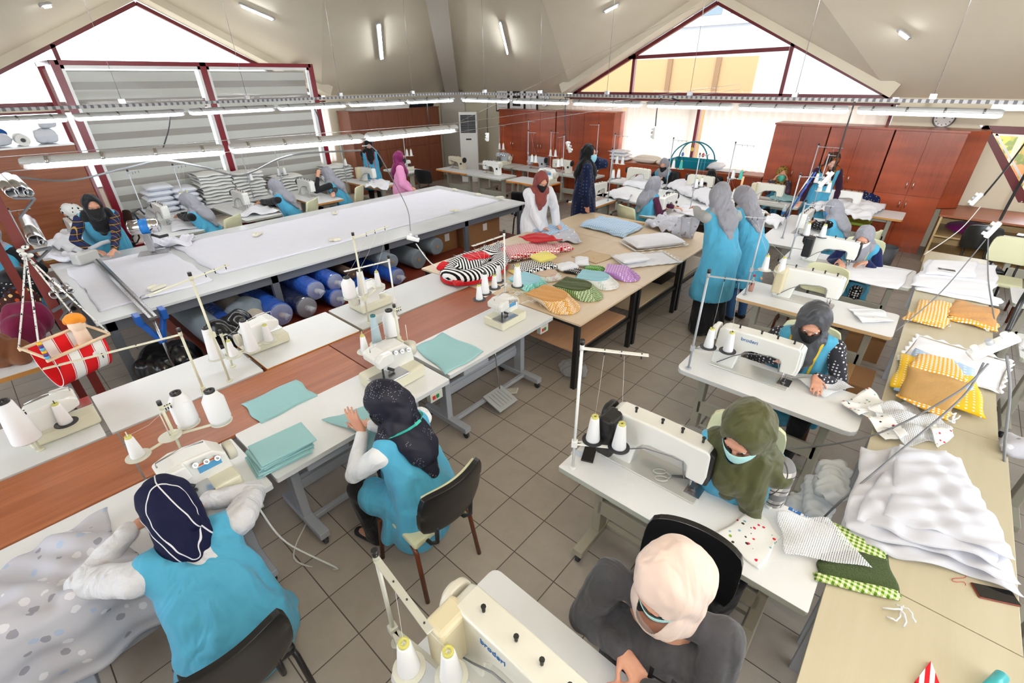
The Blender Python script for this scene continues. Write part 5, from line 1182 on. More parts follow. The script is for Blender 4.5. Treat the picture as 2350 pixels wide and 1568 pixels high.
# P1 checked navy scarf, back to the camera
NAVYG = mat('navy_checked_scarf', srgb(18, 20, 52), .8, spec=.2); g = NG(NAVYG); x_, y_, z_ = g.xyz(g.obj())
def lin(a, off, cell=.15, w_=.034): return g.math('LESS_THAN', g.math('ABSOLUTE', g.math('SUBTRACT', g.math('FRACT', g.math('DIVIDE', g.math('ADD', a, off), cell)), .5)), w_/2)
l1 = lin(g.math('ADD', x_, g.math('MULTIPLY', z_, .35)), .13); l2 = lin(g.math('SUBTRACT', y_, g.math('MULTIPLY', z_, .8)), .05)
g.col(g.mix(g.math('MAXIMUM', l1, l2), srgb(18, 20, 52), srgb(225, 225, 228)))
p1 = person('woman in sky-blue tunic and white-gridded navy scarf, back to the camera, lower left', 0, 0, 88, lean=24, hp=44, hy=6, hr=at(470, 1150, .9), hl=at(300, 1215, .9), world_hands=True, sleeve=WKN, scarf=NAVYG, mask=None, cape=.45, tail='knot', det=.006, scale=1.07, zs=.37, stoop=1.35, shw=1.24, wide=1.2, elbow=((.75, -.4, -.45), (-.75, -.4, -.38)), vol=1.08, arm=1.2, hpx=(385, 1160), seat=dict(label='black chair holding the woman in the white-gridded navy scarf, at the bottom left', face=88, dx=-.05, dy=-.07))
GLIT = mat('glitter_navy', srgb(22, 22, 40), .6, spec=.3); g = NG(GLIT); vo = g.n('TexVoronoi'); g.put(vo.inputs['Vector'], g.obj()); vo.inputs['Scale'].default_value = 120
g.col(g.mix(g.math('MULTIPLY', g.math('LESS_THAN', vo.outputs['Distance'], .2), g.math('GREATER_THAN', g.noise(g.obj(), 9, 2), .55)), srgb(22, 22, 38), srgb(200, 205, 215)))
p2 = person('woman in sky-blue tunic and glittering navy scarf, turquoise tape round her neck, one hand raised', 0, 0, 104, lean=14, hp=34, hy=22, hr=at(848, 975, .85), hl=at(832, 992, 1.0), world_hands=True, handdir=((-.15, .9, -.1), (-.1, .35, .9)), palm=(None, (.9, .3, 0)), curl=(.5, .5), sleeve=m_cloth('white_blouse', srgb(236, 236, 238), fold=.6), scarf=GLIT, mask=MBk, det=.006, scale=1.04, zs=.47, shw=1.1, wide=1.1, vol=1.08, lower=BLKC, hpx=(885, 925), seat=dict(label='black-backed cream chair with brown legs holding the woman in the glittering scarf', face=90, dx=-.04, dy=.05, back=BLKV, seat=CREAMP, legs=BROWNM, inner=CREAMP))
TURQ = mat('turquoise_tape', srgb(60, 185, 170), .5)
T_, W_, q = p2; N_ = q['neck']; f_ = q['fw']
tape(T_, [N_+V((.128*math.sin(a), 0, .03+.03*math.cos(a)))-f_*(.155*math.cos(a)) for a in [R(-110+20*k) for k in range(12)]]+[N_+f_*.13+V((.06, 0, -.12)), N_+f_*.17+V((.1, 0, -.3))], TURQ)
m = MB(); s_, e_, w_ = q['hands'][1]; d_ = (w_-e_).normalized()
m.cyl(w_-d_*.02, w_-d_*.002, .03, .03, 18); m.build('wristwatch', mat('bronze_watch', srgb(120, 100, 80), .25, .8), T_)
# P3 cream scarf, dark grey sweater
GREYS = m_cloth('charcoal_sweatshirt', srgb(72, 72, 76), srgb(62, 62, 67), .9, .3, 12, .6)
p3 = person('woman in dark grey sweatshirt with a big H and cream-pink scarf, bottom of frame', 0, 0, 188, lean=3, hp=44, hy=-28, hr=at(1425, 1490, .88), hl=at(1480, 1590, .86), world_hands=True, vest=None, sleeve=GREYS, scarf=m_cloth('cream_pink_scarf', srgb(226, 204, 192), srgb(220, 196, 184), .7, .15, 5, .5), mask=MAq, cape=.45, tail='none', det=.0055, scale=1.1, zs=.45, shw=1.2, wide=1.15, vol=1.14, arm=1.14, lower=m_cloth('charcoal_trousers', srgb(55, 55, 60)), hpx=(1537, 1335), elbow=((.7, -.3, -.7), (-.7, -.3, -.7)), seat=dict(label='black padded chair of the woman in the dark grey sweatshirt', face=188, dx=.1))
T_, W_, q = p3; c_ = q['chest']+q['fw']*.12+q['s2']*.0+V((-.06, 0, 0))
Mh = Matrix((V((1, 0, 0)), q['s2'], q['fw'])).transposed()
t_ = text_on('H', .15, T_, c_+q['fw']*.0, Mh.to_euler() if False else (0, 0, 0), BLACK, 'letter'); t_.rotation_euler = (Matrix((V((-1, 0, 0)), q['s2'], q['fw'])).transposed()).to_euler(); t_.location = c_+q['fw']*.05
# P4 olive
m_plaid('grey_white_plaid', srgb(200, 196, 190), srgb(120, 120, 122), srgb(70, 70, 74), .11)
p4 = person('woman in olive green scarf, light blue mask and grey plaid sleeves, looking down', 0, 0, 188, lean=15, hp=36, hy=-14, hr=at(1590, 1050, .9), hl=at(1668, 1095, .86), world_hands=True, sleeve=MATS['grey_white_plaid'], scarf=m_cloth('olive_scarf', srgb(76, 78, 46), srgb(66, 68, 40), .45, .15, 5, .6), mask=MAq, det=.0055, tail='side', zs=.49, scale=1.1, vol=1.16, shw=1.1, wide=1.08, hpx=(1712, 990), seat=dict(label='cream chair of the woman in the olive scarf', back=CREAMP, seat=CREAMP, legs=BROWNM))
# P5 satin grey, black mask, yellow tape
SAT = m_cloth('satin_dark_grey', srgb(78, 80, 86), srgb(58, 60, 66), .28, .2, 6, .6)
p5 = person('woman in shiny dark grey scarf and black mask, yellow tape measure round her neck', 0, 0, 184, lean=15, hp=36, hy=4, hr=at(1782, 828, .85), hl=at(1872, 866, .85), world_hands=True, handdir=((-.8, -.5, -.1), (-.2, .95, -.1)), sleeve=m_dots('dark_dotted_knit', srgb(48, 48, 56), srgb(205, 205, 210), .024, .24, d3=True), scarf=SAT, mask=MBk, det=.0065, tail='none', cape=.7, zs=.49, scale=1.06, shw=1.1, wide=1.08, vol=1.08, hpx=(1868, 735), seat=dict(label='cream chair of the woman in the shiny grey scarf', back=CREAMP, seat=CREAMP, legs=BROWNM))
YEL = mat('yellow_tape', srgb(225, 190, 40), .5)
def neck_tape(P_, mt):
    T_, W_, q = P_; N_, f_, s2_, c_ = q['neck'], q['fw'], q['s2'], q['chest']
    for sx in (-1, 1): tape(T_, [N_+V((sx*.085, 0, 0))-f_*.03+s2_*.05, N_+V((sx*.1, 0, 0))+f_*.07+s2_*.02, c_+V((sx*.085, 0, 0))+f_*.13+s2_*.08, c_+V((sx*.075, 0, 0))+f_*.135-s2_*.05, c_+V((sx*.08, 0, 0))+f_*.145-s2_*.17], mt)
neck_tape(p5, YEL)
# P6, P7
p6 = person('woman in grey scarf, white mask and navy sleeves sewing white wadding', 0, 0, 180, lean=18, hp=40, hr=at(1925, 598, .86), hl=at(1990, 602, .86), world_hands=True, sleeve=m_cloth('navy_knit', srgb(24, 32, 78)), mask=MW, tail='back', det=.008, zs=.47, lower=m_dots('black_white_print', srgb(20, 20, 22), srgb(220, 220, 220), .03, .3, d3=True), scale=1.0, wide=1.05, hpx=(1985, 540), seat=dict(label='cream chair of the woman with navy sleeves', back=CREAMP, seat=CREAMP, legs=BROWNM))
neck_tape(p6, YEL)
SEQ = m_dots('sequinned_black', srgb(10, 10, 12), srgb(190, 190, 200), .03, .2, d3=True)
p7 = person('woman in a grey scarf and blue mask with sequinned black sleeves, seen from the side', 0, 0, 70, lean=20, hp=30, hr=at(1868, 508, .9), hl=at(1855, 500, .9), world_hands=True, sleeve=SEQ, mask=mat('mid_blue_mask', srgb(60, 130, 190), .7), tail='back', det=.008, glasses=True, zs=.47, scale=1.0, hpx=(1912, 478), seat=dict(label='cream chair of the woman in the blue mask', back=CREAMP, seat=CREAMP, legs=BLACK))
# P8, P9 standing
p8 = person('nearer of the two standing women in sky-blue tunics seen from behind, black skirt', 0, 0, 56, pose='stand', lean=16, hp=35, hy=-28, hr=at(1700, 500, 1.1), hl=at(1587, 468, 1.38), elbow=(None, (-.9, -.1, -.5)), world_hands=True, sleeve=m_cloth('light_grey_jersey', srgb(165, 165, 162)), mask=MW, skirt=True, lower=BLKC, det=.008, scale=1.04, hem=.5, shw=1.1, wide=1.08, vol=1.12, tail='back', hpx=(1652, 450))
STR = m_stripe('black_white_stripes', [(0, srgb(225, 222, 215)), (.78, srgb(50, 50, 55))], .028, 2)
p9 = person('bent woman in sky-blue tunic and striped sleeves right beside the tall standing woman', 0, 0, 60, pose='stand', lean=24, hp=45, hy=10, hr=at(1790, 490, .95), hl=at(1740, 470, .95), world_hands=True, sleeve=STR, lower=m_cloth('denim', srgb(60, 95, 140)), det=.008, scale=1.0, hem=.55, mask=MBk, wide=1.05, vol=1.08, hpx=(1706, 452))
# P10 glasses
p10 = person('woman in grey scarf and glasses with plum sleeves at the black-motored machine', 0, 0, -22, lean=14, hp=20, hr=at(1525, 478, .87), hl=at(1555, 478, .87), world_hands=True, sleeve=m_cloth('plum_knit', srgb(82, 34, 62)), mask=MW, glasses=True, det=.009, zs=.48, scale=1.06, wide=1.1, vol=1.05, hpx=(1502, 424), seat=dict(label='cream chair with black underside, behind the woman in glasses', back=CREAMP, seat=CREAMP, legs=BLACK))
# P11 white coat, P12 navy coat
p11 = person('woman in white coat, dusty red scarf and black mask at the display table', 0, 0, -118, pose='stand', lean=20, hp=30, hy=0, hr=at(1242, 522, .86), hl=at(1277, 514, .86), hpx=(1243, 413), world_hands=True, vest=m_cloth('white_coat', srgb(235, 236, 242), fold=.6), sleeve=BLKC, coat=True, scarf=m_cloth('dusty_red_scarf', srgb(142, 72, 66), srgb(130, 64, 60), .7), mask=MBk, tail='none', det=.008, scale=1.0, hem=.6)
NAVYC = m_dots('navy_speckled_coat', srgb(16, 26, 56), srgb(60, 70, 110), .05, .2, d3=True)
p12 = person('tall woman in a navy coat and black scarf, holding a phone to her ear', 0, 0, -55, pose='stand', hpx=(1352, 350), wide=1.1, lean=2, hp=8, hy=-8, hr=(.24, .06, .82), hl=(-.12, .1, 1.5), handdir=((0, .1, -1), (.25, .0, .95)), palm=((-1, 0, 0), (.9, -.1, -.1)), elbow=((.4, -.6, 0), (-.6, .5, -.8)), vest=NAVYC, sleeve=BLKC, coat=True, scarf=BLKC, mask=MBl, tail='back', det=.008, scale=1.08, hem=.35)
T_, W_, q = p12; m = MB(); m.box(q['hands'][1][2]+V((.015, .01, .09)), (.01, .07, .14), rx=.2); m.build('mobile_phone', BLACK, T_)
# far right group
p13 = person('woman in grey scarf and dark mask working in front of the white cushions', 0, 0, 184, hpx=(1524, 377), seat=dict(label='black chair of the woman by the cushions'), lean=10, hp=22, hr=(8.25, 3.15, .95), hl=(8.25, 2.8, .9), world_hands=True, mask=MBk, det=.01, zs=.46)
p14 = person('woman all in black, head bent low behind her sewing machine', 0, 0, 195, lean=24, hpx=(1632, 402), seat=dict(label='black chair of the woman all in black'), hp=50, hr=(8.2, 1.9, .84), hl=(8.15, 1.55, .84), world_hands=True, vest=None, sleeve=BLKC, scarf=BLKC, tail='side', det=.01, zs=.44)
p15 = person('woman in a leopard print scarf adjusting her green mask with both hands', 0, 0, 196, hpx=(1795, 397), seat=dict(label='black chair of the woman adjusting her green mask'), lean=8, hp=8, hy=10, hr=(.12, .2, 1.03), hl=(-.12, .2, 1.04), handdir=((-.3, .2, .8), (.3, .2, .8)), palm=((-.8, 0, 0), (.8, 0, 0)), elbow=((.3, .3, -1), (-.3, .3, -1)), sleeve=m_blotch('dark_floral', srgb(70, 60, 70), [srgb(120, 110, 120), srgb(150, 30, 80)], 30, .4), scarf=m_blotch('leopard_print', srgb(150, 120, 60), [srgb(30, 20, 15), srgb(60, 40, 25)], 28, .45), mask=MGr, tail='none', det=.01, zs=.46)
p16 = person('standing woman in a brown and green patterned scarf in front of the red-brown cabinets', 0, 0, 205, pose='stand', hpx=(1912, 366), lean=12, hp=40, hr=(.28, .15, .85), hl=(-.2, .25, .9), sleeve=m_cloth('aubergine_knit', srgb(50, 22, 44)), scarf=m_blotch('camouflage_silk', srgb(70, 40, 26), [srgb(120, 105, 40), srgb(35, 22, 18), srgb(140, 70, 30)], 9, .6), tail='none', cape=1, det=.01, hem=.55)
# left side
PLD = m_plaid('brown_navy_plaid', srgb(48, 34, 30), srgb(36, 44, 84), srgb(180, 140, 80), .075)
p17 = person('standing woman in black scarf, black mask and plaid shirt leaning over the cutting table', 0, 0, -95, hpx=(212, 470), pose='stand', lean=38, hp=12, hy=5, hr=at(215, 575, .93), hl=at(262, 580, .93), wide=1.08, world_hands=True, curl=(1, .5), sleeve=PLD, scarf=BLKC, mask=MBk, tail='none', cape=1.0, det=.0075, scale=1.03, glasses=True, hem=.5)
p18 = person('woman in a black and white patterned scarf bent over the machine behind the cutter', 0, 0, 185, hpx=(163, 485), seat=dict(label='black chair of the woman in the black and white scarf'), lean=26, hp=40, hr=(-1.1, 7.85, .84), hl=(-1.05, 7.5, .84), world_hands=True, sleeve=BLKC, scarf=m_blotch('black_white_diamonds', srgb(225, 225, 222), [srgb(15, 15, 15)], 17, .42), det=.009, zs=.46)
for lab, px, hL, hR, sl, kw in (('left one of the three seated grey-scarfed women beside the partition, black sleeves', (432, 462), (388, 492), (398, 494), BLKC, dict(hp=38)), ('middle one of the three seated grey-scarfed women beside the partition, arms stretched forward', (630, 427), (590, 463), (600, 465), 1, dict(hp=24)),
        ('right one of the three seated grey-scarfed women beside the partition, one hand at her mask', (750, 398), (729, 408), (765, 446), 1, dict(hp=12))):
    rt_ = 'right one' in lab
    person(lab, 0, 0, 128, lean=20, hpx=px, hr=at(*hR, .86), hl=at(*hL, 1.12 if rt_ else .86), world_hands=True, sleeve=m_cloth('charcoal_knit', srgb(38, 38, 42)) if sl == 1 else BLKC, mask=MW, det=.008, zs=.47, scale=1.04, elbow=((.4, .1, -1), (-.3, .2, -1)), seat=dict(label='cream chair of the '+lab.split(' beside')[0], back=CREAMP, seat=CREAMP), **kw)
p22 = person('standing woman in black scarf with a red tape measure, at the back left', 0, 0, -120, hpx=(846, 332), pose='stand', lean=12, hp=30, hr=at(850, 393, .9), hl=at(862, 395, .9), world_hands=True, sleeve=BLKC, scarf=BLKC, mask=MBk, tail='none', det=.009, hem=.6, scale=.97)
neck_tape(p22, mat('red_tape', srgb(215, 70, 60), .5))
p23 = person('woman in a magenta scarf and pink coat standing sideways at the back left', 0, 0, -35, hpx=(917, 360), pose='stand', lean=4, hp=5, hy=5, hr=(.15, .2, .95), hl=(-.15, .2, .95), vest=m_cloth('pink_coat', srgb(222, 150, 190), srgb(214, 138, 180)), sleeve=BLKC, coat=True, scarf=m_cloth('magenta_scarf', srgb(118, 24, 84), srgb(104, 18, 72), .5), mask=MBk, tail='back', det=.009, scale=.93, hem=.45)
p24 = person('person in a sky-blue tunic cut by the left edge of the frame, beside the bags', 0, 0, 60, hpx=(-28, 535), seat=dict(label='black chair of the person cut by the left edge'), lean=18, hp=25, sleeve=BLKC, det=.01, zs=.5, scale=1.1)
# ---------------------------------------------------------------- chairs under and beside them
chair('empty cream chair behind the table with the red bottle', 3.9, -1.05, 170, back=CREAMP, seat=CREAMP, legs=BROWNM)
chair('empty black chair in the aisle behind the woman in the white coat', 5.35, 4.25, 20)
chair('empty black chair behind the woman in pink', 5.75, 7.7, 20)
chair('empty black chair among the tables below the small slanted window', 7.1, -2.55, 200)
chair('empty cream chair in front of the folded wadding table end', 6.6, -2.75, 180, back=CREAMP, seat=CREAMP, legs=BROWNM)
chair('green chair with a dark floral jacket hung over it, behind the lace edged cloth', 8.75, -.85, 180, back=mat('green_vinyl', srgb(150, 175, 60), .5), seat=mat('green_vinyl', (1, 1, 1)))
# ================================================================== THINGS ON AND AROUND THE TABLES
def cushion(m, c, w_, l_, h, rz=0, p=.45, n=22, puff=1., tilt=0):
    """soft pillow shape with pinched corners"""
    Q = Matrix.Translation(c) @ Matrix.Rotation(rz, 4, 'Z') @ Matrix.Rotation(tilt, 4, 'X')
    def sf(sg):
        def f(u, v):
            a, b = 2*u-1, 2*v-1; k = 1-.07*(1-abs(b)**2)*0-.06*(abs(a)*(1-b*b)); k2 = 1-.06*(abs(b)*(1-a*a))
            t = (max(0, (1-a**4)*(1-b**4)))**p
            return Q @ V((a*w_/2*(1-.05*(1-b*b)*abs(a)), b*l_/2*(1-.05*(1-a*a)*abs(b)), h/2+sg*h/2*t+.004*math.sin(9*a+5*b)*t))
        return f
    m.grid(sf(1), n, n); m.grid(sf(-1), n, n); return m
def pillow(name, label, cat, px, py, z, w_, l_, h, rz, mt, group=None, tilt=0):
    p = at(px, py, z+h*.5); p.z = z; m = MB(); cushion(m, p, w_, l_, h, rz, tilt=tilt); return tag(m.build(name, mt), label, cat, group)
def lerp2(P4, u, v): return (P4[0]*(1-u)+P4[1]*u)*(1-v)+(P4[3]*(1-u)+P4[2]*u)*v
def sheet(name, label, cat, corners, z, mt, amp=.008, th=.004, n=26, seed=1, fr=1., group=None, edge=None, drop=None, puff=0., zoff=.004, parent=None):
    """soft cloth on four corner pixels of a table top; edge=(point, outward normal): beyond it the cloth hangs down"""
    P4 = [at(px, py, z) if len(c) == 2 else V(c) for c in corners for (px, py) in [c[:2]]] if len(corners[0]) == 2 else [V(c) for c in corners]
    rr = random.Random(seed); ph = [rr.uniform(0, 6) for _ in range(6)]; m = MB()
    L1 = (P4[1]-P4[0]).length; L2 = (P4[3]-P4[0]).length
    def f(u, v):
        uu = u+.02*math.sin(v*9+ph[0])*(1-abs(2*u-1)*.0); vv = v+.02*math.sin(u*8+ph[1]); p = lerp2(P4, uu, vv)
        s, t = p.x*fr, p.y*fr
        h_ = amp*(1+math.sin(s*17+ph[2]+1.5*math.sin(t*9+ph[3]))*math.cos(t*13+ph[4]) + .6*math.sin((s+t)*29+ph[5]+math.sin(s*11)*1.3)*.8)
        h_ = max(h_, 0); pf = puff*(max(0, (1-(2*u-1)**4)*(1-(2*v-1)**4)))**.5
        q = V((p.x, p.y, z+zoff+h_+pf))
        if edge:
            e0, en = V(edge[0]), V(edge[1]).normalized(); d = (p-e0).dot(en)
            if d > 0:
                q = p-en*d; r_ = .03; a = min(d/r_, PI/2); q = V((q.x, q.y, 0))+en*(r_*math.sin(a)*.7); q += en*(.02*math.sin(s*21+ph[2])+.012*math.sin(t*33+ph[1]))*min(1, d*5)+en*.012
                q.z = z+zoff-(d-r_*.5 if d > r_ else d*.3)
        return q
    m.grid(f, n, max(6, int(n*L2/max(L1, .01)) if L2 < 4*L1 else n)); o = m.build(name, mt, parent); q = o.modifiers.new('s', 'SOLIDIFY'); q.thickness = th; q.offset = 1
    return tag(o, label, cat, group) if not parent else o
TQ = m_cloth('turquoise_cotton', srgb(160, 204, 208), srgb(150, 198, 202), .85, .1, 8)
WCL = m_cloth('white_cotton', srgb(238, 238, 242), srgb(228, 228, 236), .85, .15, 8)
LBD = m_dots('light_blue_dotted', srgb(165, 195, 225), srgb(225, 235, 245), .035, .24)
BWS = m_stripe('black_white_bold', [(0, srgb(240, 240, 240)), (.5, srgb(15, 15, 16))], .032, 1)
BWC = m_chevron('black_white_chevron', srgb(240, 240, 240), srgb(15, 15, 16), .045, .03)
RWC = m_chevron('red_white_chevron', srgb(240, 236, 236), srgb(190, 22, 32), .04, .026)
RED = m_cloth('red_cotton', srgb(200, 22, 32), srgb(180, 16, 26)); YLC = m_cloth('pale_yellow_cotton', srgb(232, 216, 120))
# --- display table goods
DT = 'cushions and cloths on the display tables'
p = at(1090, 612, .85); t = thing('baby_nest', 'oval baby nest in bold black and white stripes with red trim, on the display table', 'baby nest', (p.x, p.y, ZT+.002), R(8))
m = MB()
def ovt(a, b, A=.40, B=.24, r=.1): q = 2*PI*a; w_ = 2*PI*b; c_ = V((A*math.cos(q), B*math.sin(q), r*.8)); n_ = V((B*math.cos(q), A*math.sin(q), 0)).normalized(); return c_+n_*(r*math.cos(w_))+V((0, 0, r*.8*math.sin(w_)))
m.grid(ovt, 48, 14); m.build('padded_rim', m_stripe('nest_stripes', [(0, srgb(240, 240, 240)), (.5, srgb(15, 15, 16))], .045, 0), t)
m = MB(); m.grid(lambda a, b: V((.5*math.cos(2*PI*a), .335*math.sin(2*PI*a), .01+.045*b)), 48, 2); m.build('red_base', RED, t, solid=.012)
m = MB(); cushion(m, V((-.02, .02, .08)), .5, .3, .09, .2); m.build('inner_cushion', m_chevron('nest_chevron', srgb(240, 240, 240), srgb(15, 15, 16), .5, .045), t)

for A_ in (((.08, .03, .14), .3, .22, .06, -.5), ((-.34, .2, .1), .18, .1, .08, .3), ((-.48, -.12, .03), .16, .1, .05, 1.0)): m = MB(); cushion(m, V(A_[0]), *A_[1:]); m.build('red_flap', RED, t)
o = sheet('patterned_cloth', 'small-chevron black and white cloth behind the striped baby nest', 'cloth', [(1085, 585), (1140, 560), (1215, 592), (1150, 612)], ZT+.02, BWC, .03, .01, 30, 4)
pillow('cushion', 'red and white zigzag cushion behind the baby nest', 'cushion', 1215, 575, ZT, .72, .42, .13, -.5, RWC, DT)
sheet('folded_cloth', 'plain red cloth lying on top of the zigzag cushion', 'cloth', [(1192, 548), (1240, 535), (1290, 556), (1230, 562)], ZT+.13, RED, .015, .012, 20, 6)
pillow('cushion', 'red-tipped end of a second zigzag cushion, right of the first', 'cushion', 1285, 568, ZT, .34, .2, .09, -.7, RWC, DT)
pillow('cushion', 'black and white zigzag cushion with pale yellow underside, under the small yellow pillow', 'cushion', 1228, 612, ZT, .5, .32, .1, -.35, BWC, DT)
pillow('cushion', 'pale yellow rim of cloth below the black and white zigzag cushion', 'cushion', 1222, 622, ZT, .52, .33, .03, -.35, YLC, DT)
pillow('cushion', 'small plain yellow pillow on top of the zigzag cushion', 'cushion', 1247, 590, ZT+.09, .27, .21, .09, -.25, YLC, DT)
GST = m_blotch('grey_cloud_star_print', srgb(196, 196, 206), [srgb(225, 225, 232), srgb(150, 150, 162), srgb(176, 190, 212)], 15, .4)
sheet('folded_cloth', 'light blue dotted cloth under the hands of the woman in the white coat', 'cloth', [(1222, 533), (1285, 512), (1325, 540), (1262, 556)], ZT, LBD, .018, .01, 24, 8)
sheet('folded_cloth', 'grey cloud-printed cloth hanging over beside the dotted cloth, white edged', 'cloth', [(1262, 545), (1315, 528), (1336, 562), (1290, 560)], ZT, GST, .02, .008, 20, 9)
o = sheet('folded_blanket', 'light blue dotted folded blanket in the middle of the display table', 'blanket', [(1330, 520), (1375, 502), (1478, 522), (1432, 548)], ZT, LBD, .008, .012, 26, 10, puff=.07)
LACE = mat('lace_white', srgb(236, 236, 238), .85)
def lace_pillow(label, px, py, w_, l_, h, rz, z=ZT, trim=True):
    p = at(px, py, z+h*.5); t = thing('lace_pillow', label, 'pillow', (p.x, p.y, z), rz, 'white lace edged pillows')
    m = MB(); cushion(m, V((0, 0, 0)), w_, l_, h); m.build('cushion', WCL, t)
    if trim:
        m = MB()
        def lf(u, v):
            q = u*4; k = int(q) % 4; f_ = q-int(q); cs = [(-1, -1), (1, -1), (1, 1), (-1, 1), (-1, -1)]; a = cs[k]; b = cs[k+1]; s_ = 1+v*.08*(1+.35*math.sin(u*150))
            return V(((a[0]*(1-f_)+b[0]*f_)*w_/2*(.97+.03*s_)*s_*.98, (a[1]*(1-f_)+b[1]*f_)*l_/2*s_*.98, .02+.008*math.sin(u*150)*v))
        m.grid(lf, 160, 2); m.build('lace_trim', LACE, t, solid=.004)
    return t
lace_pillow('large white lace edged pillow at the far right of the display table', 1500, 552, .78, .42, .12, -.55)
lace_pillow('white lace edged mat lying flat on the display table near the right edge', 1482, 596, .72, .44, .02, -.6)
lace_pillow('small white pillow lying on the lace edged mat', 1450, 592, .4, .26, .08, -.5, ZT+.02, False)
m_blotch('embroidered_beige', srgb(206, 182, 150), [srgb(210, 120, 60), srgb(60, 130, 60), srgb(220, 190, 60)], 9, .2)
sheet('embroidered_panel', 'flat beige cloth with small embroidered animals on the display table', 'cloth', [(1310, 590), (1355, 576), (1412, 590), (1368, 606)], ZT, MATS['embroidered_beige'], .001, .002, 12, 3)
m = MB(); a, b = at(1388, 500, ZT+.02), at(1478, 514, ZT+.02); m.bar(a, b, .05, .03); tag(m.build('wooden_strip', m_wood('pale_strip', srgb(222, 180, 130), srgb(232, 195, 150), 'Y')), 'wooden strip lying near the far edge of the display table', 'strip')
sheet('folded_cloth', 'blue-grey printed cloth bunched at the far right corner, below the bent women', 'cloth', [(1480, 520), (1525, 498), (1590, 520), (1545, 545)], ZT, GST, .045, .008, 30, 12, puff=.03)
m = MB(); c_ = at(1573, 520, .95)
m.grid(lambda u, v: V((c_.x+.14*(u-.5)+.03*math.sin(v*9), c_.y-.25*(u-.5)+.03*math.sin(u*14+v*4), .66+.42*v)), 18, 12); tag(m.build('hanging_cloth', GST, solid=.01), 'blue-grey printed cloth hanging from the hand of the tall standing woman', 'cloth')
# bibs: fanned stacks, each bib a thing
def bib_mesh(name, mt, w_=.2, l_=.22):
    m = MB(); n = 20
    def g_(u, v):
        a = u*2-1; y = -l_/2+v*l_; hw = w_/2*(1 if v < .55 else math.sqrt(max(.0, 1-((v-.55)/.45)**2))*.97+.03); return V((a*hw, y, .0035+.003*math.sin(a*7+v*3)+.0035*v*math.sin(a*11+v*9)))
    m.grid(g_, n, n); k = len(m.v); m.grid(lambda u, v: g_(1-u, v)+V((0, 0, .007)), n, n); N1 = n+1
    E_ = [(i, 0) for i in range(n)]+[(n, j) for j in range(n)]+[(n-i, n) for i in range(n)]+[(0, n-j) for j in range(n)]; I1 = lambda i, j: j*N1+i; I2 = lambda i, j: k+j*N1+n-i
    for q in range(len(E_)): a, b = E_[q], E_[(q+1) % len(E_)]; m.f.append((I1(*a), I1(*b), I2(*b), I2(*a))); m.mi.append(0); m.sm.append(False)
    return m.mesh(name, mt)
def bibs(lab, px, py, n, rz, top, rest, w_=.2, l_=.24, fan=.02, dirn=(-.1, -1)):
    w_ *= 1.32; l_ *= 1.12; ON = ['top', 'second', 'third', 'fourth', 'fifth', 'sixth', 'seventh', 'eighth', 'ninth', 'tenth']; short = lab.replace('fanned stack of ', '').split(',')[0]; short = ' '.join(short.split()[:9])
    p = at(px, py, ZT+.03); d = V((dirn[0], dirn[1], 0)).normalized(); me = bib_mesh('bib', rest, w_, l_); fix_normals(me); mt_ = bib_mesh('bib', top, w_*.98, l_*.98); fix_normals(mt_)
    for k in range(n):
        o = bpy.data.objects.new('bib', mt_ if k == n-1 else me); COL.objects.link(o); o.location = (p.x-d.x*fan*k, p.y-d.y*fan*k, ZT+.002+k*.0085); o.rotation_euler = (0, 0, rz+R(4)*math.sin(k*2.1)+R(3)*(k-n/2))
        tag(o, '%s bib from the top, of the %s' % (ON[n-1-k], short) if n > 1 else lab, 'bib', lab)
def strings(lab, px, py, n, seed=1, mt=THREAD, z=ZT, spread_=.06, L=.12, r=.003):
    rr = random.Random(seed); p = at(px, py, z+.02); m = MB()
    for k in range(n):
        a = rr.uniform(2.2, 4.4); q = V((p.x+rr.uniform(-spread_, spread_), p.y+rr.uniform(-spread_, spread_), z+.02)); pts = [q]
        for s_ in range(5): a += rr.uniform(-.9, .9); q = q+V((math.cos(a), math.sin(a), 0))*L/5; q.z = z+.008+rr.uniform(0, .02); pts.append(q)
        m.tube(pts, r, 6)
    return tag(m.build('tie_cords', mt), lab, 'cords')
TQD = m_dots('turquoise_dotted', srgb(110, 205, 195), srgb(235, 245, 243), .026, .3); MUS = m_cloth('mustard_towelling', srgb(214, 158, 92), srgb(202, 146, 80), .95, .4, 60)
GNG = m_dots('mustard_gingham', srgb(232, 168, 60), srgb(248, 244, 232), .02, .36); OLT = m_cloth('olive_towelling', srgb(70, 82, 34), srgb(62, 74, 30), .95, .4, 60); HND = m_check('green_houndstooth', srgb(86, 120, 52), srgb(236, 238, 226), .024, srgb(160, 184, 130))
LIL = m_dots('lilac_dotted', srgb(190, 140, 205), srgb(242, 234, 246), .03, .22); PUR = m_cloth('dark_purple_towelling', srgb(78, 48, 96)); LBT = m_cloth('pale_blue_towelling', srgb(150, 200, 215)); PRT = m_blotch('colourful_print', srgb(238, 238, 236), [srgb(200, 40, 60), srgb(120, 170, 190), srgb(130, 160, 50), srgb(60, 40, 36)], 28, .34)
BGT = m_cloth('beige_towelling', srgb(208, 180, 160)); BWD = m_dots('black_dotted', srgb(18, 18, 20), srgb(240, 240, 240), .022, .28); GRD = m_dots('green_dotted', srgb(80, 150, 50), srgb(230, 240, 220), .02, .25)
bibs('fanned stack of turquoise bibs at the left of the display table', 1228, 655, 8, R(165), LBT, TQD, .24, .3)
bibs('fanned stack of brown-beige bibs behind the turquoise ones', 1262, 632, 5, R(170), BGT, PRT, .2, .25)
bibs('fanned stack of bibs with a pale blue top, colourful print below', 1385, 648, 8, R(185), LBT, PRT, .24, .32)
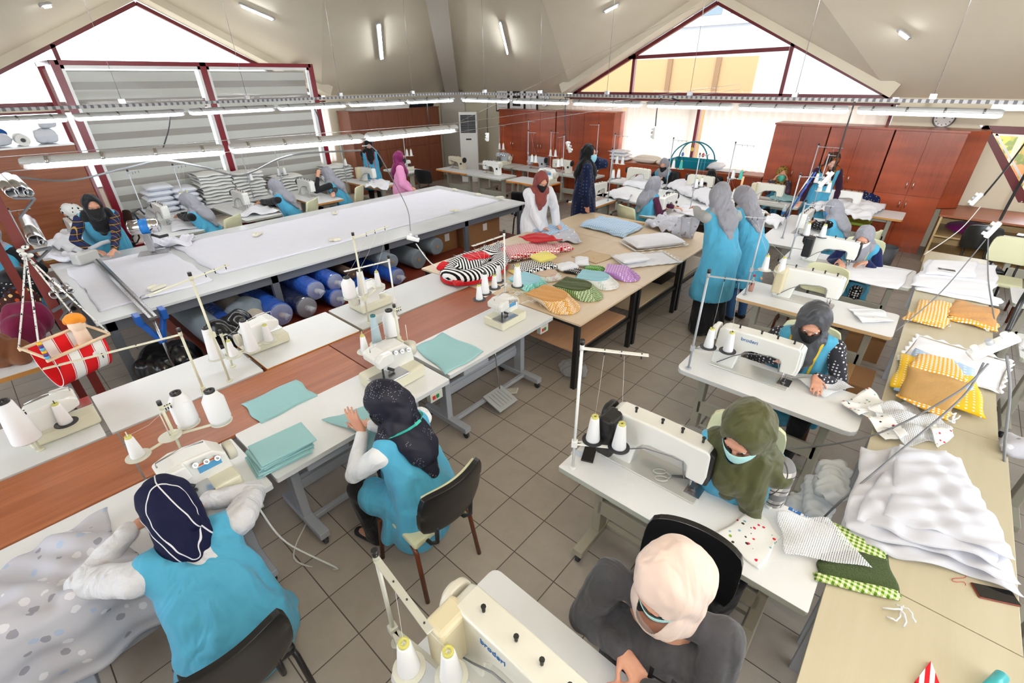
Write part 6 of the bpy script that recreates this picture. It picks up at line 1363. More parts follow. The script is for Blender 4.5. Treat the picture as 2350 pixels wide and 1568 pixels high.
bibs('fanned stack of lilac dotted bibs with a dark purple one, right edge of the display table', 1440, 632, 8, R(190), LIL, LIL, .22, .26)
bibs('single dark purple bib behind the lilac stack', 1412, 622, 1, R(190), PUR, PUR, .22, .24)
bibs('fanned stack of bibs with an olive top and green houndstooth below', 1345, 672, 9, R(180), OLT, HND, .25, .34)
bibs('fanned stack of mustard gingham bibs at the near corner of the display table', 1290, 698, 10, R(165), MUS, GNG, .26, .36)
bibs('row of black dotted bibs in the middle of the display table', 1322, 622, 3, R(200), BWD, BWD, .1, .22)
bibs('green dotted bib beyond the black dotted ones', 1368, 613, 2, R(200), GRD, GRD, .1, .22)
for i, (px, py, lab) in enumerate(((1300, 612, 'white cotton bonnet in the middle of the display table'), (1335, 600, 'white cotton bonnet farther back on the display table'))): pillow('baby_bonnet', lab, 'bonnet', px, py, ZT, .26, .18, .08, -.4+i, WCL, 'white baby bonnets')
strings('tangle of white tie cords left of the mustard gingham bibs', 1232, 690, 9, 3); strings('white tie cords beside the turquoise bibs', 1188, 672, 8, 5)
# --- turquoise cloth
tg = 'turquoise cotton cloths'
sheet('turquoise_cloth', 'flat turquoise cloth on the brown board between the overlock rows', 'cloth', [(556, 930), (680, 873), (727, 911), (598, 976)], ZT-.006, TQ, .001, .006, 16, 2, group=tg)
sheet('turquoise_cloth', 'flat turquoise cloth spread on the overlock table next to the empty pedals', 'cloth', [(952, 800), (1016, 766), (1113, 808), (1024, 861)], ZT, TQ, .0015, .003, 16, 3, group=tg)
p = at(640, 1040, ZT+.03)
for k in range(7):
    m = MB(); dx = .012*math.sin(k*2.3); 
    m.box((0, 0, .006), (.33-.012*(k % 3), .24-.01*(k % 2), .011)); o = m.build('folded_cloth', TQ, bevel=.005); o.location = (p.x+dx+.004*k, p.y+.01*math.cos(k*1.7), ZT+.002+k*.0135); o.rotation_euler = (0, 0, R(-6+5*math.sin(k*1.9)+k))
    tag(o, 'topmost folded cloth of the turquoise stack left of the glittering scarf' if k == 6 else '%s folded cloth from the bottom of the turquoise stack' % ['lowest', 'second', 'third', 'fourth', 'fifth', 'sixth'][k], 'cloth', 'folded turquoise cloths in a stack')
e_ = (0, .665, 0)
a, b = at(748, 970, ZT), at(868, 935, ZT); 
sheet('turquoise_cloth', 'turquoise cloth held by the woman in the glittering scarf, hanging over the table edge', 'cloth', [tuple(a+V((0, .02, 0))), tuple(b+V((.0, .05, 0))), (b.x+.02, .3, ZT), (a.x+.2, .14, ZT)], ZT, TQ, .006, .003, 26, 6, edge=(e_, (0, -1, 0)), group=tg)
# --- grey star cloth lower left
sheet('printed_cloth', 'long grey-white cloth printed with clouds and stars, hanging over the table at the lower left', 'cloth', [(-3.35, 1.05, ZT), (-2.02, 1.08, ZT), (-1.98, .18, ZT), (-3.2, .2, ZT)], ZT, GST, .032, .005, 70, 11, fr=1.0, edge=((0, .64, 0), (0, -1, 0)))
# --- T1 goods
def phone(label, px, py, z, rz, case=BLACK, w_=.075, l_=.155):
    p = at(px, py, z); t = thing('mobile_phone', label, 'phone', (p.x, p.y, z), rz, 'phones lying on the tables'); m = MB(); m.box((0, 0, .0045), (w_, l_, .009)); m.build('case', case, t, bevel=.008, seg=3)
    m = MB(); m.box((0, 0, .0094), (w_*.93, l_*.96, .0008)); m.build('screen', mat('phone_glass', srgb(10, 10, 12), .08), t)
phone('black phone lying on the table beside the white thread stand', 1352, 1042, ZT, R(-68))
phone('phone in a white case on the folded white wadding', 2172, 621, ZT+.125, R(8), MACHW); phone('phone in a red-brown case half under the white tulle', 2283, 1366, ZT, R(25), mat('phone_case_red', srgb(130, 50, 30), .5))
phone('dark phone on the grey table below the small slanted window', 2342, 540, ZT, R(80), DGREY)
def scissors(label, px, py, z, rz, grip):
    p = at(px, py, z+.01); t = thing('scissors', label, 'scissors', (p.x, p.y, z+.006), rz); m = MB()
    m.bar((0, -.0, 0), (.01, .13, 0), .014, .003); m.bar((0, 0, .003), (-.008, .13, .003), .014, .003); m.build('blades', STEEL, t)
    for s_ in (-1, 1): m = MB(); m.tube([(s_*.0, 0, .002)]+[(s_*.028+.02*math.cos(q*PI/6), -.06+.035*math.sin(q*PI/6), .004) for q in range(3, 16)], .006, 8); m.build('handle', grip, t)
scissors('scissors with clear handles on the bed of the near white machine', 1540, 1092, ZT+.012, R(215), mat('clear_handle', srgb(210, 210, 200), .2, alpha=.7))
m = MB(); c_ = at(1330, 1042, ZT); m.box((c_.x, c_.y, ZT+.001), (.1, .05, .001), rz=R(100)); tag(m.build('sticker', mat('pale_blue_sticker', srgb(205, 215, 228), .5)), 'small white sticker with blue print beside the black phone', 'sticker')
m = MB(); c_ = at(1850, 1186, ZT); m.box((c_.x, c_.y-.02, ZT+.001), (.022, .075, .001)); t_ = thing('maker_label', 'blue and white maker label at the edge of the near table', 'label', (c_.x, c_.y, ZT)); 
o = MB().box((0, .055, .0008), (.024, .06, .0008)).build('blue_field', BLUE, t_); text_on('SV', .022, t_, (0, .055, .0016), (0, 0, R(-90)), PAPER); text_on('MATAS', .022, t_, (0, -.022, .0008), (0, 0, R(-90)), BLUE)
sheet('printed_scrap', 'cupcake print scraps bunched at the needle of the near white machine', 'scrap', [(1628, 1085), (1690, 1085), (1720, 1135), (1665, 1150)], ZT, PRT, .012, .002, 18, 21, group='cupcake print scraps')
sheet('printed_scrap', 'small cupcake print strip between the needle and the mesh bag', 'scrap', [(1695, 1133), (1720, 1130), (1732, 1150), (1708, 1147)], ZT, PRT, .004, .002, 10, 22, group='cupcake print scraps')
sheet('printed_scrap', 'cupcake print scrap lying alone near the ruler marks', 'scrap', [(1747, 1150), (1772, 1142), (1778, 1162), (1765, 1172)], ZT, PRT, .003, .002, 10, 23, group='cupcake print scraps')
sheet('printed_scrap', 'large cupcake print sheet spread on the near table', 'scrap', [(1645, 1225), (1735, 1165), (1790, 1235), (1742, 1312)], ZT, PRT, .003, .002, 24, 24, group='cupcake print scraps')
NETW = m_mesh('white_net', srgb(238, 240, 244), .009, .33); NETG = m_mesh('green_net', srgb(66, 88, 30), .008, .2); NETM = m_mesh('mustard_net', srgb(205, 155, 80), .009, .2); BHT = m_check('bright_houndstooth', srgb(84, 124, 34), srgb(238, 242, 218), .022, srgb(180, 200, 120))
t = thing('mesh_bag', 'green mesh drawstring bag with a houndstooth edge, under white netting', 'bag', (0, 0, 0))
sheet('houndstooth_top', '', '', [(1905, 1200), (2030, 1262), (2035, 1300), (1935, 1260)], ZT, BHT, .004, .006, 20, 31, parent=t, puff=.01)
sheet('mesh_body', '', '', [(1880, 1275), (2025, 1262), (2062, 1365), (1872, 1325)], ZT, m_cloth('dark_green_net', srgb(66, 88, 30), srgb(52, 70, 24), .9, .8, 160), .004, .006, 24, 32, parent=t, puff=.014)
sheet('houndstooth_edge', '', '', [(1868, 1318), (2060, 1362), (2062, 1382), (1872, 1336)], ZT, BHT, .003, .008, 24, 33, parent=t, puff=.012)
tc = strings('x', 2062, 1392, 4, 8, THREAD, ZT, .02, .1, .004); tc.parent = t; del tc['label'], tc['category']
sheet('white_netting', 'white netting lying across the print scraps and the green mesh bag', 'netting', [(1780, 1180), (1900, 1195), (2003, 1310), (1800, 1275)], ZT+.022, NETW, .01, .001, 30, 34)
# --- T2, T3, T4 goods
sheet('white_netting', 'white netting being sewn by the woman with the yellow tape measure', 'netting', [(1808, 868), (1860, 862), (1960, 895), (1890, 915)], ZT, NETW, .02, .002, 22, 41)
sheet('printed_scrap', 'colourful print scraps between the sewing table and the maple table', 'scrap', [(1925, 930), (1990, 900), (2030, 930), (1965, 965)], ZT+.004, PRT, .018, .002, 20, 42)
sheet('white_netting', 'white netting with print scraps on the maple table, before the mesh bag', 'netting', [(1985, 945), (2075, 925), (2180, 1000), (2075, 1038)], ZT, NETW, .03, .002, 30, 43)
sheet('printed_scrap', 'print scraps tangled in the netting on the maple table', 'scrap', [(1960, 945), (2010, 935), (2080, 1010), (2030, 1015)], ZT+.01, PRT, .02, .002, 20, 44)
sheet('printed_scrap', 'rolled print scrap at the right end of the netting', 'scrap', [(2120, 985), (2150, 975), (2185, 1010), (2150, 1030)], ZT+.012, PRT, .02, .002, 16, 45)
sheet('sheer_scrap', 'sheer white scraps with a little print on the table with the red bottle', 'scrap', [(1945, 710), (2020, 712), (2050, 740), (1975, 745)], ZT, m_blotch('sheer_white_print', srgb(230, 232, 236), [srgb(190, 60, 90), srgb(220, 225, 230)], 14, .2), .012, .002, 18, 46)
sheet('white_wadding', 'sheet of white wadding being sewn by the woman with navy sleeves', 'wadding', [(1945, 603), (2090, 625), (2062, 668), (1926, 640)], ZT, WCL, .003, .012, 20, 47)
t = thing('glass_bottle', 'glass bottle half full of red liquid, beside the thread stand', 'bottle', at(1722, 668, ZT)); m = MB(); m.lathe([(.0, 0), (.024, 0), (.026, .02), (.026, .1), (.012, .14), (.011, .175)], n=20); m.build('glass', mat('bottle_glass', srgb(215, 220, 190), .05, alpha=.35), t)
m = MB(); m.lathe([(0, .003), (.0235, .003), (.0235, .095), (0, .095)], n=20); m.build('red_liquid', mat('red_liquid', srgb(200, 30, 60), .1), t); m = MB(); m.cyl((0, 0, .17), (0, 0, .19), .013, n=16); m.build('cap', mat('red_cap', srgb(190, 30, 40), .4), t)
def wbottle(lab, px, py, z=ZT):
    t = thing('water_bottle', lab, 'bottle', at(px, py, z)); m = MB(); m.lathe([(0, 0), (.032, 0), (.032, .14), (.012, .18), (.012, .2)], n=18); m.build('bottle', mat('clear_plastic', srgb(225, 235, 240), .08, alpha=.4), t); m = MB(); m.lathe([(.0325, .06), (.0325, .11)], n=18, cap=False); m.build('blue_wrap', BLUE, t); m = MB(); m.cyl((0, 0, .2), (0, 0, .215), .014, n=12); m.build('cap', mat('white_cap', srgb(235, 235, 235), .4), t)
wbottle('water bottle under the machine of the woman all in black', 1590, 425); wbottle('water bottle on the table left of the woman in the blue mask', 1795, 500)
# --- maple table goods
def wad(lab, corners, z, k, mt=WCL, name='folded_wadding', g_='folded white wadding', puff=.018): sheet(name, lab, 'wadding', corners, z, mt, .003, .012, 20, k, group=g_, puff=puff)
wad('lowest fold of white wadding, nearest the mustard gingham', [(2100, 668), (2110, 650), (2300, 690), (2290, 705)], ZT, 51); wad('middle fold of white wadding at the far end of the maple table', [(2088, 655), (2108, 625), (2285, 655), (2270, 690)], ZT+.03, 52)
wad('upper fold of white wadding near the far edge of the maple table', [(2108, 635), (2128, 598), (2285, 612), (2285, 655)], ZT+.05, 53); wad('topmost fold of white wadding, with the white phone on it', [(2120, 630), (2135, 600), (2240, 605), (2235, 640)], ZT+.085, 54)
GNB = m_dots('bright_gingham', srgb(232, 168, 50), srgb(250, 246, 232), .026, .3)
for i, (cs, lab, mt) in enumerate((([(2085, 740), (2110, 692), (2185, 700), (2165, 745)], 'mustard gingham bag at the left, lying before the folded wadding', GNB), ([(2070, 735), (2085, 722), (2180, 735), (2165, 758)], 'lower mustard gingham bag with a beige bow at the left', GNB), ([(2170, 725), (2190, 692), (2290, 715), (2280, 755)], 'mustard gingham bag with a mesh front, right before the folded wadding', MUS), ([(2175, 735), (2180, 728), (2288, 748), (2285, 765)], 'gingham bag edge below the mesh front one', GNB))):
    sheet('gingham_bag', lab, 'bag', cs, ZT+.002+.02*(i % 2 == 0), mt, .008, .01, 18, 60+i, puff=.02, group='mustard gingham bags')
strings('white cords of the mustard gingham bags', 2180, 735, 5, 14); strings('looped white cord with yellow beads at the right end of the gingham bags', 2262, 750, 4, 15, THREAD, ZT, .02, .09, .004)
lace_pillow('flat white pad with a lace edge under the mustard mesh bag', 2190, 830, .62, .6, .02, R(-8))
sheet('blue_pad', 'pale blue star cushion peeping out under the mustard mesh bag', 'cushion', [(2050, 900), (2100, 805), (2235, 850), (2240, 945)], ZT+.022, m_dots('pale_blue_stars', srgb(170, 195, 225), srgb(230, 236, 245), .05, .2), .003, .01, 20, 71, puff=.02)
YST = m_dots('yellow_star_cotton', srgb(238, 190, 30), srgb(250, 246, 230), .04, .17)
sheet('yellow_bag', 'bright yellow bag with white stars under the mustard mesh bag', 'bag', [(2042, 890), (2070, 815), (2235, 870), (2262, 965)], ZT+.03, YST, .003, .01, 20, 72, puff=.012)
t = thing('mesh_bag', 'mustard mesh bag with a gingham top and white cords, on the maple table', 'bag', (0, 0, 0))
sheet('mesh_body', '', '', [(2062, 915), (2085, 845), (2222, 885), (2175, 955)], ZT+.052, m_cloth('mustard_net_cloth', srgb(216, 170, 98), srgb(194, 146, 76), .9, .6, 190), .003, .01, 24, 73, parent=t, puff=.02)
sheet('gingham_top', '', '', [(2085, 847), (2110, 815), (2185, 830), (2220, 882)], ZT+.054, GNB, .003, .01, 20, 74, parent=t, puff=.02)
sheet('gingham_hem', '', '', [(2056, 912), (2062, 905), (2180, 950), (2172, 968)], ZT+.05, GNB, .002, .01, 20, 75, parent=t, puff=.008)
tc = strings('x', 2190, 950, 6, 16, THREAD, ZT+.03, .03, .14, .005); tc.parent = t; del tc['label'], tc['category']
# tulle
TUL = mat('white_tulle', srgb(236, 237, 246), .8, alpha=.62, sheen=.3)
for i, (cs, z_, lab) in enumerate((([(1925, 1240), (1985, 1050), (2200, 1050), (2345, 1370)], .0, 'lowest layer of the heap of white tulle on the maple table'), ([(1935, 1215), (1975, 1035), (2170, 1040), (2335, 1340)], .03, 'second layer of the heap of white tulle'), ([(1960, 1200), (2050, 1030), (2195, 1060), (2300, 1310)], .06, 'third layer of the heap of white tulle'), ([(2030, 1190), (2060, 1025), (2190, 1050), (2330, 1290)], .085, 'top layer of the heap of white tulle'))):
    sheet('tulle', lab, 'tulle', cs, ZT+z_, TUL, .013, .002, 50, 80+i, puff=.018, group='layers of white tulle', fr=1.5)
m = MB(); rr = random.Random(4); c_ = at(2215, 1345, ZT); q = V((c_.x, c_.y, ZT+.003)); pts = []
for k in range(26): pts.append(q); q = q+V((.012*math.cos(k*.55+2*math.sin(k*.3)), .012*math.sin(k*.5), 0))
m.tube(pts, .0012, 5); tag(m.build('loose_thread', RED), 'loose red thread lying on the maple table below the tulle', 'thread')
m = MB(); c_ = at(2130, 1560, ZT); m.prism([(c_.x-.05, c_.y-.05), (c_.x+.08, c_.y), (c_.x-.05, c_.y+.04)], ZT, ZT+.012, 'XY'); tag(m.build('red_white_scrap', m_stripe('red_white_scrap', [(0, srgb(200, 30, 40)), (.5, srgb(240, 240, 240))], .03, 1)), 'tip of a red and white scrap at the bottom edge of the frame', 'scrap')
m = MB(); a, b = at(2300, 1552, ZT+.03), at(2262, 1590, ZT+.03); m.cyl(a, b, .022, n=20); tag(m.build('teal_roll', mat('teal_shiny', srgb(60, 170, 175), .3)), 'shiny teal roll at the bottom edge of the frame', 'roll')
# star-print cloth on the right edge table
sheet('star_cushion', 'pale blue and grey star-shaped cloth on the table at the right edge', 'cloth', [(2290, 1040), (2300, 1005), (2360, 1030), (2355, 1060)], ZT, GST, .02, .01, 18, 91, puff=.03)
# wadding sack beside the maple table
m = MB(); rr = random.Random(9)
for k in range(14): m.ell((.95+rr.uniform(-.25, .25), -1.74+rr.uniform(-.07, .05), .1+.04*k), (.13+rr.uniform(0, .05), .09, .05), n=14, m=8)
tag(obj_of(remeshed(m, 'wadding_sack', mat('cloudy_plastic', srgb(225, 230, 235), .35, alpha=.75), .014, 2, (.02, 30, 2)), 'wadding_sack', None), 'sack of white wadding in cloudy plastic beside the maple table', 'sack')
# --- white goods, left side
WQ = m_cloth('white_quilting', srgb(236, 236, 234), srgb(220, 220, 216), .9, .3, 10)
PS = [(-.0, .0, 5, 'left pile'), (.5, 0, 5, 'right pile')]
base = at(320, 445, .75)
k_ = 0
for col, n_ in ((0, 5), (1, 4)):
    for j in range(n_):
        m = MB(); cushion(m, V((.38+col*.4+.03*math.sin(j*2), 8.85, .73+j*.095)), .42, .5, .11, .1*math.sin(j*3+col)); tag(m.build('plastic_wrapped_pillow', mat('wrapped_white', srgb(222, 226, 236), .3)), 'bagged white pillow number %s from the table in the %s column of the pillow stack' % (['one', 'two', 'three', 'four', 'five'][j], ['left', 'right'][col]), 'pillow', 'bagged white pillows stacked by the partition')
for col, x_, n_ in ((0, 1.35, 9), (1, 1.95, 8), (2, 2.75, 5), (3, 4.0, 6)):
    for j in range(n_):
        m = MB(); wd = .58; hh = .062; 
        m.grid(lambda u, v: V((x_+(u-.5)*wd+.02*math.sin(j*2.2), 8.98+.28*math.cos(v*2*PI)+.02*math.sin(j*1.3), .76+j*hh+.032*math.sin(v*2*PI)+.008*math.sin(u*12+j))), 12, 12); tag(m.build('folded_quilt', WQ, solid=.004), 'folded white quilt, layer %s of the %s pile against the partition' % (['one', 'two', 'three', 'four', 'five', 'six', 'seven', 'eight', 'nine'][j], ['first', 'second', 'third, low', 'last, farthest'][col]), 'quilt', 'folded white quilts against the partition')
sheet('white_cloth', 'sheer white cloth hanging from the table of the left grey-scarfed woman', 'cloth', [(-.05, 7.0, ZT), (.3, 7.9, ZT), (.75, 7.6, ZT), (.75, 6.7, ZT)], ZT, WCL, .015, .004, 30, 101, edge=((.36, 7, 0), (1, -.1, 0)))
sheet('white_cloth', 'white cloth on the machine table of the middle grey-scarfed woman', 'cloth', [(1.0, 7.0, ZT), (1.5, 7.9, ZT), (2.0, 7.5, ZT), (1.85, 6.75, ZT)], ZT, WCL, .03, .004, 30, 102, edge=((1.62, 7, 0), (1, 0, 0)))
sheet('white_cloth', 'white cloth heaped on the wood edged table behind the cutter', 'cloth', [(110, 570), (150, 540), (215, 552), (190, 590)], ZT, WCL, .04, .006, 24, 103, puff=.05)
sheet('white_cloth', 'white cloth on the table of the standing woman with a red tape measure', 'cloth', [(838, 432), (855, 415), (895, 418), (890, 440)], ZT, WCL, .03, .004, 18, 104, edge=((4.55, 7, 0), (1, 0, 0)))
sheet('crumpled_cloth', 'white cloth bunched at the far edge of the cutting table beside the cutter', 'cloth', [(335, 572), (350, 555), (450, 548), (440, 565)], ZC+.02, LAY, .04, .006, 26, 105, fr=1.6)
sheet('crumpled_cloth', 'white cloth bunched at the left end of the cutting table', 'cloth', [(105, 600), (110, 585), (195, 590), (190, 605)], ZC+.02, LAY, .03, .006, 20, 106, fr=1.6)
# far right group
for i, (cs, z_, lab) in enumerate((([(1428, 425), (1470, 402), (1530, 415), (1500, 440)], ZT, 'white quilt heap behind the woman in glasses'), ([(1530, 430), (1560, 415), (1640, 445), (1600, 465)], ZT, 'white quilt spread right of the woman in glasses'), ([(1560, 440), (1580, 425), (1660, 448), (1625, 475)], ZT+.04, 'upper white quilt beside the bent women'), ([(1390, 455), (1405, 440), (1450, 450), (1440, 465)], ZT, 'small white cloth on the table next to the woman on the phone'), ([(1545, 485), (1570, 470), (1640, 475), (1600, 500)], ZT+.003, 'white cloth under the needle right of the woman in glasses'))):
    sheet('white_quilt', lab, 'quilt', cs, z_, WCL, .02, .02, 24, 110+i, puff=.06 if i < 3 else .01, group='white quilts on the far right tables')
sheet('lace_cloth', 'lace edged white cloth heaped on the table behind the blue mask', 'cloth', [(1850, 480), (1880, 455), (2030, 478), (1990, 512)], ZT, WCL, .04, .015, 34, 120, puff=.07)
sheet('turquoise_cloth', 'crumpled turquoise cloth in front of the green masked woman', 'cloth', [(1765, 458), (1780, 445), (1860, 460), (1840, 472)], ZT, TQ, .02, .004, 20, 121, group=tg)
sheet('white_cloth', 'white cloth on the table right of the bent women', 'cloth', [(1748, 515), (1768, 500), (1800, 512), (1782, 528)], ZT, WCL, .04, .006, 20, 122, puff=.04)
# cushions on the low cabinet
def lc(px, py): p = at(px, py, 1.05); return V((9.24, p.y*.0+_yl(px), 1.02))
def _yl(px): d = ray(px, 375); return (CAM+d*((9.2-CAM.x)/d.x)).y
for i, (px, w_, h, z_, mt, lab) in enumerate(((1425, .5, .08, 1.02, WCL, 'lower white cushion at the left end of the low cabinet'), (1422, .45, .08, 1.1, WCL, 'middle white cushion at the left end of the low cabinet'), (1420, .4, .07, 1.18, WCL, 'top white cushion at the left end of the low cabinet'), (1483, .6, .16, 1.02, m_dots('cream_dotted', srgb(232, 222, 210), srgb(90, 80, 80), .035, .13), 'cream nursing pillow with dark dots on the low cabinet'), (1525, .3, .12, 1.02, m_dots('cream_dotted', (1, 1, 1), (1, 1, 1), 1, 1), 'right end of the dotted nursing pillow behind the woman by the cushions'), (1642, .34, .13, 1.04, WCL, 'white pillow right of the turquoise baby gym'), (1680, .55, .03, 1.02, WCL, 'flat lace edged cushion at the right end of the low cabinet'))):
    m = MB(); cushion(m, V((9.22, _yl(px), z_)), .4, w_, h); tag(m.build('cushion', mt), lab, 'cushion', 'cushions on the low cabinet')
# baby gym
y_ = _yl(1588); t = thing('baby_gym', 'turquoise baby play basket with two crossed arches and hanging toys', 'baby gym', (9.2, y_, 1.02)); TB = m_cloth('petrol_fabric', srgb(0, 120, 140))
m = MB(); m.prism([(-.2, -.36), (.2, -.36), (.2, .36), (-.2, .36)], 0, .02, 'XY'); 
for a, b, c_, d_ in (((-.2, -.36), (-.2, .36), (-.26, .46), (-.26, -.46)), ((.2, -.36), (.2, .36), (.26, .46), (.26, -.46)), ((-.2, -.36), (.2, -.36), (.26, -.46), (-.26, -.46)), ((-.2, .36), (.2, .36), (.26, .46), (-.26, .46))): m.add([(*a, 0), (*b, 0), (*c_, .17), (*d_, .17)], [(0, 1, 2, 3)])
m.build('basket', TB, t, solid=.015)
m = MB(); m.bx(-.19, .19, -.35, .35, .025, .07); m.build('printed_mat', m_blotch('toy_print', srgb(238, 236, 225), [srgb(220, 190, 40), srgb(120, 160, 60), srgb(200, 90, 40)], 12, .35), t, bevel=.02)
for s_ in (-1, 1): m = MB(); m.tube([(s_*.22*math.cos(q), .42*math.cos(q), .12+.42*math.sin(q)) for q in [PI*k/20 for k in range(21)]], .014, 8); m.build('arch', TB, t)
for yy, c1, zt in ((-.22, srgb(210, 60, 50), .3), (.05, srgb(230, 200, 60), .4), (.25, srgb(60, 120, 200), .28)): m = MB(); m.cyl((0, yy, zt), (0, yy, zt+.12), .003, n=5); m.ell((0, yy, zt-.02), (.025, .03, .045)); m.build('hanging_toy', mat('toy_%d' % int(yy*100), c1, .5), t)
# poles and sticks
def stick(name, lab, cat, a, b, r, mt): m = MB(); m.cyl(a, b, r, n=10); return tag(m.build(name, mt), lab, cat)
WST = m_wood('pale_stick', srgb(215, 165, 115), srgb(225, 180, 132), 'Z')
stick('wooden_stick', 'upright wooden stick behind the bent women', 'stick', V((5.15, .35, 0)), V((5.2, .3, 1.62)), .014, WST)
a = at(1755, 640, .03); stick('wooden_stick', 'slanting wooden stick leaning behind the standing women', 'stick', at(1748, 640, .62), at(1672, 565, .72), .014, WST)
stick('wrapped_pole', 'blue wrapped pole leaning on the table by the leopard scarf', 'pole', at(1802, 500, .8), at(1828, 378, 1.55)+V((-.6, -.4, 0)), .012, mat('blue_wrap', srgb(40, 90, 180), .5))
stick('steel_pole', 'steel pole next to the blue wrapped pole', 'pole', at(1795, 500, .8), at(1822, 378, 1.55)+V((-.6, -.4, 0)), .01, STEEL)
# strip cutter
p = at(345, 585, ZC); t = thing('strip_cutter', 'upright fabric cutter with a polished motor and a blue band on the cutting table', 'fabric cutter', (p.x+.05, p.y, ZC), R(-20), scale=1.2)
m = MB(); m.bx(-.14, .14, -.1, .1, 0, .02); m.cyl((0, 0, .02), (0, 0, .2), .02); m.bx(-.03, .03, -.08, .0, .05, .24); m.build('stand', STEEL, t, bevel=.004)
m = MB(); m.cyl((-.12, 0, .3), (.12, 0, .3), .075, n=28); m.ell((-.12, 0, .3), (.03, .07, .07)); m.ell((.12, 0, .3), (.03, .07, .07)); m.build('motor', CHROME, t)
m = MB(); m.cyl((-.03, 0, .3), (.05, 0, .3), .078, n=28); m.build('blue_band', mat('blue_band', srgb(25, 120, 200), .4), t); m = MB(); m.tube([(.05, -.07, .22), (.12, -.12, .2), (.2, -.16, .22)], [.012, .016, .014], 10); m.build('handle', BLACK, t); m = MB(); m.tube([(-.02, .0, .37), (-.04, 0, .45), (.02, 0, .48), (.05, 0, .42)], .01, 8); m.build('carrying_handle', BLACK, t)
m = MB(); m.bx(-.012, .012, .0, .006, 0, .26); m.build('blade_guide', STEEL, t)
# top of the wooden screen
m = MB(); m.cyl((-1.0, 9.3, 2.03), (-1.0, 9.75, 2.03), .085, n=24); t = thing('paper_roll', 'white paper roll on top of the wooden screen at the far left', 'roll', (0, 0, 0)); m.build('roll', PAPER, t); m = MB(); m.cyl((-1.0, 9.29, 2.03), (-1.0, 9.3, 2.03), .03, n=16); m.build('core', BLACK, t)
for i, (x_, w_, h, lab) in enumerate(((-1.45, .7, .2, 'clear plastic bag of white goods left of the paper roll'), (-.7, .3, .22, 'wrapped white pack right of the paper roll'), (-.62, .24, .2, 'upper wrapped white pack right of the paper roll'))):
    m = MB(); cushion(m, V((x_, 9.55, 1.95+(.22 if i == 2 else 0))), w_, .35, h, 0, .3); tag(m.build('wrapped_pack', mat('wrapped_white', (1, 1, 1))), lab, 'pack', 'packs on top of the wooden screen')
m = MB(); cushion(m, V((-1.25, 9.6, 2.06)), .2, .2, .14, .6); tag(m.build('blue_cloth', m_cloth('royal_blue', srgb(25, 85, 160))), 'blue cloth poking up behind the paper roll', 'cloth')
# ---------------------------------------------------------------- under the cutting table
PLB = mat('blue_plastic_wrap', srgb(38, 78, 165), .2, coat=.8); G = NG(PLB); vo = G.n('TexVoronoi', feature='DISTANCE_TO_EDGE'); G.put(vo.inputs['Vector'], G.mapping(G.obj(), (1, 1, 1))); vo.inputs['Scale'].default_value = 16; G.bump(vo.outputs[0], .8, .02)
PLN = mat('navy_plastic_wrap', srgb(28, 34, 62), .18, coat=.8); G = NG(PLN); G.bump(G.noise(G.obj(), 22, 4), .9, .03); GRL = m_cloth('grey_fleece_roll', srgb(112, 122, 132), None, .95); BGR = m_cloth('beige_fleece_roll', srgb(176, 166, 152)); WRAP = mat('clear_wrap', srgb(225, 230, 240), .12, alpha=.3)
CORE2 = mat('card_core', srgb(150, 120, 90), .8)
def roll(lab, px, py, r, mt, z=None, y0=3.5, L=1.6, wrap=True, tilt=0):
    p = plane_hit(px, py, V((0, y0, 0)), V((0, 1, 0))); z = max(p.z, .3+r) if z is None else z; t = thing('fabric_roll', lab, 'roll', (p.x, y0, z), 0, 'fabric rolls stored under the cutting table')
    m = MB(); m.cyl((0, 0, 0), (tilt, L, 0), r, n=28); m.build('fabric', mt, t, bevel=.02, seg=3); m = MB(); m.cyl((0, -.006, 0), (0, .01, 0), r*.2, n=16); m.cyl((0, -.008, 0), (0, 0, 0), r*.1, n=10); m.build('core_end', CORE2, t)
    if wrap: m = MB(); m.ell((0, -.005, 0), (r*.92, .03, r*.92), n=20, m=12); m.tube([(0, -.03, 0), (.02, -.07, .01), (.03, -.1, -.02)], [.04, .025, .045], 10); w_ = m.build('plastic_wrap', WRAP, t)
roll('blue wrapped roll at the left end of the blue rolls, beside the grey leg', 637, 690, .14, PLB, .46); roll('dark navy wrapped roll, second from the left at the bottom', 702, 697, .135, PLN, .44); roll('blue wrapped roll leaning in the gap left of the middle', 722, 655, .12, PLB, .6, 3.52)
roll('blue wrapped roll at the top of the stack', 768, 640, .115, PLB, .61, 3.56); roll('blue wrapped roll at the bottom, third from the left', 774, 678, .12, PLB, .42); roll('blue wrapped roll half hidden behind the white thread stand', 838, 640, .12, PLB, .43); roll('blue wrapped roll at the right end of the blue rolls', 912, 628, .12, PLB, .43)
roll('grey fleece roll above the right-hand blue roll', 900, 592, .1, GRL, .62, 3.6, wrap=False); roll('large grey fleece roll right of the table leg', 962, 592, .14, GRL, .46, 3.75, wrap=False); roll('grey fleece roll behind the power strip', 1005, 580, .13, GRL, .55, 3.8, wrap=False); roll('beige fleece roll at the left, beside the overlock machine', 600, 728, .13, BGR, .44, 3.4, wrap=False); roll('card tube with dark fabric between the blue rolls', 812, 634, .06, mat('dark_brown_roll', srgb(70, 50, 42), .8), .62, 3.6, wrap=False)
roll('blue wrapped roll left of the grey table leg, behind the small cone', 548, 730, .12, PLB, .43, 3.3); roll('grey wrapped roll farther left on the platform', 480, 715, .14, GRL, .45, 3.5)
CARD = mat('cardboard', srgb(150, 108, 70), .85)
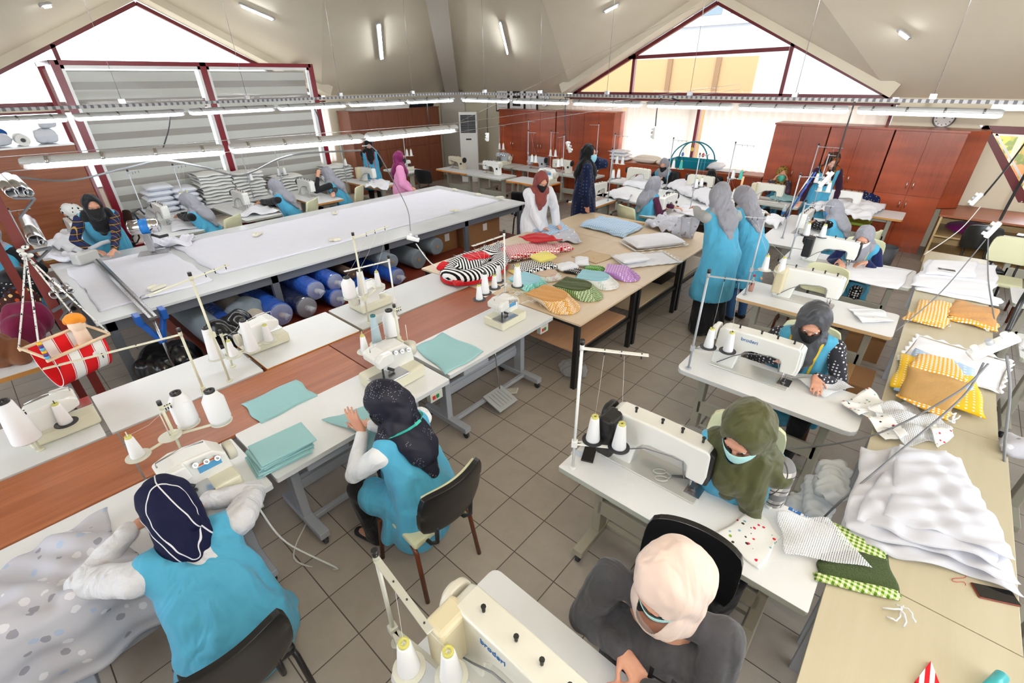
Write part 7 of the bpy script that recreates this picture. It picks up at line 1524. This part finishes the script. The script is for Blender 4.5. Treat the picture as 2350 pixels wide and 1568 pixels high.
def carton(lab, x0, x1, y0, y1, z0, z1): t = thing('carton', lab, 'box', (0, 0, 0)); m = MB(); m.bx(x0, x1, y0, y1, z0, z1); m.build('box', CARD, t, bevel=.004); m = MB(); m.bx(x0-.001, x1+.001, (y0+y1)/2-.03, (y0+y1)/2+.03, z1, z1+.002); m.build('tape', mat('parcel_tape', srgb(170, 135, 90), .4), t); m = MB(); m.bx((x0+x1)/2, (x0+x1)/2+.1, y0-.002, y0, (z0+z1)/2, (z0+z1)/2+.12); m.build('address_label', PAPER, t)
carton('large cardboard box under the far end of the cutting table', 3.35, 4.2, 3.95, 4.6, .3, .72); carton('second cardboard box left of the large one under the cutting table', 2.75, 3.3, 4.1, 4.6, .3, .64); carton('brown cardboard box below the table with the red bottle', 2.75, 3.15, -1.85, -1.45, 0, .38)
carton('cardboard box under the far end of the sewing table rows', 4.1, 4.5, -1.85, -1.5, 0, .3)
BAGK = mat('black_bin_bag', srgb(16, 17, 19), .22)
def blob(name, lab, cat, c, r, mt, seed=1, vox=.02, n_=5, amp=.02, fr=12):
    rr = random.Random(seed); m = MB()
    for k in range(n_): m.ell(V(c)+V((rr.uniform(-.5, .5)*r[0], rr.uniform(-.5, .5)*r[1], rr.uniform(-.35, .35)*r[2])), (r[0]*.62, r[1]*.62, r[2]*.62))
    return tag(obj_of(remeshed(m, name, mt, vox, 2, (amp, fr, seed)), name, None), lab, cat)
blob('bin_bag', 'black plastic bag under the cutting table behind the blue clamp', 'bag', (-1.15, 3.6, .3), (.28, .35, .3), BAGK, 3); blob('bin_bag', 'large black plastic bag below the striped swing', 'bag', (-1.2, 3.0, .3), (.28, .25, .3), BAGK, 4); blob('bin_bag', 'black plastic bag under the left end of the cutting table', 'bag', (-.6, 3.35, .52), (.22, .28, .2), BAGK, 5)
blob('plastic_bag', 'crumpled clear plastic bag on the platform behind the long cream thread arm', 'bag', (-.62, 2.86, .44), (.3, .2, .15), mat('thin_clear_plastic', srgb(200, 205, 210), .15, alpha=.4), 6, .015, 6, .025, 30); blob('plastic_bag', 'small clear plastic bag on the floor below the overlock switch box', 'bag', (1.75, .62, .1), (.16, .18, .1), mat('thin_clear_plastic', (1, 1, 1)), 7, .012, 5, .02, 30)
blob('fabric_bundle', 'blue fabric bundle in plastic behind the second-row overlock', 'bundle', (-.3, 3.0, .42), (.16, .14, .1), PLB, 8); blob('fabric_bundle', 'grey fabric bundle under the left part of the cutting table', 'bundle', (-.35, 3.9, .5), (.3, .25, .16), GRL, 9); 
m = MB(); m.lathe([(0, 0), (.13, 0), (.16, .4), (.155, .4), (.125, .02), (0, .02)], c=(7.6, -1.45, 0), n=22); tag(m.build('waste_bin', mat('dark_bin', srgb(70, 72, 78), .5)), 'dark waste bin below the wood edged table by the cabinets', 'bin')
for i, (x_, y_, lab) in enumerate(((4.3, .75, 'black folder on the shelf under the farthest display table'), (4.15, .95, 'grey folded sheet on top of the black folder'))): m = MB(); m.box((x_-.35, y_, .43+.02*i), (.45, .3, .035-.01*i), rz=.3*i); tag(m.build('folder', [BLACK, LGREY][i]), lab, 'folder')
# pedals and cables on the floor
m = MB(); p = at(1160, 905, .04); t = thing('perforated_pedal', 'pale perforated foot pedal beside the square one under the front overlock table', 'pedal', (p.x, p.y, .03), R(-60)); m.box((0, 0, .04), (.26, .1, .015), ry=-.25); m.build('plate', mat('cream_pedal', srgb(205, 202, 190), .4), t, bevel=.03, seg=3)
def cable(lab, pts, r, mt, name='cable', cat='cable', sm=True):
    P_ = [V(p) for p in pts]
    if sm and len(P_) > 2:
        Q = []
        for i in range(len(P_)-1):
            a = P_[max(i-1, 0)]; b = P_[i]; c = P_[i+1]; d = P_[min(i+2, len(P_)-1)]
            for k in range(8): u = k/8; Q.append(.5*((2*b)+(c-a)*u+(2*a-5*b+4*c-d)*u*u+(3*b-a-3*c+d)*u**3))
        P_ = Q+[P_[-1]]
    m = MB(); m.tube(P_, r, 7); return tag(m.build(name, mt), lab, cat)
GC = mat('grey_cable', (1, 1, 1)); WC = mat('white_cable', srgb(225, 225, 220), .5)
cable('white power cable looping on the floor from the switch box at the lower left', [(-1.45, .64, .68), (-1.4, .55, .4), (-1.2, .45, .02), (-1.35, .75, .01), (-1.1, 1.0, .01)], .006, WC)
# hanging cords and power strips
def strip(lab, p, d, L=.26, w_=.055, plugs=3):
    d = V(d).normalized(); x = d.cross(V((0, 0, 1))); x = V((1, 0, 0)) if x.length < .1 else x.normalized(); z_ = x.cross(d); t = thing('power_strip', lab, 'power strip', p, 0, 'power strips'); t.matrix_world = Matrix.Translation(p) @ Matrix((x, d, z_)).transposed().to_4x4()
    m = MB(); m.box((0, 0, 0), (w_, L, .048)); m.build('housing', mat('white_plastic', srgb(238, 238, 236), .35), t, bevel=.012, seg=3)
    for k in range(plugs): m = MB(); m.cyl((0, -L/2+L*(k+.6)/(plugs+.2), .02), (0, -L/2+L*(k+.6)/(plugs+.2), .055), .019, n=16); m.build('plug', mat('white_plastic', (1, 1, 1)) if k != 1 else GREYM, t, bevel=.004)
    return t
def onpl(px, py, p0, n): return plane_hit(px, py, V(p0), V(n))
trk = V((TX, 0, 0)); nx = V((1, 0, 0)); ny = V((0, 1, 0))
def cord(lab, pts, side='R', strip_at=None, sd=(0, .1, -1), L=.26, mt=BLACK, r=.009):
    q = [onpl(*p, trk, nx) if side == 'R' else onpl(*p, (0, TY, 0), ny) for p in pts]; cable(lab, q, r, mt, 'drop_cable', 'cord')
    if strip_at: d = V(sd); strip(strip_at, q[-1]+d.normalized()*L*.5, d, L)
cord('black cord hanging from the left track before the zebra blind', [(388, 258), (388, 290), (372, 348)], 'L'); cord('black cord hanging right of the zebra blind partition', [(718, 240), (735, 280), (748, 325)], 'L')
cord('black cord hanging over the dull brown cabinets', [(980, 222), (982, 260), (988, 290)], 'L'); cord('black cord hanging in front of the air conditioner', [(1120, 222), (1118, 260), (1119, 305)], 'R', 'white power strip hanging in front of the air conditioner', L=.16)
cord('black cord hanging over the woman in the white coat', [(1298, 226), (1297, 280), (1301, 325)], 'R', 'white power strip hanging left of the woman on the phone', (.0, -.5, -1), .2)
cord('black cord arching down from the right track to the small white strip', [(1560, 232), (1525, 222), (1510, 240), (1504, 290)], 'R', 'small white power strip hanging before the curtain', (0, 0, -1), .18)
cord('black cord hanging down before the red-brown cabinets', [(1962, 232), (1950, 270), (1912, 395)], 'R', 'white power strip hanging before the standing patterned-scarf woman', (0, .5, -1), .22)
a = V((3.4, -2.9, 2.35))
cable('upper black cord coming down from the right edge to a power strip', [at(2380, 290, 2.2), at(2310, 385, 1.75), at(2258, 448, 1.45)], .011, BLACK, 'drop_cable', 'cord'); strip('white power strip hanging near the small slanted window', at(2258, 448, 1.45)+V((.1, .5, -.6)).normalized()*.08, (0, .35, -1), .17)
cable('lower black cord coming down from the right edge to a power strip', [at(2370, 370, 2.1), at(2330, 440, 1.8), at(2295, 505, 1.45)], .013, BLACK, 'drop_cable', 'cord'); strip('white power strip with two plugs hanging over the folded wadding', at(2278, 528, 1.38), (0, .3, -1), .18)
cable('black corrugated hose coming down from the right edge', [at(2375, 645, 1.75), at(2345, 690, 1.6), at(2312, 760, 1.42)], .014, BLACK, 'drop_cable', 'cord'); strip('big white power strip with plugs hanging over the mustard mesh bag', at(2278, 795, 1.38), (-.25, .55, -.6), .24, .075)
sp = at(2268, 835, 1.3)
cable('grey cable from the big power strip sweeping left to the table legs', [sp, at(2190, 905, 1.12), at(2000, 1000, .8), at(1800, 1030, .45), at(1640, 1020, .4)], .006, GC); cable('second grey cable from the big power strip to beside the maple table', [sp+V((0, .02, 0)), at(2210, 910, 1.1), at(2060, 1040, .95), at(1930, 1150, .75), at(1880, 1200, .5)], .006, GC)
cable('grey cable hanging down along the right side of the maple tables', [at(2310, 815, 1.3), at(2318, 900, 1.1), at(2305, 1050, .8), at(2318, 1180, .5)], .008, GC)
cable('pair of grey cables from the middle power strip down to the gingham bags', [at(2268, 545, 1.3), at(2268, 640, 1.0), at(2285, 750, .8)], .006, GC); cable('grey cable from the middle power strip slanting left across the maple table', [at(2262, 550, 1.3), at(2160, 670, 1.05), at(2050, 765, .75)], .005, GC)
cable('white cable slanting from the upper power strip to the end of the maple table', [at(2250, 475, 1.35), at(2200, 530, 1.1), at(2120, 585, .82)], .005, WC)
# strip on the cutting table edge with its cable
strip('white power strip hanging at the near edge of the cutting table', at(948, 548, 1.05), (.5, -.5, -.2), .16, .06, 2); cable('white cable sagging from the power strip to the display table', [at(955, 560, 1.0), at(985, 600, .9), at(1020, 625, .84), at(1036, 636, .8)], .007, WC)
cable('grey cable hanging from the front lamp wire to the power strip', [at(832, 335, 2.2), at(862, 345, 2.1), at(905, 420, 1.6), at(935, 480, 1.25), at(942, 530, 1.1)], .006, GC); cable('grey cable sagging in long loops below the front lamps', [at(0, 400, 2.1), at(150, 415, 2.1), at(290, 385, 2.2), at(375, 368, 2.25), at(470, 385, 2.2), at(555, 402, 2.12), at(640, 365, 2.2), at(700, 352, 2.25), at(828, 345, 2.22)], .008, GC)
m = MB(); p = at(2322, 245, 2.45); m.box(p, (.3, .12, .09), rz=-.6); t = thing('end_lamp', 'clear-covered lamp end at the right edge of the frame', 'lamp', p); MB().box((0, 0, 0), (.4, .14, .1), rz=-.9).build('cover', CLEAR, t, bevel=.02); MB().cyl((-.12, .15, 0), (.12, -.15, 0), .014).build('tube', TUBE, t)
# ---------------------------------------------------------------- left: roll rack, swing, bags
RR = mat('rust_red_post', srgb(110, 36, 30), .45)
t = thing('roll_rack', 'rust-red rack posts with arms carrying steel tubes, at the left edge', 'rack', (0, 0, 0))
q = at(143, 738, .8); k = (3.25-CAM.y)/(q.y-CAM.y); B0 = V((CAM.x+(q.x-CAM.x)*k, 3.25, 0))
for dx, dy in ((0, 0), (-.12, .9)): m = MB(); m.bx(B0.x+dx-.032, B0.x+dx+.032, B0.y+dy-.03, B0.y+dy+.03, 0, 2.3); m.build('post', RR, t)
YP = lambda px, py, y=3.16: plane_hit(px, py, V((0, y, 0)), V((0, 1, 0)))
for px0, py0, px1, py1, px2, py2 in ((30, 455, 80, 455, 45, 500), (62, 580, 118, 568, 85, 600), (120, 715, 170, 685, 140, 735)): m = MB(); m.bar(YP(px0, py0), YP(px1, py1), .05, .012); m.bar(YP(px1, py1), YP(px2, py2), .04, .012); m.build('arm', DGREY, t)
for px, py, fx, fy, r, lab in ((50, 440, -20, 370, .034, 'steel tube resting on the top arm of the rack'), (83, 553, 25, 435, .042, 'big steel tube resting on the middle arm of the rack'), (28, 443, -30, 380, .034, 'steel tube at the left of the top arm'), (67, 443, 0, 375, .026, 'thin steel tube at the right end of the top arm'), (99, 557, 50, 460, .022, 'thin steel tube beside the one on the middle arm'), (143, 678, 122, 645, .028, 'short steel tube on the lowest arm of the rack'), (125, 678, 112, 655, .026, 'steel tube seen end on at the lowest arm'), (162, 668, 150, 655, .02, 'thin steel tube at the right end of the lowest arm')):
    p = YP(px, py); e = at(fx, fy, p.z); e = p+(e-p).normalized()*min((e-p).length, .9)
    m = MB(); m.tube([p, e], r, 18, cap=False); tag(m.build('steel_tube', STEEL, solid=.004), lab, 'tube', 'steel tubes on the rack')
# swing
RWB = m_stripe('red_white_awning', [(0, srgb(214, 28, 34)), (.44, srgb(235, 235, 235)), (.47, srgb(190, 20, 30)), (.5, srgb(240, 240, 238)), (.88, srgb(190, 20, 30)), (.91, srgb(240, 240, 238)), (.94, srgb(214, 28, 34))], .16, 0)
c_ = at(155, 790, 1.12); t = thing('baby_swing', 'red and white striped baby swing hanging on ropes at the left', 'swing', (c_.x, c_.y, c_.z), R(22)); WB = m_wood('pale_dowel', srgb(226, 196, 160), srgb(232, 206, 172), 'X')
pr = lambda v: V((0, .13*math.cos(PI*v), -.17*math.sin(PI*v)))
m = MB(); m.grid(lambda u, v: V((-.17+.34*u, 0, 0))+V((0, .13*math.cos(PI*v)*(1-.15*math.sin(PI*v)), .04*(v < .5)*(1-v*2)-.27*math.sin(PI*v)**.6)), 24, 16); m.build('seat_cloth', RWB, t, solid=.006)
for y_ in (-.135, .135): m = MB(); m.cyl((-.21, y_, .0+(.04 if y_ > 0 else 0)), (.21, y_, .0+(.04 if y_ > 0 else 0)), .012, n=12); m.build('dowel', WB, t)
for x_ in (-.2, .2): m = MB(); m.cyl((x_, -.15, .015), (x_, .15, .05), .01, n=12); m.build('side_bar', WB, t)
cb = [srgb(90, 170, 210), srgb(90, 50, 130), srgb(235, 180, 30)]
for k in range(6): m = MB(); m.cyl((-.2, -.145, .02+k*.022), (-.2, -.145, .04+k*.022), .014, n=12); m.build('bead', mat('bead_%d' % (k % 3), cb[k % 3], .4), t)
ROPE = mat('flecked_rope', srgb(225, 225, 220), .8); G = NG(ROPE); G.col(G.mix(G.math('GREATER_THAN', G.noise(G.obj(), 60, 1), .62), srgb(228, 228, 224), srgb(40, 50, 40)))
iv = (Matrix.Translation(c_) @ Matrix.Rotation(R(22), 4, 'Z')).inverted(); top_ = iv @ YP(58, 585, 3.1)
for q in ((-.2, -.145, .15), (-.2, .15, .05), (.2, .15, .05), (.2, -.15, .02)): m = MB(); m.tube([V(q), V(q).lerp(top_, .5)+V((0, 0, -.01)), top_], .006, 7); m.build('rope', ROPE, t)
m = MB(); 
for k in range(5): m.ell(top_+V((.02*math.sin(k*2), .02*math.cos(k*2), -.03+.02*k)), (.022, .022, .016))
m.build('knot', ROPE, t)
d_ = thing('doll', 'soft cloth doll with orange hair sitting in the striped swing', 'doll', (c_.x+.1, c_.y+.06, c_.z-.1), R(-30)); ORG = m_cloth('orange_plush', srgb(238, 150, 50), None, .95); CRM = m_cloth('cream_plush', srgb(238, 214, 190), None, .95)
m = MB(); m.ell((0, 0, .2), (.055, .05, .06)); m.cone((0, 0, .14), (0, 0, .04), .045, .05); obj_of(remeshed(m, 'body', CRM, .006, 3), 'body', d_); m = MB(); m.ell((0, .005, .25), (.062, .055, .045)); m.ell((-.05, 0, .24), (.02, .03, .03)); m.ell((.05, 0, .24), (.02, .03, .03)); m.build('hair', ORG, d_)
for s_ in (-1, 1): m = MB(); m.cone((s_*.03, 0, .03), (s_*.07, -.09, -.0), .03, .026); m.build('leg', ORG, d_); m = MB(); m.ell((s_*.075, -.11, 0), (.028, .03, .028)); m.build('foot', m_cloth('white_plush', srgb(235, 232, 228)), d_)
# bags on the left table
blob('backpack', 'wine-red backpack with a zip on the table at the left', 'bag', at(75, 740, .95), (.22, .18, .26), m_cloth('wine_red_nylon', srgb(110, 20, 58)), 12, .012, 5, .008, 18); blob('handbag', 'brown handbag with an embroidered border at the left edge', 'bag', at(15, 800, .92), (.16, .14, .2), m_cloth('brown_suede', srgb(128, 82, 54)), 13, .012, 4, .008, 16)
blob('scarf_bundle', 'black and white patterned scarf over the bags at the left', 'scarf', at(60, 665, 1.1), (.24, .14, .12), m_blotch('black_white_scribble', srgb(28, 28, 32), [srgb(210, 210, 212), srgb(120, 120, 124)], 34, .35), 14, .012, 6, .015, 22); blob('printed_bag', 'colourful ethnic print bag behind the backpack', 'bag', at(20, 690, 1.05), (.18, .16, .18), m_blotch('ethnic_print', srgb(60, 30, 26), [srgb(200, 80, 40), srgb(220, 190, 130), srgb(40, 80, 110)], 24, .5), 15, .012, 5, .01, 18)
blob('black_bag', 'black bag behind the patterned scarf at the left edge', 'bag', at(40, 640, 1.15), (.22, .2, .16), m_cloth('black_nylon', srgb(16, 16, 18), None, .6), 16, .014, 4, .01, 14)
blob('floral_jacket', 'dark blue floral jacket hung over the green chair', 'jacket', (9.0, -.85, .78), (.16, .3, .22), m_blotch('navy_floral', srgb(24, 34, 80), [srgb(180, 170, 70), srgb(90, 120, 170)], 26, .35), 17, .015, 5, .012, 18)
